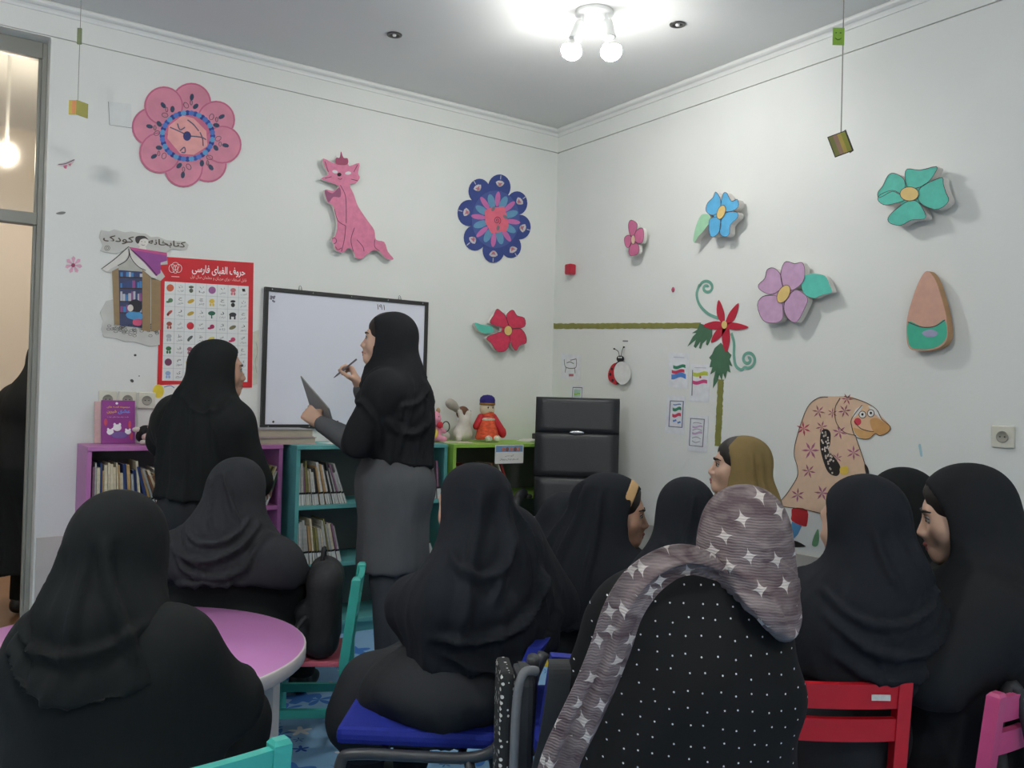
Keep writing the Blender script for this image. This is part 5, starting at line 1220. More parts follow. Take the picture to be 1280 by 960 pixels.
for i in range(32):
    row, k = divmod(i, 4); uc = 0.11+k*0.225; vc = 0.19+0.0956*(row+0.5)
    cx, cy = po(uc+0.0, vc); kind, col = pic[i]; s = 4.6
    P = {'o': [ellp(cx, cy, s, s, 14)], 'p': [ellp(cx, cy+2, s*0.55, s*0.6, 12), ellp(cx, cy-2.5, s*0.7, s*0.35, 12)], 'm': [ellp(cx, cy-1.5, s*0.75, s*0.6, 12), ellp(cx-1.6, cy+3, s*0.3, s*0.45, 8), ellp(cx+1.6, cy+3, s*0.3, s*0.45, 8)],
         's': [ellp(cx+0.8, cy, s*0.65, s*0.6, 12), ellp(cx-2.2, cy+2, s*0.6, s*0.3, 10)], 'l': [ellp(cx, cy, s*1.0, s*0.5, 12, -0.4)], 'd': [ellp(cx, cy, s*0.95, s*0.4, 10, -0.7), ellp(cx-2, cy+2.5, s*0.35, s*0.4, 8)],
         't': [ellp(cx, cy-1.5, s*1.0, s*0.6, 12), [(cx-0.6, cy), (cx+0.6, cy), (cx+0.8, cy+5), (cx-0.8, cy+5)]], 'e': [ellp(cx, cy-1, s*1.0, s*0.6, 12), [(cx-4, cy), (cx-2, cy), (cx-2, cy+5), (cx-4, cy+5)], [(cx+1.5, cy), (cx+3.5, cy), (cx+3.5, cy+5), (cx+1.5, cy+5)]]}[kind]
    mb = MB()
    for pl in P: WB.piece('', pl, 0.0050, 0.0006, None, mb=mb)
    o = mb.build('picture', paint(*col), r); o.location = -Vector(r['_c'])
    wx, wy = po(uc+0.113, vc); 
    if i % 8 < 8:
        wtext(WB, r, 'letter', fa(LET[i]+' '+LET[i]) if False else _AF and fa(LET[i]), (wx, wy-2.2), 4.5, 3.6, 0.0050, M_ink)
        wtext(WB, r, 'word', fa(WRD[i]), (wx, wy+3.0), 7.5, 3.2, 0.0050, mat('print_grey', srgb(110, 110, 118), 0.7))

# paper strip beside the poster, yellow drawing below it
r = wall_thing(WB, 'paper_strip', (316, 448), 'narrow pale paper strip hanging between the alphabet poster and whiteboard', 'paper')
flat(WB, r, 'sheet', [[(314, 416), (324, 412), (321.5, 480), (313.5, 482)]], 0.0028, mat('yellowed_paper', srgb(206, 204, 190), 0.7), 0.002)
lines(WB, r, 'pencil_drawing', [[(320, 428), (322, 440), (319, 452), (321, 466)]], 0.002, 0.0034, mat('pencil', srgb(150, 150, 150), 0.8))
r = wall_thing(WB, 'child_drawing', (212, 498), 'child drawing with a yellow sun below the alphabet poster', 'drawing')
flat(WB, r, 'sheet', [[(190, 482), (236, 480), (236, 516), (193, 516)]], 0.009, M_paper, 0.0015)
flat(WB, r, 'sun', [ellp(198, 489, 7, 8.5, 16)], 0.0098, paint(230, 206, 60))
lines(WB, r, 'crayon_lines', [[(205, 484), (213, 482), (218, 485)], [(207, 500), (212, 495), (216, 500), (221, 495), (228, 499)], [(206, 506), (212, 501), (218, 506)]], 0.004, 0.0098, paint(110, 130, 170))

# ---------------------------------------------------------------- the children's library sign
c1 = crop(110, 280, 0.109375)
r = foam(WB, 'library_sign', 'cut-out sign of a book-roofed little library with a reading child', 'sign', c1([(150, 70), (240, 85), (300, 60), (420, 95), (500, 85), (600, 105), (660, 110), (720, 150), (800, 145), (900, 185), (1010, 195), (1110, 200), (1150, 240), (1130, 290), (1060, 300), (960, 285), (900, 330), (910, 460), (800, 470), (880, 600), (820, 660), (820, 1380), (700, 1400), (520, 1340), (420, 1345), (300, 1300), (180, 1290), (150, 1200), (170, 1110), (140, 1010), (210, 880), (285, 860), (275, 560), (205, 550), (150, 510), (440, 280), (330, 340), (180, 320), (140, 300), (175, 245), (125, 150)]),
         mat('sign_grey', srgb(198, 198, 192), 0.6, 0.06, 12), 0.006, 0.005, sm=False)
D = 0.0066
wtext(WB, r, 'lettering_right', fa('کتابخانه'), c1([(905, 225)])[0], 46, 9, D+0.0004, mat('sign_ink', srgb(88, 78, 66), 0.6), 0.001, 0.1)
wtext(WB, r, 'lettering_left', fa('کودک'), c1([(350, 180)])[0], 38, 10, D+0.0004, mat('sign_ink', srgb(88, 78, 66), 0.6), 0.001, 0.06)
flat(WB, r, 'child_face', [c1(ellp(625, 205, 62, 60, 18)), c1([(590, 260), (660, 260), (670, 310), (580, 310)])], D, paint(226, 222, 214))
flat(WB, r, 'child_hair', [smooth(c1([(545, 200), (545, 150), (590, 135), (650, 140), (690, 180), (650, 165), (600, 180), (575, 225)]), 4)], D+0.0006, paint(66, 62, 60))
lines(WB, r, 'child_features', [c1([(605, 200), (620, 200)]), c1([(645, 205), (660, 205)]), c1([(610, 235), (630, 245), (650, 238)])], 0.002, D+0.0006, M_ink, sm=False)
lines(WB, r, 'emblem', [c1(ellp(220, 275, 30, 28, 12)), c1(ellp(220, 275, 14, 14, 8))], 0.002, D, mat('sign_ink', srgb(88, 78, 66), 0.6), closed=True)
flat(WB, r, 'roof_cover', [c1([(470, 265), (900, 330), (905, 420), (830, 440), (830, 560), (770, 600), (600, 420), (490, 290)])], D, paint(150, 74, 146))
flat(WB, r, 'roof_edge', [c1([(470, 262), (900, 328), (905, 362), (500, 295)])], D+0.0006, paint(196, 84, 140))
flat(WB, r, 'roof_pages', [c1([(160, 512), (450, 285), (465, 340), (430, 410), (340, 470), (260, 510), (210, 550)]), c1([(465, 290), (500, 310), (640, 440), (780, 600), (790, 640), (740, 630), (640, 530), (560, 480), (490, 400)])], D+0.0006, paint(216, 214, 208))
lines(WB, r, 'roof_lines', [c1([(155, 512), (300, 405), (445, 275), (470, 262)]), c1([(465, 280), (470, 360), (430, 425), (340, 475)]), c1([(465, 290), (500, 400), (580, 490), (660, 530)]), c1([(490, 290), (650, 430), (790, 590)])], 0.0032, D+0.0012, M_ink)
flat(WB, r, 'interior', [c1([(350, 500), (440, 460), (620, 520), (620, 1190), (360, 1160)])], D, paint(62, 70, 104))
flat(WB, r, 'gable', [c1([(350, 480), (440, 420), (480, 400), (560, 480), (620, 510), (620, 545), (350, 525)])], D+0.0004, paint(178, 178, 168))
flat(WB, r, 'wooden_post', [c1([(275, 540), (350, 500), (362, 1160), (300, 1150), (290, 900)]), c1([(620, 520), (715, 600), (715, 1230), (620, 1215)]), c1([(722, 610), (830, 650), (830, 1210), (722, 1230)])], D+0.0006, paint(150, 126, 92))
mb = MB(); rr = random.Random(5)
for sh_, (za, zb) in enumerate(((545, 605), (640, 730), (760, 880), (900, 1010))):
    x_ = 370
    while x_ < 600:
        wd = rr.uniform(18, 34); hh_ = rr.uniform(0.6, 0.98)*(zb-za)
        WB.piece('', c1([(x_, zb-hh_), (x_+wd, zb-hh_), (x_+wd, zb), (x_, zb)]), D+0.0008, 0.0006, None, mb=mb, mi=(rr.randrange(4),)*2); x_ += wd+3
o = mb.build('painted_books', [paint(70, 132, 190), paint(56, 74, 124), paint(150, 80, 140), paint(186, 188, 196)], r); o.location = -Vector(r['_c'])
lines(WB, r, 'shelf_lines', [c1([(360, z_), (620, z_+8)]) for z_ in (607, 733, 883, 1013)], 0.005, D+0.0014, paint(60, 44, 44), sm=False)
flat(WB, r, 'reader_hair', [smooth(c1([(470, 900), (540, 860), (610, 900), (610, 980), (560, 1010), (480, 980)]), 4)], D+0.0020, paint(40, 38, 48))
flat(WB, r, 'reader_face', [c1(ellp(485, 960, 34, 40, 14))], D+0.0024, paint(226, 216, 206))
flat(WB, r, 'reader_shirt', [smooth(c1([(440, 1020), (540, 1000), (620, 1030), (610, 1100), (540, 1100), (450, 1070)]), 4)], D+0.0020, paint(78, 150, 200))
flat(WB, r, 'reader_trousers', [smooth(c1([(520, 1095), (610, 1090), (600, 1160), (520, 1150)]), 4)], D+0.0022, paint(200, 84, 120))
pl = []
for k in range(70):
    x_, y_ = rr.uniform(200, 800), rr.uniform(1130, 1300)
    if (x_-560)**2/330**2+(y_-1190)**2/100**2 < 1: pl.append(c1(ellp(x_, y_, 22, 13, 8)))
lines(WB, r, 'pebble_ring', pl, 0.0016, D+0.0003, M_ink, closed=True, sm=False)

# ---------------------------------------------------------------- big pink and blue flower rosettes
def rosette(ctr, pet, prad, cols, name, label, th=0.01, d=0.012):
    ctr = np.array(ctr, float); r = wall_thing(WB, name, tuple(ctr), label, 'wall flower'); n = len(pet)
    return r, ctr
c3 = crop(150, 95, 0.15625); cc = np.array(c3([(540, 480)])[0])
pet = c3([(575, 170), (805, 330), (865, 560), (735, 740), (505, 775), (285, 635), (205, 395), (320, 200)])
r = wall_thing(WB, 'flower_rosette', tuple(cc), 'large pink eight-petal painted rosette with a blue ring, upper left wall', 'wall flower')
for k, (px, rad) in enumerate(zip(pet, (25, 24, 24, 23, 24.5, 26, 24.5, 24.5))):
    v = np.array(px)-cc; L_ = np.linalg.norm(v); v /= L_; c_ = cc+v*(L_*0.86); hd = 0.006+0.0006*(k % 3)
    flat(WB, r, 'petal', [[tuple(p_) for p_ in ellp(c_[0], c_[1], rad, rad*1.0, 28)]], hd, paint(214, 138, 160, var=0.12, scale=9), 0.005)
    lines(WB, r, 'petal_edge', [[tuple(p_) for p_ in ellp(c_[0], c_[1], rad-1.2, rad-1.2, 24)]], 0.007, hd+0.0005, paint(196, 104, 136), closed=True, sm=False)
flat(WB, r, 'hub', [ellp(cc[0], cc[1], 33, 30, 28)], 0.0076, paint(206, 110, 142), 0.005)
flat(WB, r, 'centre', [c3([(500, 315), (590, 340), (690, 440), (700, 560), (590, 630), (480, 620), (380, 500), (390, 400)])], 0.0084, paint(230, 164, 162))
for k in range(40):
    a = 2*math.pi*k/40; px = (cc[0]+31.5*math.cos(a), cc[1]+29.0*math.sin(a))
    flat(WB, r, 'ring_blossom', [ellp(px[0], px[1], 3.4, 3.6, 8, a)], 0.0090+0.0003*(k % 2), (paint(48, 84, 168), paint(96, 158, 206), paint(40, 62, 140), paint(84, 120, 196))[k % 4])
for px in pet:
    v = np.array(px)-cc; v /= np.linalg.norm(v); t = np.array((-v[1], v[0])); b0 = cc+v*38
    flat(WB, r, 'leaf_spray', [ellp(*(b0+v*11), 4.4, 2.6, 8, math.atan2(v[1], v[0])), ellp(*(b0+t*6), 4.2, 2.8, 8, math.atan2(v[1], v[0])+0.7)], 0.0086, paint(52, 70, 96))
    lines(WB, r, 'leaf_loop', [[tuple(p_) for p_ in ellp(*(b0-t*6), 4.0, 2.8, 8, math.atan2(v[1], v[0])-0.7)], [tuple(p_) for p_ in ellp(*(b0+v*4), 1.5, 3.0, 8)]], 0.003, 0.0086, paint(96, 88, 92), closed=True, sm=False)
flat(WB, r, 'clock_hub', [ellp(cc[0]-0.5, cc[1], 5, 6, 12)], 0.0092, paint(54, 62, 120))
lines(WB, r, 'inner_strokes', [c3([(400, 410), (470, 440), (530, 470)]), c3([(460, 380), (480, 430), (520, 410)]), c3([(560, 480), (650, 490), (690, 510)]), c3([(640, 450), (660, 500), (665, 560)]), c3([(540, 350), (590, 390), (630, 440)]), c3([(480, 600), (515, 570), (520, 610), (490, 610)])], 0.006, 0.0092, paint(96, 96, 120))

c4 = crop(560, 205, 0.13541); cc = np.array(c4([(440, 510)])[0])
pet = c4([(480, 180), (660, 345), (690, 590), (600, 790), (420, 830), (230, 700), (170, 445), (275, 220)])
r = wall_thing(WB, 'flower_rosette', tuple(cc), 'dark blue eight-petal painted rosette with a coral centre, above the red flower', 'wall flower')
for k, (px, rad) in enumerate(zip(pet, (15, 14, 14.5, 13.5, 14.5, 15, 15.5, 14.5))):
    v = np.array(px)-cc; L_ = np.linalg.norm(v); c_ = cc+v*0.90
    flat(WB, r, 'petal', [ellp(c_[0], c_[1], rad*0.92, rad*1.06, 24)], 0.006+0.0006*(k % 3), paint(52, 70, 136), 0.005)
    v /= L_; a = math.atan2(v[1], v[0]); t = np.array((-v[1], v[0])); o_ = cc+v*(L_*0.98)
    flat(WB, r, 'white_spray', [ellp(*(o_+v*3), 1.6, 4.2, 8, a), ellp(*(o_+t*3), 3.6, 1.2, 8, a+0.6), ellp(*(o_-t*3), 3.6, 1.2, 8, a-0.6), ellp(*(o_-v*2), 1.4, 2.6, 8, a)], 0.0082, paint(206, 198, 200))
    flat(WB, r, 'spray_heart', [ellp(*o_, 1.8, 1.8, 8)], 0.0088, paint(196, 110, 130))
    lines(WB, r, 'spray_stem', [[tuple(o_+v*6), tuple(o_+v*11)]], 0.006, 0.0080, paint(190, 190, 200), sm=False)
flat(WB, r, 'hub', [ellp(cc[0], cc[1], 30, 36, 28)], 0.0077, paint(70, 88, 152), 0.005)
for k in range(16):
    a = 2*math.pi*(k+0.3)/16; m_ = (paint(196, 108, 168), paint(98, 150, 184))[k % 2]; L_ = 27 if k % 2 else 30
    px = (cc[0]+L_*0.72*math.cos(a), cc[1]+L_*0.85*math.sin(a))
    flat(WB, r, 'painted_petal', [ellp(px[0], px[1], 9.5, 4.4 if k % 2 else 3.2, 12, math.atan2(math.sin(a)*1.15, math.cos(a)))], 0.0084+0.0004*(k % 2), m_)
flat(WB, r, 'centre', [c4([(340, 430), (400, 400), (520, 395), (540, 470), (560, 560), (540, 620), (400, 640), (345, 540)])], 0.0094, paint(226, 106, 128))
lines(WB, r, 'spiral', [[(cc[0]+2+k*0.28*math.cos(k*0.8), cc[1]+1.5+k*0.3*math.sin(k*0.8)) for k in range(18)]], 0.004, 0.0100, paint(96, 44, 70))
flat(WB, r, 'leaf', [ellp(cc[0]-3, cc[1]-13, 2, 3.5, 8, 0.5), ellp(cc[0]+12, cc[1]-3, 2, 3.5, 8, -0.9), ellp(cc[0]+3, cc[1]+11, 2, 3.5, 8, 0.2)], 0.0100, paint(122, 120, 128))

# transparent sleeve behind the pink rosette
r = wall_thing(WB, 'plastic_sleeve', (150, 142), 'empty clear plastic sleeve taped beside the pink rosette', 'sleeve')
flat(WB, r, 'sheet', [[(135.5, 127), (164, 130), (165, 160), (137, 156)]], 0.0018, mat('clear_sleeve', srgb(224, 227, 225), 0.25, 0.02), 0.001)
lines(WB, r, 'edge', [[(135.5, 127), (137, 156), (165, 160)]], 0.002, 0.0022, mat('sleeve_edge', srgb(110, 112, 112), 0.5), sm=False)

# ---------------------------------------------------------------- foam cut-outs, back wall
c5 = crop(320, 160, 0.296875)
r = foam(WB, 'cat_cutout', 'pink foam cut-out of a sitting cat above the whiteboard', 'cut-out',
         c5([(283, 128), (330, 150), (345, 140), (385, 150), (395, 160), (435, 148), (430, 190), (437, 210), (420, 232), (395, 240), (412, 280), (430, 330), (470, 390), (498, 430), (505, 470), (540, 480), (555, 520), (580, 552), (550, 550), (520, 520), (495, 515), (470, 530), (445, 550), (420, 545), (410, 520), (390, 505), (365, 525), (335, 512), (330, 490), (318, 470), (335, 450), (342, 400), (325, 330), (300, 310), (290, 260), (325, 265), (348, 245), (300, 225), (275, 212), (305, 195), (290, 165)]), paint(216, 124, 156, var=0.08, scale=40), 0.040, 0.022, n=3)
Dz = 0.0406
lines(WB, r, 'contour', [c5([(355, 240), (375, 280), (380, 330), (380, 400)]), c5([(330, 340), (345, 390), (378, 412)]), c5([(378, 412), (372, 470), (360, 520)]), c5([(415, 420), (400, 470), (410, 520)]), c5([(425, 470), (450, 500), (455, 520)]), c5([(320, 465), (335, 465), (338, 480), (328, 488)]), c5([(335, 500), (345, 512), (360, 505)]), c5([(500, 470), (500, 500), (520, 518)]), c5([(290, 140), (305, 185)]), c5([(428, 155), (412, 185)])], 0.0035, Dz, mat('pen_line', srgb(110, 50, 80), 0.7))
flat(WB, r, 'bow', [smooth(c5([(290, 262), (322, 275), (352, 250), (356, 290), (325, 290), (305, 312)]), 3)], Dz+0.0004, paint(150, 78, 116))
flat(WB, r, 'head_flower', [smooth(c5([(336, 150), (338, 125), (352, 125), (358, 98), (368, 125), (386, 128), (386, 152), (360, 156)]), 3)], Dz+0.0004, paint(160, 66, 100))
flat(WB, r, 'eye', [c5(ellp(333, 184, 12, 7, 12, 0.2)), c5(ellp(388, 190, 13, 7, 12, -0.1))], Dz+0.0004, paint(214, 214, 216))
flat(WB, r, 'nose', [c5(ellp(351, 196, 9, 8, 10))], Dz+0.0004, M_ink)
lines(WB, r, 'whisker', [c5([(345, 212), (355, 216), (362, 212)]), c5([(318, 205), (290, 212)]), c5([(400, 215), (428, 222)])], 0.003, Dz, M_ink)

def foam_flower(wall, name, label, petals, centre, leaf, mats_, d=0.055, th=0.03, pts=None, contour=None):
    c = np.mean([p_ for q_ in petals for p_ in q_], 0); r = wall_thing(wall, name, tuple(c), label, 'foam flower', 'foam flowers on the walls')
    mp, mc, ml = mats_
    for i, q_ in enumerate(petals):
        mb = MB(); wall.piece('', smooth(q_, 4), d+0.0004*i, th+0.0004*i, None, mb=mb, mi=(0, 1)); o = mb.build('petal', [mp, M_foamside], r); o.location = -Vector(r['_c'])
    for q_ in leaf or []:
        mb = MB(); wall.piece('', smooth(q_, 4), d-0.002, th-0.002, None, mb=mb, mi=(0, 1)); o = mb.build('leaf', [ml, M_foamside], r); o.location = -Vector(r['_c'])
    cq = np.mean(centre, 0); hub = [tuple(cq+(np.array(p_)-cq)*1.7) for p_ in centre]
    mb = MB(); wall.piece('', hub, d-0.0004, th-0.001, None, mb=mb, mi=(0, 1)); o = mb.build('hub', [mp, M_foamside], r); o.location = -Vector(r['_c'])
    flat(wall, r, 'centre', [centre], d+0.004, mc, 0.003)
    lines(wall, r, 'petal_outline', [smooth(q_, 3).tolist() for q_ in petals], 0.0022, d+0.0026, mat('outline', srgb(80, 60, 70), 0.7), closed=True, sm=False)
    lines(wall, r, 'centre_outline', [centre], 0.0024, d+0.0046, mat('outline', srgb(80, 60, 70), 0.7), closed=True, sm=False)
    if contour: lines(wall, r, 'vein', contour, 0.0022, d+0.0006, mat('outline', srgb(80, 60, 70), 0.7))
    q = wall.loop([tuple(c)], 0)[0]; s = 0.025
    if wall is WB: MB().box(-s, s, -(d-th)-0.001, -0.0005, -s, s).build('mounting_pad', M_foamside, r)
    else: MB().box(-(d-th)-0.001, -0.0005, -s, s, -s, s).build('mounting_pad', M_foamside, r)
    return r
M_yc = paint(222, 192, 120)
foam_flower(WB, 'foam_flower', 'crimson foam flower with one teal leaf beside the whiteboard',
            [c5([(1055, 840), (1020, 835), (985, 820), (1000, 790), (1015, 762), (1035, 775), (1050, 790), (1062, 825)]), c5([(1065, 830), (1055, 790), (1070, 770), (1085, 768), (1100, 790), (1130, 800), (1132, 835), (1090, 845)]),
             c5([(1075, 850), (1110, 842), (1135, 870), (1138, 905), (1110, 915), (1095, 938), (1075, 910), (1068, 870)]), c5([(1055, 855), (1070, 890), (1058, 930), (1035, 943), (1010, 935), (990, 905), (970, 885), (1000, 868)])],
            c5(ellp(1062, 853, 17, 21, 16)), [c5([(922, 820), (950, 828), (990, 835), (1000, 858), (965, 865), (935, 850)])], (paint(210, 56, 88, var=0.1, scale=40), M_yc, paint(88, 190, 170)), 0.05, 0.03)

# ---------------------------------------------------------------- foam cut-outs, right wall
c6 = crop(680, 200, 0.21875); c7 = crop(940, 190, 0.265625)
foam_flower(WR, 'foam_flower', 'small rose-pink four-petal foam flower near the corner',
            [c6([(508, 440), (490, 425), (482, 385), (485, 355), (500, 343), (530, 362), (530, 390), (515, 430)]), c6([(512, 450), (525, 410), (545, 390), (565, 392), (570, 430), (562, 470), (535, 475)]), c6([(508, 470), (540, 485), (540, 530), (515, 545), (490, 545), (485, 510)]), c6([(500, 455), (485, 500), (465, 490), (458, 450), (475, 430), (495, 435)])],
            c6(ellp(509, 455, 12, 26, 14)), None, (paint(206, 112, 150), paint(226, 196, 170), M_yc), 0.06, 0.025)
foam_flower(WR, 'foam_flower', 'sky blue foam flower with a pale green leaf on the right wall',
            [c6([(1005, 295), (960, 315), (925, 290), (935, 245), (965, 215), (980, 182), (1005, 215), (1010, 260)]), c6([(1012, 285), (1012, 240), (1025, 190), (1045, 190), (1070, 235), (1105, 225), (1108, 270), (1060, 295)]), c6([(1025, 310), (1065, 295), (1105, 300), (1105, 330), (1065, 370), (1060, 420), (1035, 438), (1005, 420), (1010, 350)]), c6([(1000, 330), (1010, 380), (990, 425), (960, 440), (945, 420), (942, 370), (950, 335)])],
            c6(ellp(1012, 298, 22, 42, 18, 0.35)), [c6([(945, 315), (950, 350), (915, 400), (880, 440), (860, 472), (852, 455), (862, 400), (880, 345), (905, 310)])], (paint(92, 176, 222, var=0.08), M_yc, paint(160, 208, 172)), 0.065, 0.04)
foam_flower(WR, 'foam_flower', 'turquoise foam flower with a round yellow centre, upper right',
            [c7([(700, 200), (660, 185), (600, 215), (592, 190), (615, 160), (640, 110), (670, 100), (712, 125), (720, 165)]), c7([(735, 170), (720, 120), (730, 80), (790, 85), (868, 68), (860, 100), (830, 140), (790, 165)]), c7([(780, 195), (800, 160), (850, 135), (895, 120), (900, 150), (912, 190), (925, 230), (880, 268), (820, 258), (785, 230)]), c7([(735, 230), (780, 235), (815, 290), (810, 315), (750, 320), (700, 345), (650, 335), (640, 310), (670, 275)]), c7([(700, 200), (720, 225), (660, 245), (620, 248), (592, 225), (605, 200), (660, 180)])],
            c7(ellp(740, 197, 44, 33, 20)), None, (paint(84, 192, 172, var=0.08), M_yc, M_yc), 0.07, 0.045)
foam_flower(WR, 'foam_flower', 'lilac foam flower with a turquoise leaf above the red star flower',
            [c7([(140, 640), (90, 670), (40, 650), (30, 625), (60, 595), (70, 555), (100, 545), (130, 570), (140, 610)]), c7([(150, 640), (135, 590), (140, 545), (160, 515), (200, 525), (235, 520), (248, 555), (240, 610), (190, 650)]), c7([(160, 690), (200, 650), (235, 660), (262, 690), (250, 730), (210, 800), (170, 785), (150, 740)]), c7([(135, 690), (145, 740), (140, 790), (95, 805), (50, 790), (25, 720), (50, 680), (100, 675)])],
            c7(ellp(148, 668, 26, 46, 18, 0.5)), [c7([(232, 610), (250, 580), (300, 573), (345, 585), (365, 625), (375, 660), (330, 672), (290, 688), (250, 670), (235, 640)])], (paint(198, 160, 194, var=0.08), M_yc, paint(92, 200, 182)), 0.06, 0.035)
r = foam(WR, 'plain_cutout', 'rounded peach and turquoise foam cut-out on the far right wall', 'cut-out',
         c7([(825, 560), (862, 600), (890, 680), (915, 780), (918, 880), (870, 925), (790, 935), (735, 915), (728, 800), (755, 690), (790, 600)]), paint(206, 160, 140, var=0.06), 0.055, 0.04, side=mat('tan_foam', srgb(190, 150, 110), 0.8))
flat(WR, r, 'lower_half', [smooth(c7([(735, 800), (800, 822), (860, 818), (906, 790), (915, 870), (868, 918), (795, 928), (740, 908)]), 4)], 0.0562, paint(64, 178, 146), 0.001)
flat(WR, r, 'patch', [smooth(c7([(800, 850), (840, 835), (875, 850), (860, 868), (820, 870)]), 4)], 0.0570, paint(150, 150, 180))
lines(WR, r, 'waist_line', [c7([(733, 800), (800, 824), (860, 820), (908, 790)])], 0.004, 0.0570, mat('outline', srgb(80, 60, 70), 0.7))

# small red knob-like bead and studs
r = wall_thing(WR, 'foam_cube', c6([(170, 628)])[0], 'small glossy red cube stuck to the wall near the corner', 'ornament')
cb = WR.loop(c6([(160, 628)]), 0.04)[0]
MB().box(-0.055, -0.002, -0.028, 0.028, -0.034, 0.034, bev=0.012).build('cube_body', mat('glossy_red', srgb(190, 36, 60), 0.25, 0.1, 30), r)
for wl, px, rad, lab, col in ((WR, c6([(53, 636)])[0], 0.010, 'tiny white cable clip at the room corner', (232, 232, 230)), (WR, c6([(737, 740)])[0], 0.012, 'tiny pink bead sticker below the rose foam flower', (186, 80, 110))):
    p = wl.loop([px], 0.003)[0]; o = MB().ell((0, 0, 0), (0.003, rad, rad*1.2), 10).build('wall_stud', paint(*col), None, p); tag(o, lab, 'stud')

# ---------------------------------------------------------------- painted vine, red star flower, ribbons
c8 = crop(680, 400, 0.21875)
r = wall_thing(WR, 'paper_ribbon', (784, 407), 'olive ribbon with wavy edges running level along the right wall', 'ribbon')
def wavy(a, b, w_, n, seed):
    g = random.Random(seed); a, b = np.array(a), np.array(b); t = (b-a)/np.linalg.norm(b-a); q_ = np.array((-t[1], t[0])); up = []; dn = []
    for i in range(n+1):
        p_ = a+(b-a)*i/n; up.append(tuple(p_+q_*(w_+g.uniform(-0.5, 0.5)))); dn.append(tuple(p_-q_*(w_+g.uniform(-0.5, 0.5))))
    return up+dn[::-1]
M_olive = paint(132, 132, 66, var=0.1)
flat(WR, r, 'strip', [wavy(c8([(55, 35)])[0], c8([(895, 32)])[0], 3.4, 60, 1)], 0.0022, M_olive, 0.002)
r = wall_thing(WR, 'paper_ribbon', (900, 510), 'olive ribbon with wavy edges running down from the red flower', 'ribbon')
flat(WR, r, 'strip', [wavy(c8([(1010, 340)])[0], c8([(992, 720)])[0], 3.6, 40, 2)], 0.0022, M_olive, 0.002)
c6b = c6
r = wall_thing(WR, 'star_flower', (905, 405), 'red star-shaped paper flower with dark green fern leaves and teal tendrils', 'wall flower')
M_rp = paint(186, 30, 56); M_fern = paint(70, 112, 84)
for tip, base1, base2 in (((998, 800), (995, 905), (1030, 915)), ((1110, 818), (1040, 915), (1070, 930)), ((1168, 955), (1050, 930), (1060, 965)), ((910, 945), (1010, 925), (1005, 965))):
    t_, b1, b2 = (np.array(v) for v in (tip, base1, base2)); m_ = (b1+b2)/2; w1, w2 = m_+(t_-m_)*0.45+(b1-m_)*1.15, m_+(t_-m_)*0.45+(b2-m_)*1.15
    flat(WR, r, 'petal', [smooth(c6b([tuple(v) for v in (b1, w1, t_, w2, b2, np.array((1030, 940)))]), 3)], 0.0056, M_rp, 0.003)
for tip, base1, base2 in (((955, 130), (1010, 35), (1040, 50)), ((1040, 185), (1020, 50), (1055, 50))):
    t_, b1, b2 = (np.array(v) for v in (tip, base1, base2)); m_ = (b1+b2)/2; w1, w2 = m_+(t_-m_)*0.5+(b1-m_)*1.25, m_+(t_-m_)*0.5+(b2-m_)*1.25
    flat(WR, r, 'petal', [smooth(c8([tuple(v) for v in (b1, w1, t_, w2, b2, np.array((1030, 25)))]), 3)], 0.0050, M_rp, 0.003)
flat(WR, r, 'centre', [c8(ellp(1030, 27, 16, 23, 14))], 0.0066, paint(226, 196, 120))
flat(WR, r, 'fern_leaf', [c8([(890, 20), (960, 40), (960, 90), (935, 145), (925, 140), (930, 110), (905, 135), (895, 165), (885, 160), (895, 120), (865, 160), (855, 150), (870, 110), (820, 150), (850, 95), (870, 75), (845, 75), (875, 55)])], 0.0032, M_fern, 0.002)
flat(WR, r, 'fern_leaf', [c8([(1010, 130), (1050, 180), (1070, 200), (1060, 225), (1075, 265), (1055, 255), (1065, 300), (1045, 290), (1035, 335), (1022, 300), (1015, 345), (1000, 310), (990, 350), (965, 388), (968, 340), (980, 290), (950, 310), (962, 270), (945, 270), (955, 230), (943, 215), (960, 195), (975, 160)])], 0.0032, M_fern, 0.002)
sp = lambda cx, cy, r0, turns, a0, sg, sx=1.0: [(cx+sx*(r0*(1-k/26.0*0.92))*math.cos(a0+sg*turns*2*math.pi*k/26), cy+(r0*(1-k/26.0*0.92))*math.sin(a0+sg*turns*2*math.pi*k/26)) for k in range(25)]
lines(WR, r, 'tendril', [c6b([(1000, 905), (940, 880), (890, 830), (872, 770), (885, 720)]+sp(930, 730, 42, 1.5, -2.8, 1)), c8([(1070, 75), (1085, 130), (1085, 200), (1095, 260), (1125, 285)]+sp(1165, 225, 52, 1.7, 2.0, -1, 0.9))], 0.016, 0.0026, paint(112, 168, 150))

# ---------------------------------------------------------------- ladybird and drawings
r = wall_thing(WR, 'ladybird_cutout', c8([(430, 290)])[0], 'paper ladybird with one red wing and one white wing', 'cut-out')
flat(WR, r, 'body', [c8(ellp(425, 300, 40, 68, 20, 0.25))], 0.012, M_ink, 0.01)
flat(WR, r, 'red_wing', [smooth(c8([(410, 245), (385, 260), (366, 305), (372, 345), (405, 368), (415, 360), (398, 310), (400, 270)]), 4)], 0.016, paint(196, 34, 50), 0.003)
flat(WR, r, 'wing_spot', [c8(ellp(378, 310, 7, 9, 10)), c8(ellp(392, 345, 7, 9, 10)), c8(ellp(388, 280, 6, 8, 10))], 0.0168, M_ink)
flat(WR, r, 'white_wing', [c8(ellp(446, 303, 47, 66, 22, -0.1))], 0.026, paint(226, 226, 224), 0.003)
flat(WR, r, 'head', [c8(ellp(434, 222, 20, 19, 14))], 0.018, M_ink, 0.006)
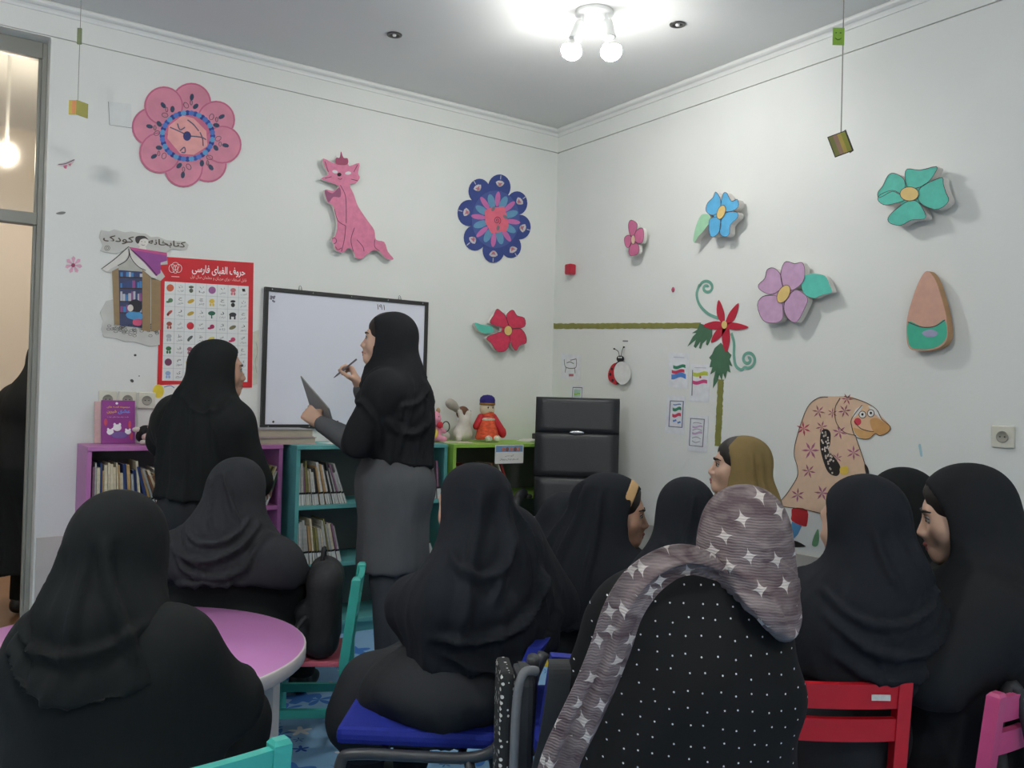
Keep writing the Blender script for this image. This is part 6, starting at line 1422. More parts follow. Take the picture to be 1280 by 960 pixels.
flat(WR, r, 'eye', [c8(ellp(428, 214, 5, 5, 8)), c8(ellp(440, 214, 5, 5, 8))], 0.0186, M_paper)
lines(WR, r, 'antenna', [c8([(430, 206), (424, 180), (402, 165)]), c8([(440, 206), (446, 175), (455, 155)])], 0.004, 0.016, M_ink)
flat(WR, r, 'antenna_tip', [c8(ellp(401, 165, 6, 5, 8)), c8(ellp(456, 155, 6, 5, 8))], 0.0165, M_ink)
lines(WR, r, 'hanging_mark', [c8([(450, 120), (480, 121)])], 0.008, 0.0012, paint(120, 120, 122), sm=False)

def sheet(px4, label, d=0.0022, name='flag_drawing', group='children\'s flag drawings on the right wall'):
    c = np.mean(px4, 0); r = wall_thing(WR, name, tuple(c), label, 'drawing', group); flat(WR, r, 'sheet', [px4], d, paint(226, 228, 232), 0.0012); return r
def wave_band(x0_, x1_, y_, h_, amp=5, ph=0.0):
    xs = np.linspace(x0_, x1_, 9); return [(x_, y_+amp*math.sin((x_-x0_)/(x1_-x0_)*6+ph)) for x_ in xs]+[(x_, y_+h_+amp*math.sin((x_-x0_)/(x1_-x0_)*6+ph)) for x_ in xs[::-1]]
BLUE, GRN, RD = paint(80, 130, 200), paint(50, 128, 96), paint(200, 60, 90)
r = sheet(c8([(715, 185), (828, 188), (822, 392), (710, 382)]), 'drawing of a waving flag over a blue cloud, upper left of four')
flat(WR, r, 'green_band', [c8(wave_band(738, 808, 258, 18))], 0.0030, GRN); flat(WR, r, 'red_band', [c8(wave_band(730, 802, 285, 18))], 0.0030, RD); flat(WR, r, 'blue_cloud', [c8(wave_band(728, 810, 305, 28, 7, 1))], 0.0029, BLUE)
lines(WR, r, 'caption', [c8([(740, 212), (800, 215)])], 0.003, 0.0030, paint(170, 172, 190), sm=False)
r = sheet(c8([(840, 250), (950, 255), (942, 470), (830, 462)]), 'drawing of a lime and magenta flag on a pole, upper right of four')
flat(WR, r, 'lime_band', [c8(wave_band(852, 935, 298, 22))], 0.0030, paint(190, 200, 70)); flat(WR, r, 'magenta_band', [c8(wave_band(850, 932, 345, 20))], 0.0030, paint(206, 70, 130)); flat(WR, r, 'emblem', [c8(ellp(893, 327, 6, 7, 8))], 0.0030, RD)
lines(WR, r, 'pole', [c8([(849, 285), (845, 432)])], 0.006, 0.0032, paint(120, 120, 130), sm=False); lines(WR, r, 'caption', [c8([(860, 272), (925, 274)])], 0.003, 0.0030, paint(170, 172, 190), sm=False)
r = sheet(c8([(705, 430), (808, 436), (800, 655), (688, 642)]), 'drawing of a green and red flag in a blue-grey frame, lower left of four')
lines(WR, r, 'drawn_frame', [c8([(722, 462), (796, 465), (788, 614), (713, 608)])], 0.008, 0.0032, paint(104, 110, 140), closed=True, sm=False)
flat(WR, r, 'green_band', [c8(wave_band(735, 784, 500, 18, 5))], 0.0030, GRN); flat(WR, r, 'red_band', [c8(wave_band(733, 782, 535, 18, 5))], 0.0030, RD); flat(WR, r, 'blue_marks', [c8(wave_band(736, 756, 570, 10, 2)), c8(wave_band(762, 780, 580, 10, 2)), c8(wave_band(738, 782, 480, 6, 2))], 0.0030, BLUE)
r = sheet(c8([(832, 545), (940, 550), (930, 758), (818, 746)]), 'pale pencil drawing of a flag in a grey frame, lower right of four')
lines(WR, r, 'drawn_frame', [c8([(838, 562), (916, 568), (906, 724), (830, 716)])], 0.007, 0.0032, paint(120, 120, 132), closed=True, sm=False)
flat(WR, r, 'pale_band', [c8(wave_band(848, 905, 605, 10, 4)), c8(wave_band(846, 903, 640, 12, 4))], 0.0030, paint(196, 170, 200)); lines(WR, r, 'pencil_marks', [c8([(850, 590), (870, 586), (900, 592)]), c8([(848, 630), (875, 622), (902, 632)]), c8([(845, 675), (870, 668), (895, 680)]), c8([(845, 690), (865, 700), (890, 694)])], 0.003, 0.0032, paint(130, 130, 136))
r = sheet(c8([(100, 190), (212, 200), (206, 342), (98, 338)]), 'pencil drawing of a manger on white paper in the corner', name='manger_drawing', group=None)
lines(WR, r, 'pencil_marks', [c8([(115, 225), (125, 270), (180, 272), (185, 225)]), c8([(125, 272), (120, 300)]), c8([(175, 272), (178, 305)]), c8([(130, 245), (150, 240), (170, 250)]), c8([(150, 230), (185, 222)])], 0.005, 0.0030, paint(96, 98, 92))
flat(WR, r, 'red_mark', [c8([(142, 308), (168, 308), (168, 322), (142, 322)])], 0.0030, paint(180, 100, 110))
r = sheet(c8([(150, 370), (228, 372), (222, 470), (148, 468)]), 'small framed child drawing just above the black armchair', name='small_drawing', group=None)
lines(WR, r, 'drawn_frame', [c8([(165, 385), (218, 387), (214, 455), (160, 453)])], 0.006, 0.0030, paint(70, 80, 100), closed=True, sm=False)
flat(WR, r, 'colour_wash', [c8([(172, 395), (210, 397), (207, 440), (168, 438)])], 0.0029, paint(170, 206, 190)); flat(WR, r, 'green_band', [c8(wave_band(172, 206, 418, 9, 3))], 0.0033, paint(150, 190, 80))

# ---------------------------------------------------------------- the grandmother figure painted on the right wall
c9 = crop(960, 460, 0.25)
r = wall_thing(WR, 'grandmother_mural', (1040, 590), 'painted stooping figure in a peach flowered veil with a long nose', 'mural')
M_peach = paint(222, 190, 162, var=0.04)
flat(WR, r, 'veil', [smooth(c9([(250, 150), (340, 142), (410, 142), (470, 165), (520, 200), (440, 230), (420, 290), (440, 350), (460, 400), (480, 470), (505, 560), (480, 640), (420, 700), (300, 735), (170, 705), (60, 685), (100, 620), (145, 545), (145, 490), (130, 430), (145, 340), (165, 280), (195, 200)]), 4)], 0.0014, M_peach, 0.001)
flat(WR, r, 'face', [smooth(c9([(470, 185), (520, 190), (565, 240), (610, 290), (600, 320), (560, 338), (540, 330), (500, 355), (455, 345), (425, 310), (415, 260), (430, 210)]), 4)], 0.0020, paint(226, 188, 152))
flat(WR, r, 'nose', [smooth(c9([(510, 262), (540, 250), (580, 272), (610, 292), (602, 318), (560, 336), (525, 315)]), 4)], 0.0026, paint(206, 156, 98))
flat(WR, r, 'chin', [smooth(c9([(425, 300), (470, 310), (535, 325), (500, 354), (455, 346)]), 4)], 0.0024, paint(216, 168, 110))
flat(WR, r, 'white_hair', [smooth(c9([(420, 250), (440, 205), (475, 190), (450, 230)]), 3), smooth(c9([(500, 190), (540, 205), (568, 255), (545, 240)]), 3)], 0.0026, paint(232, 230, 226))
flat(WR, r, 'eye', [c9(ellp(472, 233, 17, 17, 14)), c9(ellp(514, 226, 17, 18, 14))], 0.0028, paint(236, 234, 230)); flat(WR, r, 'pupil', [c9(ellp(472, 232, 6, 7, 8)), c9(ellp(514, 225, 6, 7, 8))], 0.0034, M_ink)
flat(WR, r, 'cheek', [c9(ellp(448, 268, 18, 19, 14))], 0.0028, paint(214, 66, 84))
lines(WR, r, 'outline', [c9([(300, 145), (250, 150), (195, 200), (145, 340), (130, 430), (145, 490), (145, 545), (100, 620), (60, 685), (170, 705), (300, 735)]), c9([(360, 150), (335, 200), (340, 270), (380, 320), (440, 338)]), c9([(380, 142), (470, 165), (540, 205), (568, 255), (610, 292), (600, 320), (560, 338), (535, 328), (500, 355), (440, 345), (418, 290), (420, 250), (470, 185)]), c9([(440, 350), (475, 450), (500, 540)]), c9([(430, 265), (460, 300), (500, 315), (530, 318)]), c9(ellp(472, 233, 17, 17, 12)+[(489, 233)]), c9(ellp(514, 226, 17, 18, 12)+[(531, 226)])], 0.0028, 0.0036, mat('pen_brown', srgb(70, 52, 44), 0.7))
flat(WR, r, 'sleeve', [smooth(c9([(265, 320), (290, 305), (312, 325), (310, 380), (300, 410), (330, 445), (360, 490), (355, 530), (335, 540), (300, 520), (275, 460), (260, 390)]), 4), smooth(c9([(482, 480), (500, 500), (505, 540), (490, 530)]), 3)], 0.0028, paint(44, 38, 38))
pl = []
rr = random.Random(9)
for k in range(44):
    t_ = rr.random(); x_ = np.interp(t_, [0, 0.4, 1], [287, 285, 335])+rr.uniform(-18, 18); y_ = 320+t_*205; pl.append(c9(ellp(x_, y_, 4.5, 5.5, 6)))
flat(WR, r, 'sleeve_dots', pl, 0.0034, paint(222, 210, 196), 0.0004)
flat(WR, r, 'hand', [smooth(c9([(360, 500), (395, 490), (402, 515), (395, 530), (365, 530)]), 3)], 0.0030, paint(222, 190, 80))
flat(WR, r, 'red_trouser', [smooth(c9([(125, 700), (195, 710), (195, 780), (180, 792), (120, 765), (118, 735)]), 3)], 0.0016, paint(186, 40, 44)); flat(WR, r, 'blue_sock', [c9([(120, 768), (168, 790), (150, 830), (115, 870), (98, 850)])], 0.0016, paint(90, 150, 196))
flat(WR, r, 'shoe', [smooth(c9([(90, 870), (130, 862), (180, 885), (180, 895), (90, 895)]), 3)], 0.0018, M_ink)
for (x_, y_, s_, a0, col) in ((253, 218, 34, 0.2, (158, 92, 110)), (322, 225, 26, 0.6, (158, 92, 110)), (395, 155, 30, 0.1, (160, 80, 100)), (383, 215, 34, 0.9, (146, 78, 104)), (178, 303, 38, 0.4, (186, 60, 96)), (268, 295, 32, 0.8, (158, 92, 110)), (357, 320, 38, 0.3, (164, 92, 128)), (213, 412, 46, 0.0, (170, 96, 134)), (428, 424, 38, 0.5, (164, 92, 128)), (345, 450, 28, 0.7, (164, 100, 128)), (203, 516, 36, 0.2, (160, 92, 120)), (148, 635, 36, 0.6, (160, 92, 128)), (270, 625, 40, 0.1, (160, 92, 128))):
    P_ = []
    for k in range(6):
        a = a0+k*math.pi/3; P_.append(c9([(x_, y_), (x_+0.55*s_*math.cos(a-0.22), y_+0.55*s_*math.sin(a-0.22)), (x_+s_*math.cos(a), y_+s_*math.sin(a)), (x_+0.55*s_*math.cos(a+0.22), y_+0.55*s_*math.sin(a+0.22))]))
    flat(WR, r, 'printed_flower', P_, 0.0022, paint(*col), 0.0006)
flat(WR, r, 'grass_leaf', [smooth(c9([(220, 885), (230, 840), (250, 805), (255, 850), (245, 890)]), 3)], 0.0018, paint(110, 156, 116))
r = wall_thing(WR, 'leaf_sticker', (1276, 676), 'pale green leaf sticker on the right wall behind the last woman', 'sticker')
flat(WR, r, 'leaf', [smooth([(1268, 678), (1276, 671), (1290, 668), (1290, 684), (1278, 684)], 4)], 0.0016, paint(130, 176, 130))
r = wall_thing(WR, 'paint_smudge', (1150, 562), 'small blue smudge on the right wall below the long nose', 'smudge')
flat(WR, r, 'stroke', [smooth(c9([(752, 385), (762, 380), (768, 405), (772, 440), (762, 440), (756, 410)]), 3)], 0.0010, paint(160, 196, 206), 0.0006)

# ---------------------------------------------------------------- sockets
def socket(wall, px, label, s=0.042, dark=False):
    c = wall.loop([px], 0)[0]; rz = 0 if wall is WB else -PI/2
    r = empty('wall_socket', c, rz, label, 'socket', 'power sockets')
    m_ = mat('socket_cream', srgb(214, 212, 198), 0.4, 0.03)
    MB().box(-s, s, -0.012, -0.0005, -s, s, bev=0.004).build('cover_plate', m_, r)
    MB().lathe([(0.0, 0.0), (0.017, 0.0), (0.020, 0.003), (0.023, 0.003), (0.023, 0.0)], 20, c=(0, -0.0125, 0), axis=(0, -1, 0)).build('socket_well', mat('socket_shadow', srgb(150, 148, 138), 0.5), r)
    mb = MB()
    for s_ in (-1, 1): mb.cyl((s_*0.0085, -0.0145, 0), (s_*0.0085, -0.0125, 0), 0.0028, n=8)
    mb.build('pin_hole', M_dark, r)
    return r
socket(WR, (1255, 546), 'white power socket on the right wall', 0.042)
for px, lab in (((134, 499), 'leftmost cream power socket above the purple book'), ((159, 499.5), 'middle cream power socket above the purple book'), ((183, 500.5), 'rightmost cream power socket beside the yellow sun drawing')): socket(WB, px, lab, 0.040)

# ---------------------------------------------------------------- small stickers on the left of the back wall
r = wall_thing(WB, 'bird_sticker', (83, 204), 'small paper bird sticker beside the doorway', 'sticker')
flat(WB, r, 'body', [smooth([(71, 206), (80, 203), (93, 199), (91, 204), (86, 208), (78, 208)], 4)], 0.002, paint(210, 196, 200)); lines(WB, r, 'wing', [[(73, 205.5), (82, 204.5), (93, 199.5)]], 0.004, 0.0026, paint(90, 86, 92)); flat(WB, r, 'tail', [[(79, 207), (84, 206), (83, 211), (80, 210)], [(85, 205), (89, 204), (88, 208)]], 0.0024, paint(206, 110, 140))
r = wall_thing(WB, 'small_sticker', (76, 266), 'tiny grey sticker below the paper bird', 'sticker')
flat(WB, r, 'body', [smooth([(70, 266.5), (76, 264.5), (82, 265), (80, 267.5), (73, 268)], 4)], 0.002, paint(120, 120, 120))
r = wall_thing(WB, 'pink_flower_sticker', (92, 331), 'small pink paper flower sticker left of the library sign', 'sticker')
flat(WB, r, 'petals', [[(92, 331), (92+9*math.cos(a-0.28), 331+9*math.sin(a-0.28)), (92+11*math.cos(a), 331+11*math.sin(a)), (92+9*math.cos(a+0.28), 331+9*math.sin(a+0.28))] for a in [0.2+k*2*math.pi/7 for k in range(7)]], 0.0024, paint(222, 168, 190)); flat(WB, r, 'centre', [ellp(91.5, 331.5, 2.6, 2.6, 10)], 0.003, paint(150, 60, 90))
r = wall_thing(WB, 'wall_mark', (166, 475), 'small dark chips in the plaster under the library sign', 'mark')
flat(WB, r, 'chip', [ellp(169, 444, 1.8, 1.6, 7), ellp(165, 476, 2.6, 2.0, 7, 0.6), ellp(174, 470, 0.8, 0.8, 6)], 0.0010, paint(80, 78, 74), 0.0006)

# ---------------------------------------------------------------- strings with little hanging books
def mobile(px_top, px_tag, px_book, dep, label, tagcol, left):
    c = HD(px_book[0], px_book[1], dep); tg = HD(px_tag[0], px_tag[1], dep)
    r = empty('hanging_mobile', c, away(0), label, 'mobile', 'little book mobiles on strings')
    tagz = tg[2]-c[2]; top = HC-c[2]-0.002
    MB().cyl((0, 0, 0.02), (0, 0, top), 0.0014 if left else 0.0018, n=6).build('string', mat('string', srgb(150, 148, 140) if left else srgb(96, 90, 88), 0.8), r)
    return r, tagz
r, tz = mobile(None, (101, 45), (97, 135), 3.55, 'tiny yellow open book on a thread at the left, with a green tag', None, True)
MB().box(-0.008, 0.008, -0.008, 0.0, tz-0.035, tz+0.03).build('tag', paint(120, 130, 96), r)
MB().box(-0.03, 0.0, -0.012, -0.008, -0.03, 0.028).build('left_cover', paint(196, 176, 80), r); MB().add([(0, -0.012, -0.03), (0.035, 0.012, -0.038), (0.035, 0.012, 0.022), (0, -0.012, 0.03), (0, -0.008, -0.03), (0.035, 0.016, -0.038), (0.035, 0.016, 0.022), (0, -0.008, 0.03)], [(0, 1, 2, 3), (7, 6, 5, 4), (0, 4, 5, 1), (3, 2, 6, 7), (1, 5, 6, 2)]).build('right_cover', paint(150, 146, 70), r)
MB().box(-0.016, -0.002, -0.0135, -0.012, -0.028, 0.026).build('orange_stripe', paint(214, 140, 96), r)
r, tz = mobile(None, (1052, 46), (1051, 180), 2.7, 'tiny dark book on a thread at the right, with a green smiling tag', None, False)
tg = MB().box(-0.034, 0.002, -0.005, -0.003, tz-0.028, tz+0.026).build('smiling_tag', paint(128, 168, 52), r)
MB().tube([(-0.026+0.003*k, -0.0056, tz-0.006-0.006*math.sin(k/6*PI)) for k in range(7)], 0.0012, 5).ell((-0.024, -0.0056, tz+0.010), (0.003, 0.001, 0.002), 6).ell((-0.010, -0.0056, tz+0.010), (0.003, 0.001, 0.002), 6).build('smile', paint(70, 110, 30), tg)
bk = MB().box(-0.034, 0.026, -0.006, -0.004, -0.034, 0.034).box(0.026, 0.028, -0.006, 0.022, -0.034, 0.036).build('cover', paint(44, 42, 40), r); bk.rotation_euler = (0, R(-22), 0)
for k, (a, b, col) in enumerate(((-0.032, -0.018, (120, 120, 60)), (-0.018, -0.004, (150, 116, 96)), (-0.004, 0.008, (176, 150, 70)), (0.008, 0.022, (140, 140, 50)))): MB().box(a, b, -0.0075, -0.006, -0.031, 0.031).build('stripe', paint(*col), bk)

# ---------------------------------------------------------------- toys on the bookcases
M_plushw = mat('white_plush', srgb(206, 200, 190), 0.95, 0.06, 40, bump=0.3, bscale=200)
M_plushp = mat('pink_plush', srgb(222, 150, 172), 0.95, 0.06, 40, bump=0.3, bscale=200)
M_plushb = mat('brown_plush', srgb(110, 76, 58), 0.95, 0.1, 40, bump=0.3, bscale=200)
M_plushk = mat('black_plush', srgb(28, 26, 28), 0.95, 0.1, 40, bump=0.3, bscale=200)
def toy(name, px, dep, label, rz=0.0):
    c = on_back(px, 550, dep); return empty(name, (c[0], -dep, SH+0.001), rz, label, 'soft toy', 'soft toys on the bookcases')
# black and white cow lying by the purple book
r = toy('plush_cow', 181, 0.14, 'small black and white plush cow lying by the purple book', R(20))
blob('body', [E((0.02, 0.02, 0.035), (0.05, 0.04, 0.034), 0.02), E((0, -0.005, 0.055), (0.038, 0.034, 0.036), 0.02), C((0.05, 0.0, 0.02), (0.075, -0.02, 0.014), 0.018, 0.014, 0.02)], 0.006, M_plushk, r)
blob('muzzle', [E((0, -0.03, 0.035), (0.034, 0.022, 0.022), 0.01), C((0, -0.036, 0.05), (0, -0.028, 0.082), 0.008, 0.008, 0.01)], 0.005, mat('muzzle_pink', srgb(198, 170, 164), 0.9), r)
for s in (-1, 1): MB().ell((s*0.046, -0.002, 0.066 if s > 0 else 0.07), (0.022, 0.008, 0.012), 12).build('ear', M_plushw if s < 0 else M_plushk, r); MB().ell((s*0.035, -0.045, 0.012), (0.016, 0.02, 0.012), 10).build('foot', M_plushw, r)
# red ribbon flower and small white item behind the girl's arm
r = toy('red_rattle', 197, 0.10, 'small red toy half hidden behind the standing girl\'s arm', 0)
MB().ell((0, 0, 0.14), (0.035, 0.02, 0.014), 12).build('red_top', paint(206, 40, 44), r); MB().ell((0.012, -0.01, 0.055), (0.022, 0.02, 0.03), 12).build('red_body', paint(196, 44, 44), r); MB().cyl((0.004, 0, 0.001), (0.004, 0, 0.135), 0.006).build('stick', paint(200, 200, 196), r)
# pink pig
r = toy('plush_pig', 541, 0.16, 'pink plush pig with a red heart beside the standing teacher', R(-10))
blob('body', [E((0, 0, 0.055), (0.045, 0.04, 0.055), 0.02), C((0.02, -0.02, 0.02), (0.045, -0.06, 0.018), 0.02, 0.018, 0.02), C((-0.02, -0.02, 0.02), (-0.04, -0.06, 0.018), 0.02, 0.018, 0.02), C((0.03, -0.01, 0.08), (0.06, -0.03, 0.06), 0.015, 0.012, 0.02)], 0.006, M_plushp, r)
blob('head', [E((0, -0.01, 0.135), (0.042, 0.04, 0.042), 0.02), E((0.004, -0.05, 0.128), (0.016, 0.014, 0.013), 0.01), E((0, -0.036, 0.105), (0.02, 0.016, 0.014), 0.02)], 0.006, M_plushp, r)
for s in (-1, 1): MB().ell((s*0.028, 0.0, 0.178), (0.014, 0.007, 0.018), 10).build('ear', mat('tan_plush', srgb(176, 150, 116), 0.95), r); MB().ell((s*0.016, -0.047, 0.146), (0.003, 0.002, 0.004), 8).build('eye', M_ink, r)
MB().ell((0.022, -0.052, 0.098), (0.019, 0.012, 0.020), 14).build('red_heart', paint(200, 30, 50), r)
MB().ell((-0.01, -0.044, 0.05), (0.026, 0.006, 0.03), 12).build('yellow_bib', paint(226, 200, 90), r)
# white and brown dog-eared rabbit toy
r = toy('plush_rabbit', 578, 0.17, 'white plush rabbit seen from behind with a brown companion', R(8))
blob('body', [E((0, 0, 0.05), (0.062, 0.05, 0.055), 0.03), E((0.0, -0.01, 0.115), (0.035, 0.032, 0.035), 0.03), C((-0.015, -0.01, 0.13), (-0.030, -0.005, 0.175), 0.017, 0.015, 0.015), C((0.018, -0.01, 0.13), (0.034, -0.01, 0.165), 0.017, 0.018, 0.015), C((-0.045, -0.02, 0.04), (-0.07, -0.05, 0.018), 0.02, 0.018, 0.02)], 0.006, M_plushw, r)
blob('brown_head', [E((0.035, 0.045, 0.165), (0.042, 0.036, 0.042), 0.02), C((0.05, 0.04, 0.15), (0.055, 0.03, 0.09), 0.026, 0.022, 0.02)], 0.007, M_plushb, r)
blob('pale_ear', [C((-0.005, 0.05, 0.185), (-0.07, 0.04, 0.225), 0.020, 0.026, 0.02), E((-0.05, 0.04, 0.212), (0.034, 0.014, 0.026), 0.02)], 0.006, mat('grey_plush', srgb(178, 170, 160), 0.95, 0.06), r)
MB().ell((0.066, 0.012, 0.175), (0.007, 0.004, 0.009), 10).build('button_eye', mat('eye_ring', srgb(150, 150, 150), 0.3), r)
# tilted booklet in front of the rabbit
o = MB().box(-0.085, 0.085, -0.055, 0.055, 0, 0.006, bev=0.001).build('thin_booklet', mat('cream_booklet', srgb(206, 200, 176), 0.6), None, (on_back(570, 550, 0.28)[0], -0.285, SH+0.001), R(-16)); tag(o, 'thin cream booklet lying in front of the white plush rabbit', 'book')
# glasses-like wire ring between pig and rabbit
r = toy('wire_toy', 557, 0.13, 'small grey ring toy between the pig and the rabbit', 0)
MB().tube([(0.024*math.cos(a), 0, 0.085+0.030*math.sin(a)) for a in [2*PI*k/20 for k in range(20)]], 0.0035, 6, closed=True).build('ring', paint(70, 72, 74), r); MB().ell((0, 0, 0.028), (0.028, 0.024, 0.027), 12).build('round_body', M_plushw, r)
# knitted doll in orange dress and blue cap
r = toy('knitted_doll', 608, 0.19, 'knitted doll in an orange dress and dark blue cap on the green bookcase', R(-4))
M_knit = mat('orange_knit', srgb(226, 92, 60), 0.95, 0.25, 70, bump=0.5, bscale=120, stretch=(0.6, 0.6, 1.4))
blob('dress', [C((0, 0, 0.155), (0, -0.005, 0.03), 0.040, 0.070, 0.02), CUT((0, 0, 0.012), (0, 0, -1), 0.004)], 0.006, M_knit, r, None, 0.004, 3, 60, (1, 1, 1))
blob('head', [E((0, 0, 0.195), (0.046, 0.042, 0.050), 0.02)], 0.006, mat('doll_skin', srgb(218, 200, 172), 0.9), r)
MB().lathe([(0.046, 0.0), (0.047, 0.02), (0.042, 0.036), (0.026, 0.048), (0.0, 0.052)], 20, c=(0, 0, 0.226)).build('cap', mat('navy_knit', srgb(44, 36, 110), 0.95, 0.1, 60), r); MB().lathe([(0.044, 0.0), (0.0475, 0.002), (0.0475, 0.012), (0.045, 0.014)], 20, c=(0, 0, 0.216)).build('cap_band', mat('gold_band', srgb(150, 110, 60), 0.9), r)
for s in (-1, 1):
    MB().ell((s*0.016, -0.0395, 0.202), (0.0045, 0.003, 0.006), 8).build('eye', M_ink, r)
    MB().ell((s*0.028, -0.075, 0.020), (0.022, 0.022, 0.019), 12).build('shoe', mat('cream_knit', srgb(206, 204, 186), 0.95, 0.3, 60), r)
MB().tube([(0.01*(k-2)/2, -0.0385, 0.178-0.002*math.sin(k/4*PI)) for k in range(5)], 0.0012, 5).build('mouth', paint(180, 70, 60), r)
MB().lathe([(0.036, -0.010), (0.043, 0.0), (0.034, 0.008)], 18, c=(0, 0, 0.150)).build('red_collar', paint(186, 36, 44), r); MB().lathe([(0.044, -0.008), (0.0485, 0.0), (0.042, 0.008)], 18, c=(0, -0.002, 0.132)).build('cream_yoke', mat('cream_knit', srgb(206, 204, 186), 0.95, 0.3, 60), r)
blob('arm', [C((0.040, 0, 0.145), (0.085, -0.025, 0.065), 0.024, 0.026, 0.02), E((0.094, -0.03, 0.045), (0.02, 0.02, 0.024), 0.02)], 0.006, paint(190, 30, 44), r)
blob('arm', [C((-0.040, 0, 0.145), (-0.065, 0.01, 0.09), 0.022, 0.022, 0.02)], 0.006, paint(190, 30, 44), r)
# papers and gadget at the right end of the green bookcase
gx = on_back(662, 545, 0.2)[0]
for k in range(3):
    o = MB().box(-0.07, 0.10, -0.06, 0.06, 0, 0.004).build('flat_booklet', mat('paper', srgb(232, 232, 226), 0.8, 0.03), None, (gx+0.02*k, -0.22, SH+0.001+0.0046*k), R(6*k-4)); tag(o, ('bottom', 'middle', 'topmost')[k]+' flat white booklet in the pile by the armchair', 'booklet', 'flat booklets')
r = empty('small_radio', (gx+0.045, -0.22, SH+0.0155), R(10), 'small dark grey gadget on the pile of white booklets', 'gadget')
MB().box(-0.03, 0.03, -0.02, 0.02, 0, 0.035, bev=0.006).build('case', paint(52, 54, 58), r); MB().lathe([(0.0, 0.002), (0.010, 0.002), (0.011, 0.0)], 14, c=(0.008, -0.0205, 0.018), axis=(0, -1, 0)).build('dial', M_white, r)

o = MB().box(-0.10, 0.10, -0.07, 0.07, 0, 0.001).build('paper_sheet', M_paper, None, ground(-1.42, 2.30, TH+0.0012), away(25)); tag(o, 'white paper sheet lying at the left of the lilac table', 'paper')
# printed card hanging from the green bookcase top
p0, p1 = on_back(619, 552, DG+0.006), on_back(654, 572, DG+0.006)
cw, chh = float(p1[0]-p0[0]), float(p0[2]-p1[2])+0.012
r = empty('shelf_card', ((p0[0]+p1[0])/2, -DG-0.006, SH-0.006-chh/2), 0, 'white printed card hanging from the edge of the green bookcase', 'card')
MB().box(-cw/2, cw/2, -0.0012, 0.0, -chh/2, chh/2).build('card_sheet', M_paper, r)
MB().box(-cw*0.47, cw*0.47, -0.0017, -0.0012, chh*0.12, chh*0.46).build('picture_strip', paint(120, 160, 200), r)
mb = MB()
for k, x_ in enumerate((-0.22, -0.08, 0.06, 0.2, 0.32)): mb.ell((x_*cw, -0.0018, chh*0.26), (cw*0.06, 0.0006, chh*0.12), 10, k % 2)
mb.build('printed_faces', [paint(206, 130, 110), paint(150, 96, 84)], r)
mb = MB(); lettering(mb, fa('گروه سنی'), (0.0, -0.0016, -chh*0.08), (1, 0, 0), (0, 0, 1), cw*0.3, chh*0.12); lettering(mb, fa('کتاب های کودکان و نوجوانان'), (0.0, -0.0016, -chh*0.28), (1, 0, 0), (0, 0, 1), cw*0.66, chh*0.12); mb.build('card_lettering', M_ink, r)

# ---------------------------------------------------------------- bags
M_bagk = mat('black_nylon', srgb(24, 25, 28), 0.7, 0.15, 30, bump=0.2, bscale=60)
M_bagg = mat('grey_nylon', srgb(112, 114, 118), 0.65, 0.08, 30)
def dotted():
    M = mat('dotted_fabric', srgb(30, 30, 32), 0.8, 0.05).copy(); nt = M.node_tree; N = nt.nodes; L = nt.links; b = N['Principled BSDF']
    tc = N.new('ShaderNodeTexCoord'); vo = N.new('ShaderNodeTexVoronoi'); vo.inputs['Scale'].default_value = 75; vo.inputs['Randomness'].default_value = 0.35; L.new(tc.outputs['Object'], vo.inputs['Vector'])
    lt = N.new('ShaderNodeMath'); lt.operation = 'LESS_THAN'; lt.inputs[1].default_value = 0.36; L.new(vo.outputs['Distance'], lt.inputs[0])
    mx = N.new('ShaderNodeMix'); mx.data_type = 'RGBA'; L.new(lt.outputs[0], mx.inputs['Factor']); mx.inputs['A'].default_value = srgb(28, 28, 30); mx.inputs['B'].default_value = srgb(214, 212, 206); L.new(mx.outputs['Result'], b.inputs['Base Color']); return M
r = empty('school_backpack', LD(680, 1.90), away(-6), 'grey backpack with a dotted black side and buckled strap, beside the starred scarf', 'backpack')
def rbox(x0, x1, y0, y1, z0, z1, m_, name, rad=0.03): return MB().box(x0, x1, y0, y1, z0, z1, bev=rad).build(name, m_, r)
rbox(-0.055, -0.002, -0.03, 0.07, 0.345, 0.665, mat('bag_dark', srgb(52, 54, 58), 0.7), 'main_body', 0.035)
rbox(-0.083, -0.050, -0.045, 0.085, 0.335, 0.665, dotted(), 'dotted_gusset', 0.014)
MB().tube(smooth([(-0.048, -0.045, 0.34), (-0.050, -0.05, 0.50), (-0.046, -0.048, 0.62), (-0.034, -0.042, 0.662), (-0.018, -0.038, 0.668), (-0.004, -0.03, 0.664)], 5, False), 0.010, 8).build('grey_piping', M_bagg, r)
st = MB(); pth = smooth([(0.045, -0.02, 0.685), (0.043, -0.055, 0.675), (0.036, -0.068, 0.62), (0.022, -0.072, 0.53), (0.005, -0.074, 0.46)], 5, False); vs = []
for p_ in pth: vs += [(p_[0]-0.024, p_[1], p_[2]), (p_[0]+0.024, p_[1], p_[2]), (p_[0]+0.024, p_[1]+0.008, p_[2]), (p_[0]-0.024, p_[1]+0.008, p_[2])]
st.add(vs, [(4*i+j, 4*i+(j+1) % 4, 4*i+4+(j+1) % 4, 4*i+4+j) for i in range(len(pth)-1) for j in range(4)]+[(3, 2, 1, 0), tuple(4*(len(pth)-1)+j for j in range(4))]); sp_ = st.build('shoulder_strap', mat('strap_dark', srgb(46, 48, 51), 0.75), r, fixn=True)
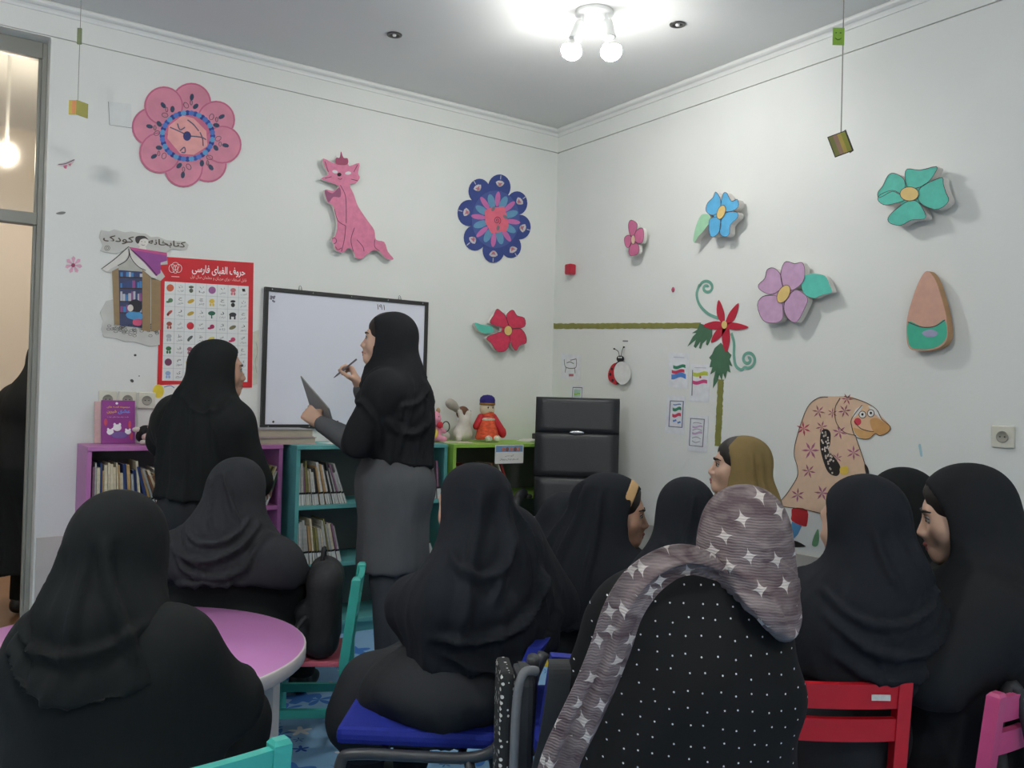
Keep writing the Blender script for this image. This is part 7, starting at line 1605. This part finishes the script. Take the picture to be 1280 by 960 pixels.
bkl = MB(); bkl.tube([(-0.019, -0.078, 0.455), (0.025, -0.078, 0.462), (0.023, -0.078, 0.425), (0.008, -0.078, 0.402), (-0.012, -0.078, 0.408)], 0.005, 6, closed=True); bkl.build('buckle', mat('buckle_grey', srgb(170, 172, 176), 0.4), sp_)
MB().box(-0.015, 0.02, -0.076, -0.072, 0.32, 0.43).build('webbing', M_bagk, r)
r = empty('school_backpack', LD(404, 3.18, 0.302), away(-96), 'black backpack with a side pocket resting on the rose chair seat', 'backpack')
blob('main_body', [C((-0.07, -0.03, 0.06), (-0.07, -0.03, 0.25), 0.062, 0.055, 0.05), C((0.07, -0.03, 0.06), (0.07, -0.03, 0.25), 0.062, 0.055, 0.05), C((-0.05, -0.03, 0.28), (0.05, -0.03, 0.28), 0.06, 0.06, 0.05), C((-0.05, 0.04, 0.07), (0.06, 0.04, 0.07), 0.05, 0.05, 0.03), C((-0.05, 0.035, 0.16), (0.06, 0.035, 0.16), 0.045, 0.04, 0.03), CUT((0, 0, 0.002), (0, 0, -1), 0.01)], 0.010, M_bagk, r, None, 0.006, 5, 20, (1, 1, 1))
MB().tube(smooth([(-0.13, 0.02, 0.16), (-0.17, 0.05, 0.12), (-0.175, 0.06, 0.06), (-0.12, 0.06, 0.03)], 5, False), 0.010, 6).build('side_strap', M_bagk, r); MB().tube(smooth([(-0.03, -0.02, 0.33), (-0.02, -0.02, 0.37), (0.03, -0.02, 0.37), (0.04, -0.02, 0.33)], 5, False), 0.008, 6).build('grab_loop', M_bagk, r)
r = empty('shoulder_bag', LD(1276, 2.06), away(-66), 'dark shoulder bag hanging from the back of the pink chair', 'bag')
blob('bag_body', [E((0.03, -0.03, 0.26), (0.12, 0.06, 0.13), 0.03)], 0.012, mat('bag_dark', srgb(52, 54, 58), 0.7), r, None, 0.005, 6, 20, (1, 1, 1)); MB().tube(smooth([(0.02, -0.05, 0.36), (0.02, -0.03, 0.50), (0.02, 0.0, 0.595), (0.03, 0.03, 0.52), (0.03, 0.02, 0.38)], 5, False), 0.014, 6).build('bag_strap', mat('strap_dark', srgb(46, 48, 51), 0.75), r)
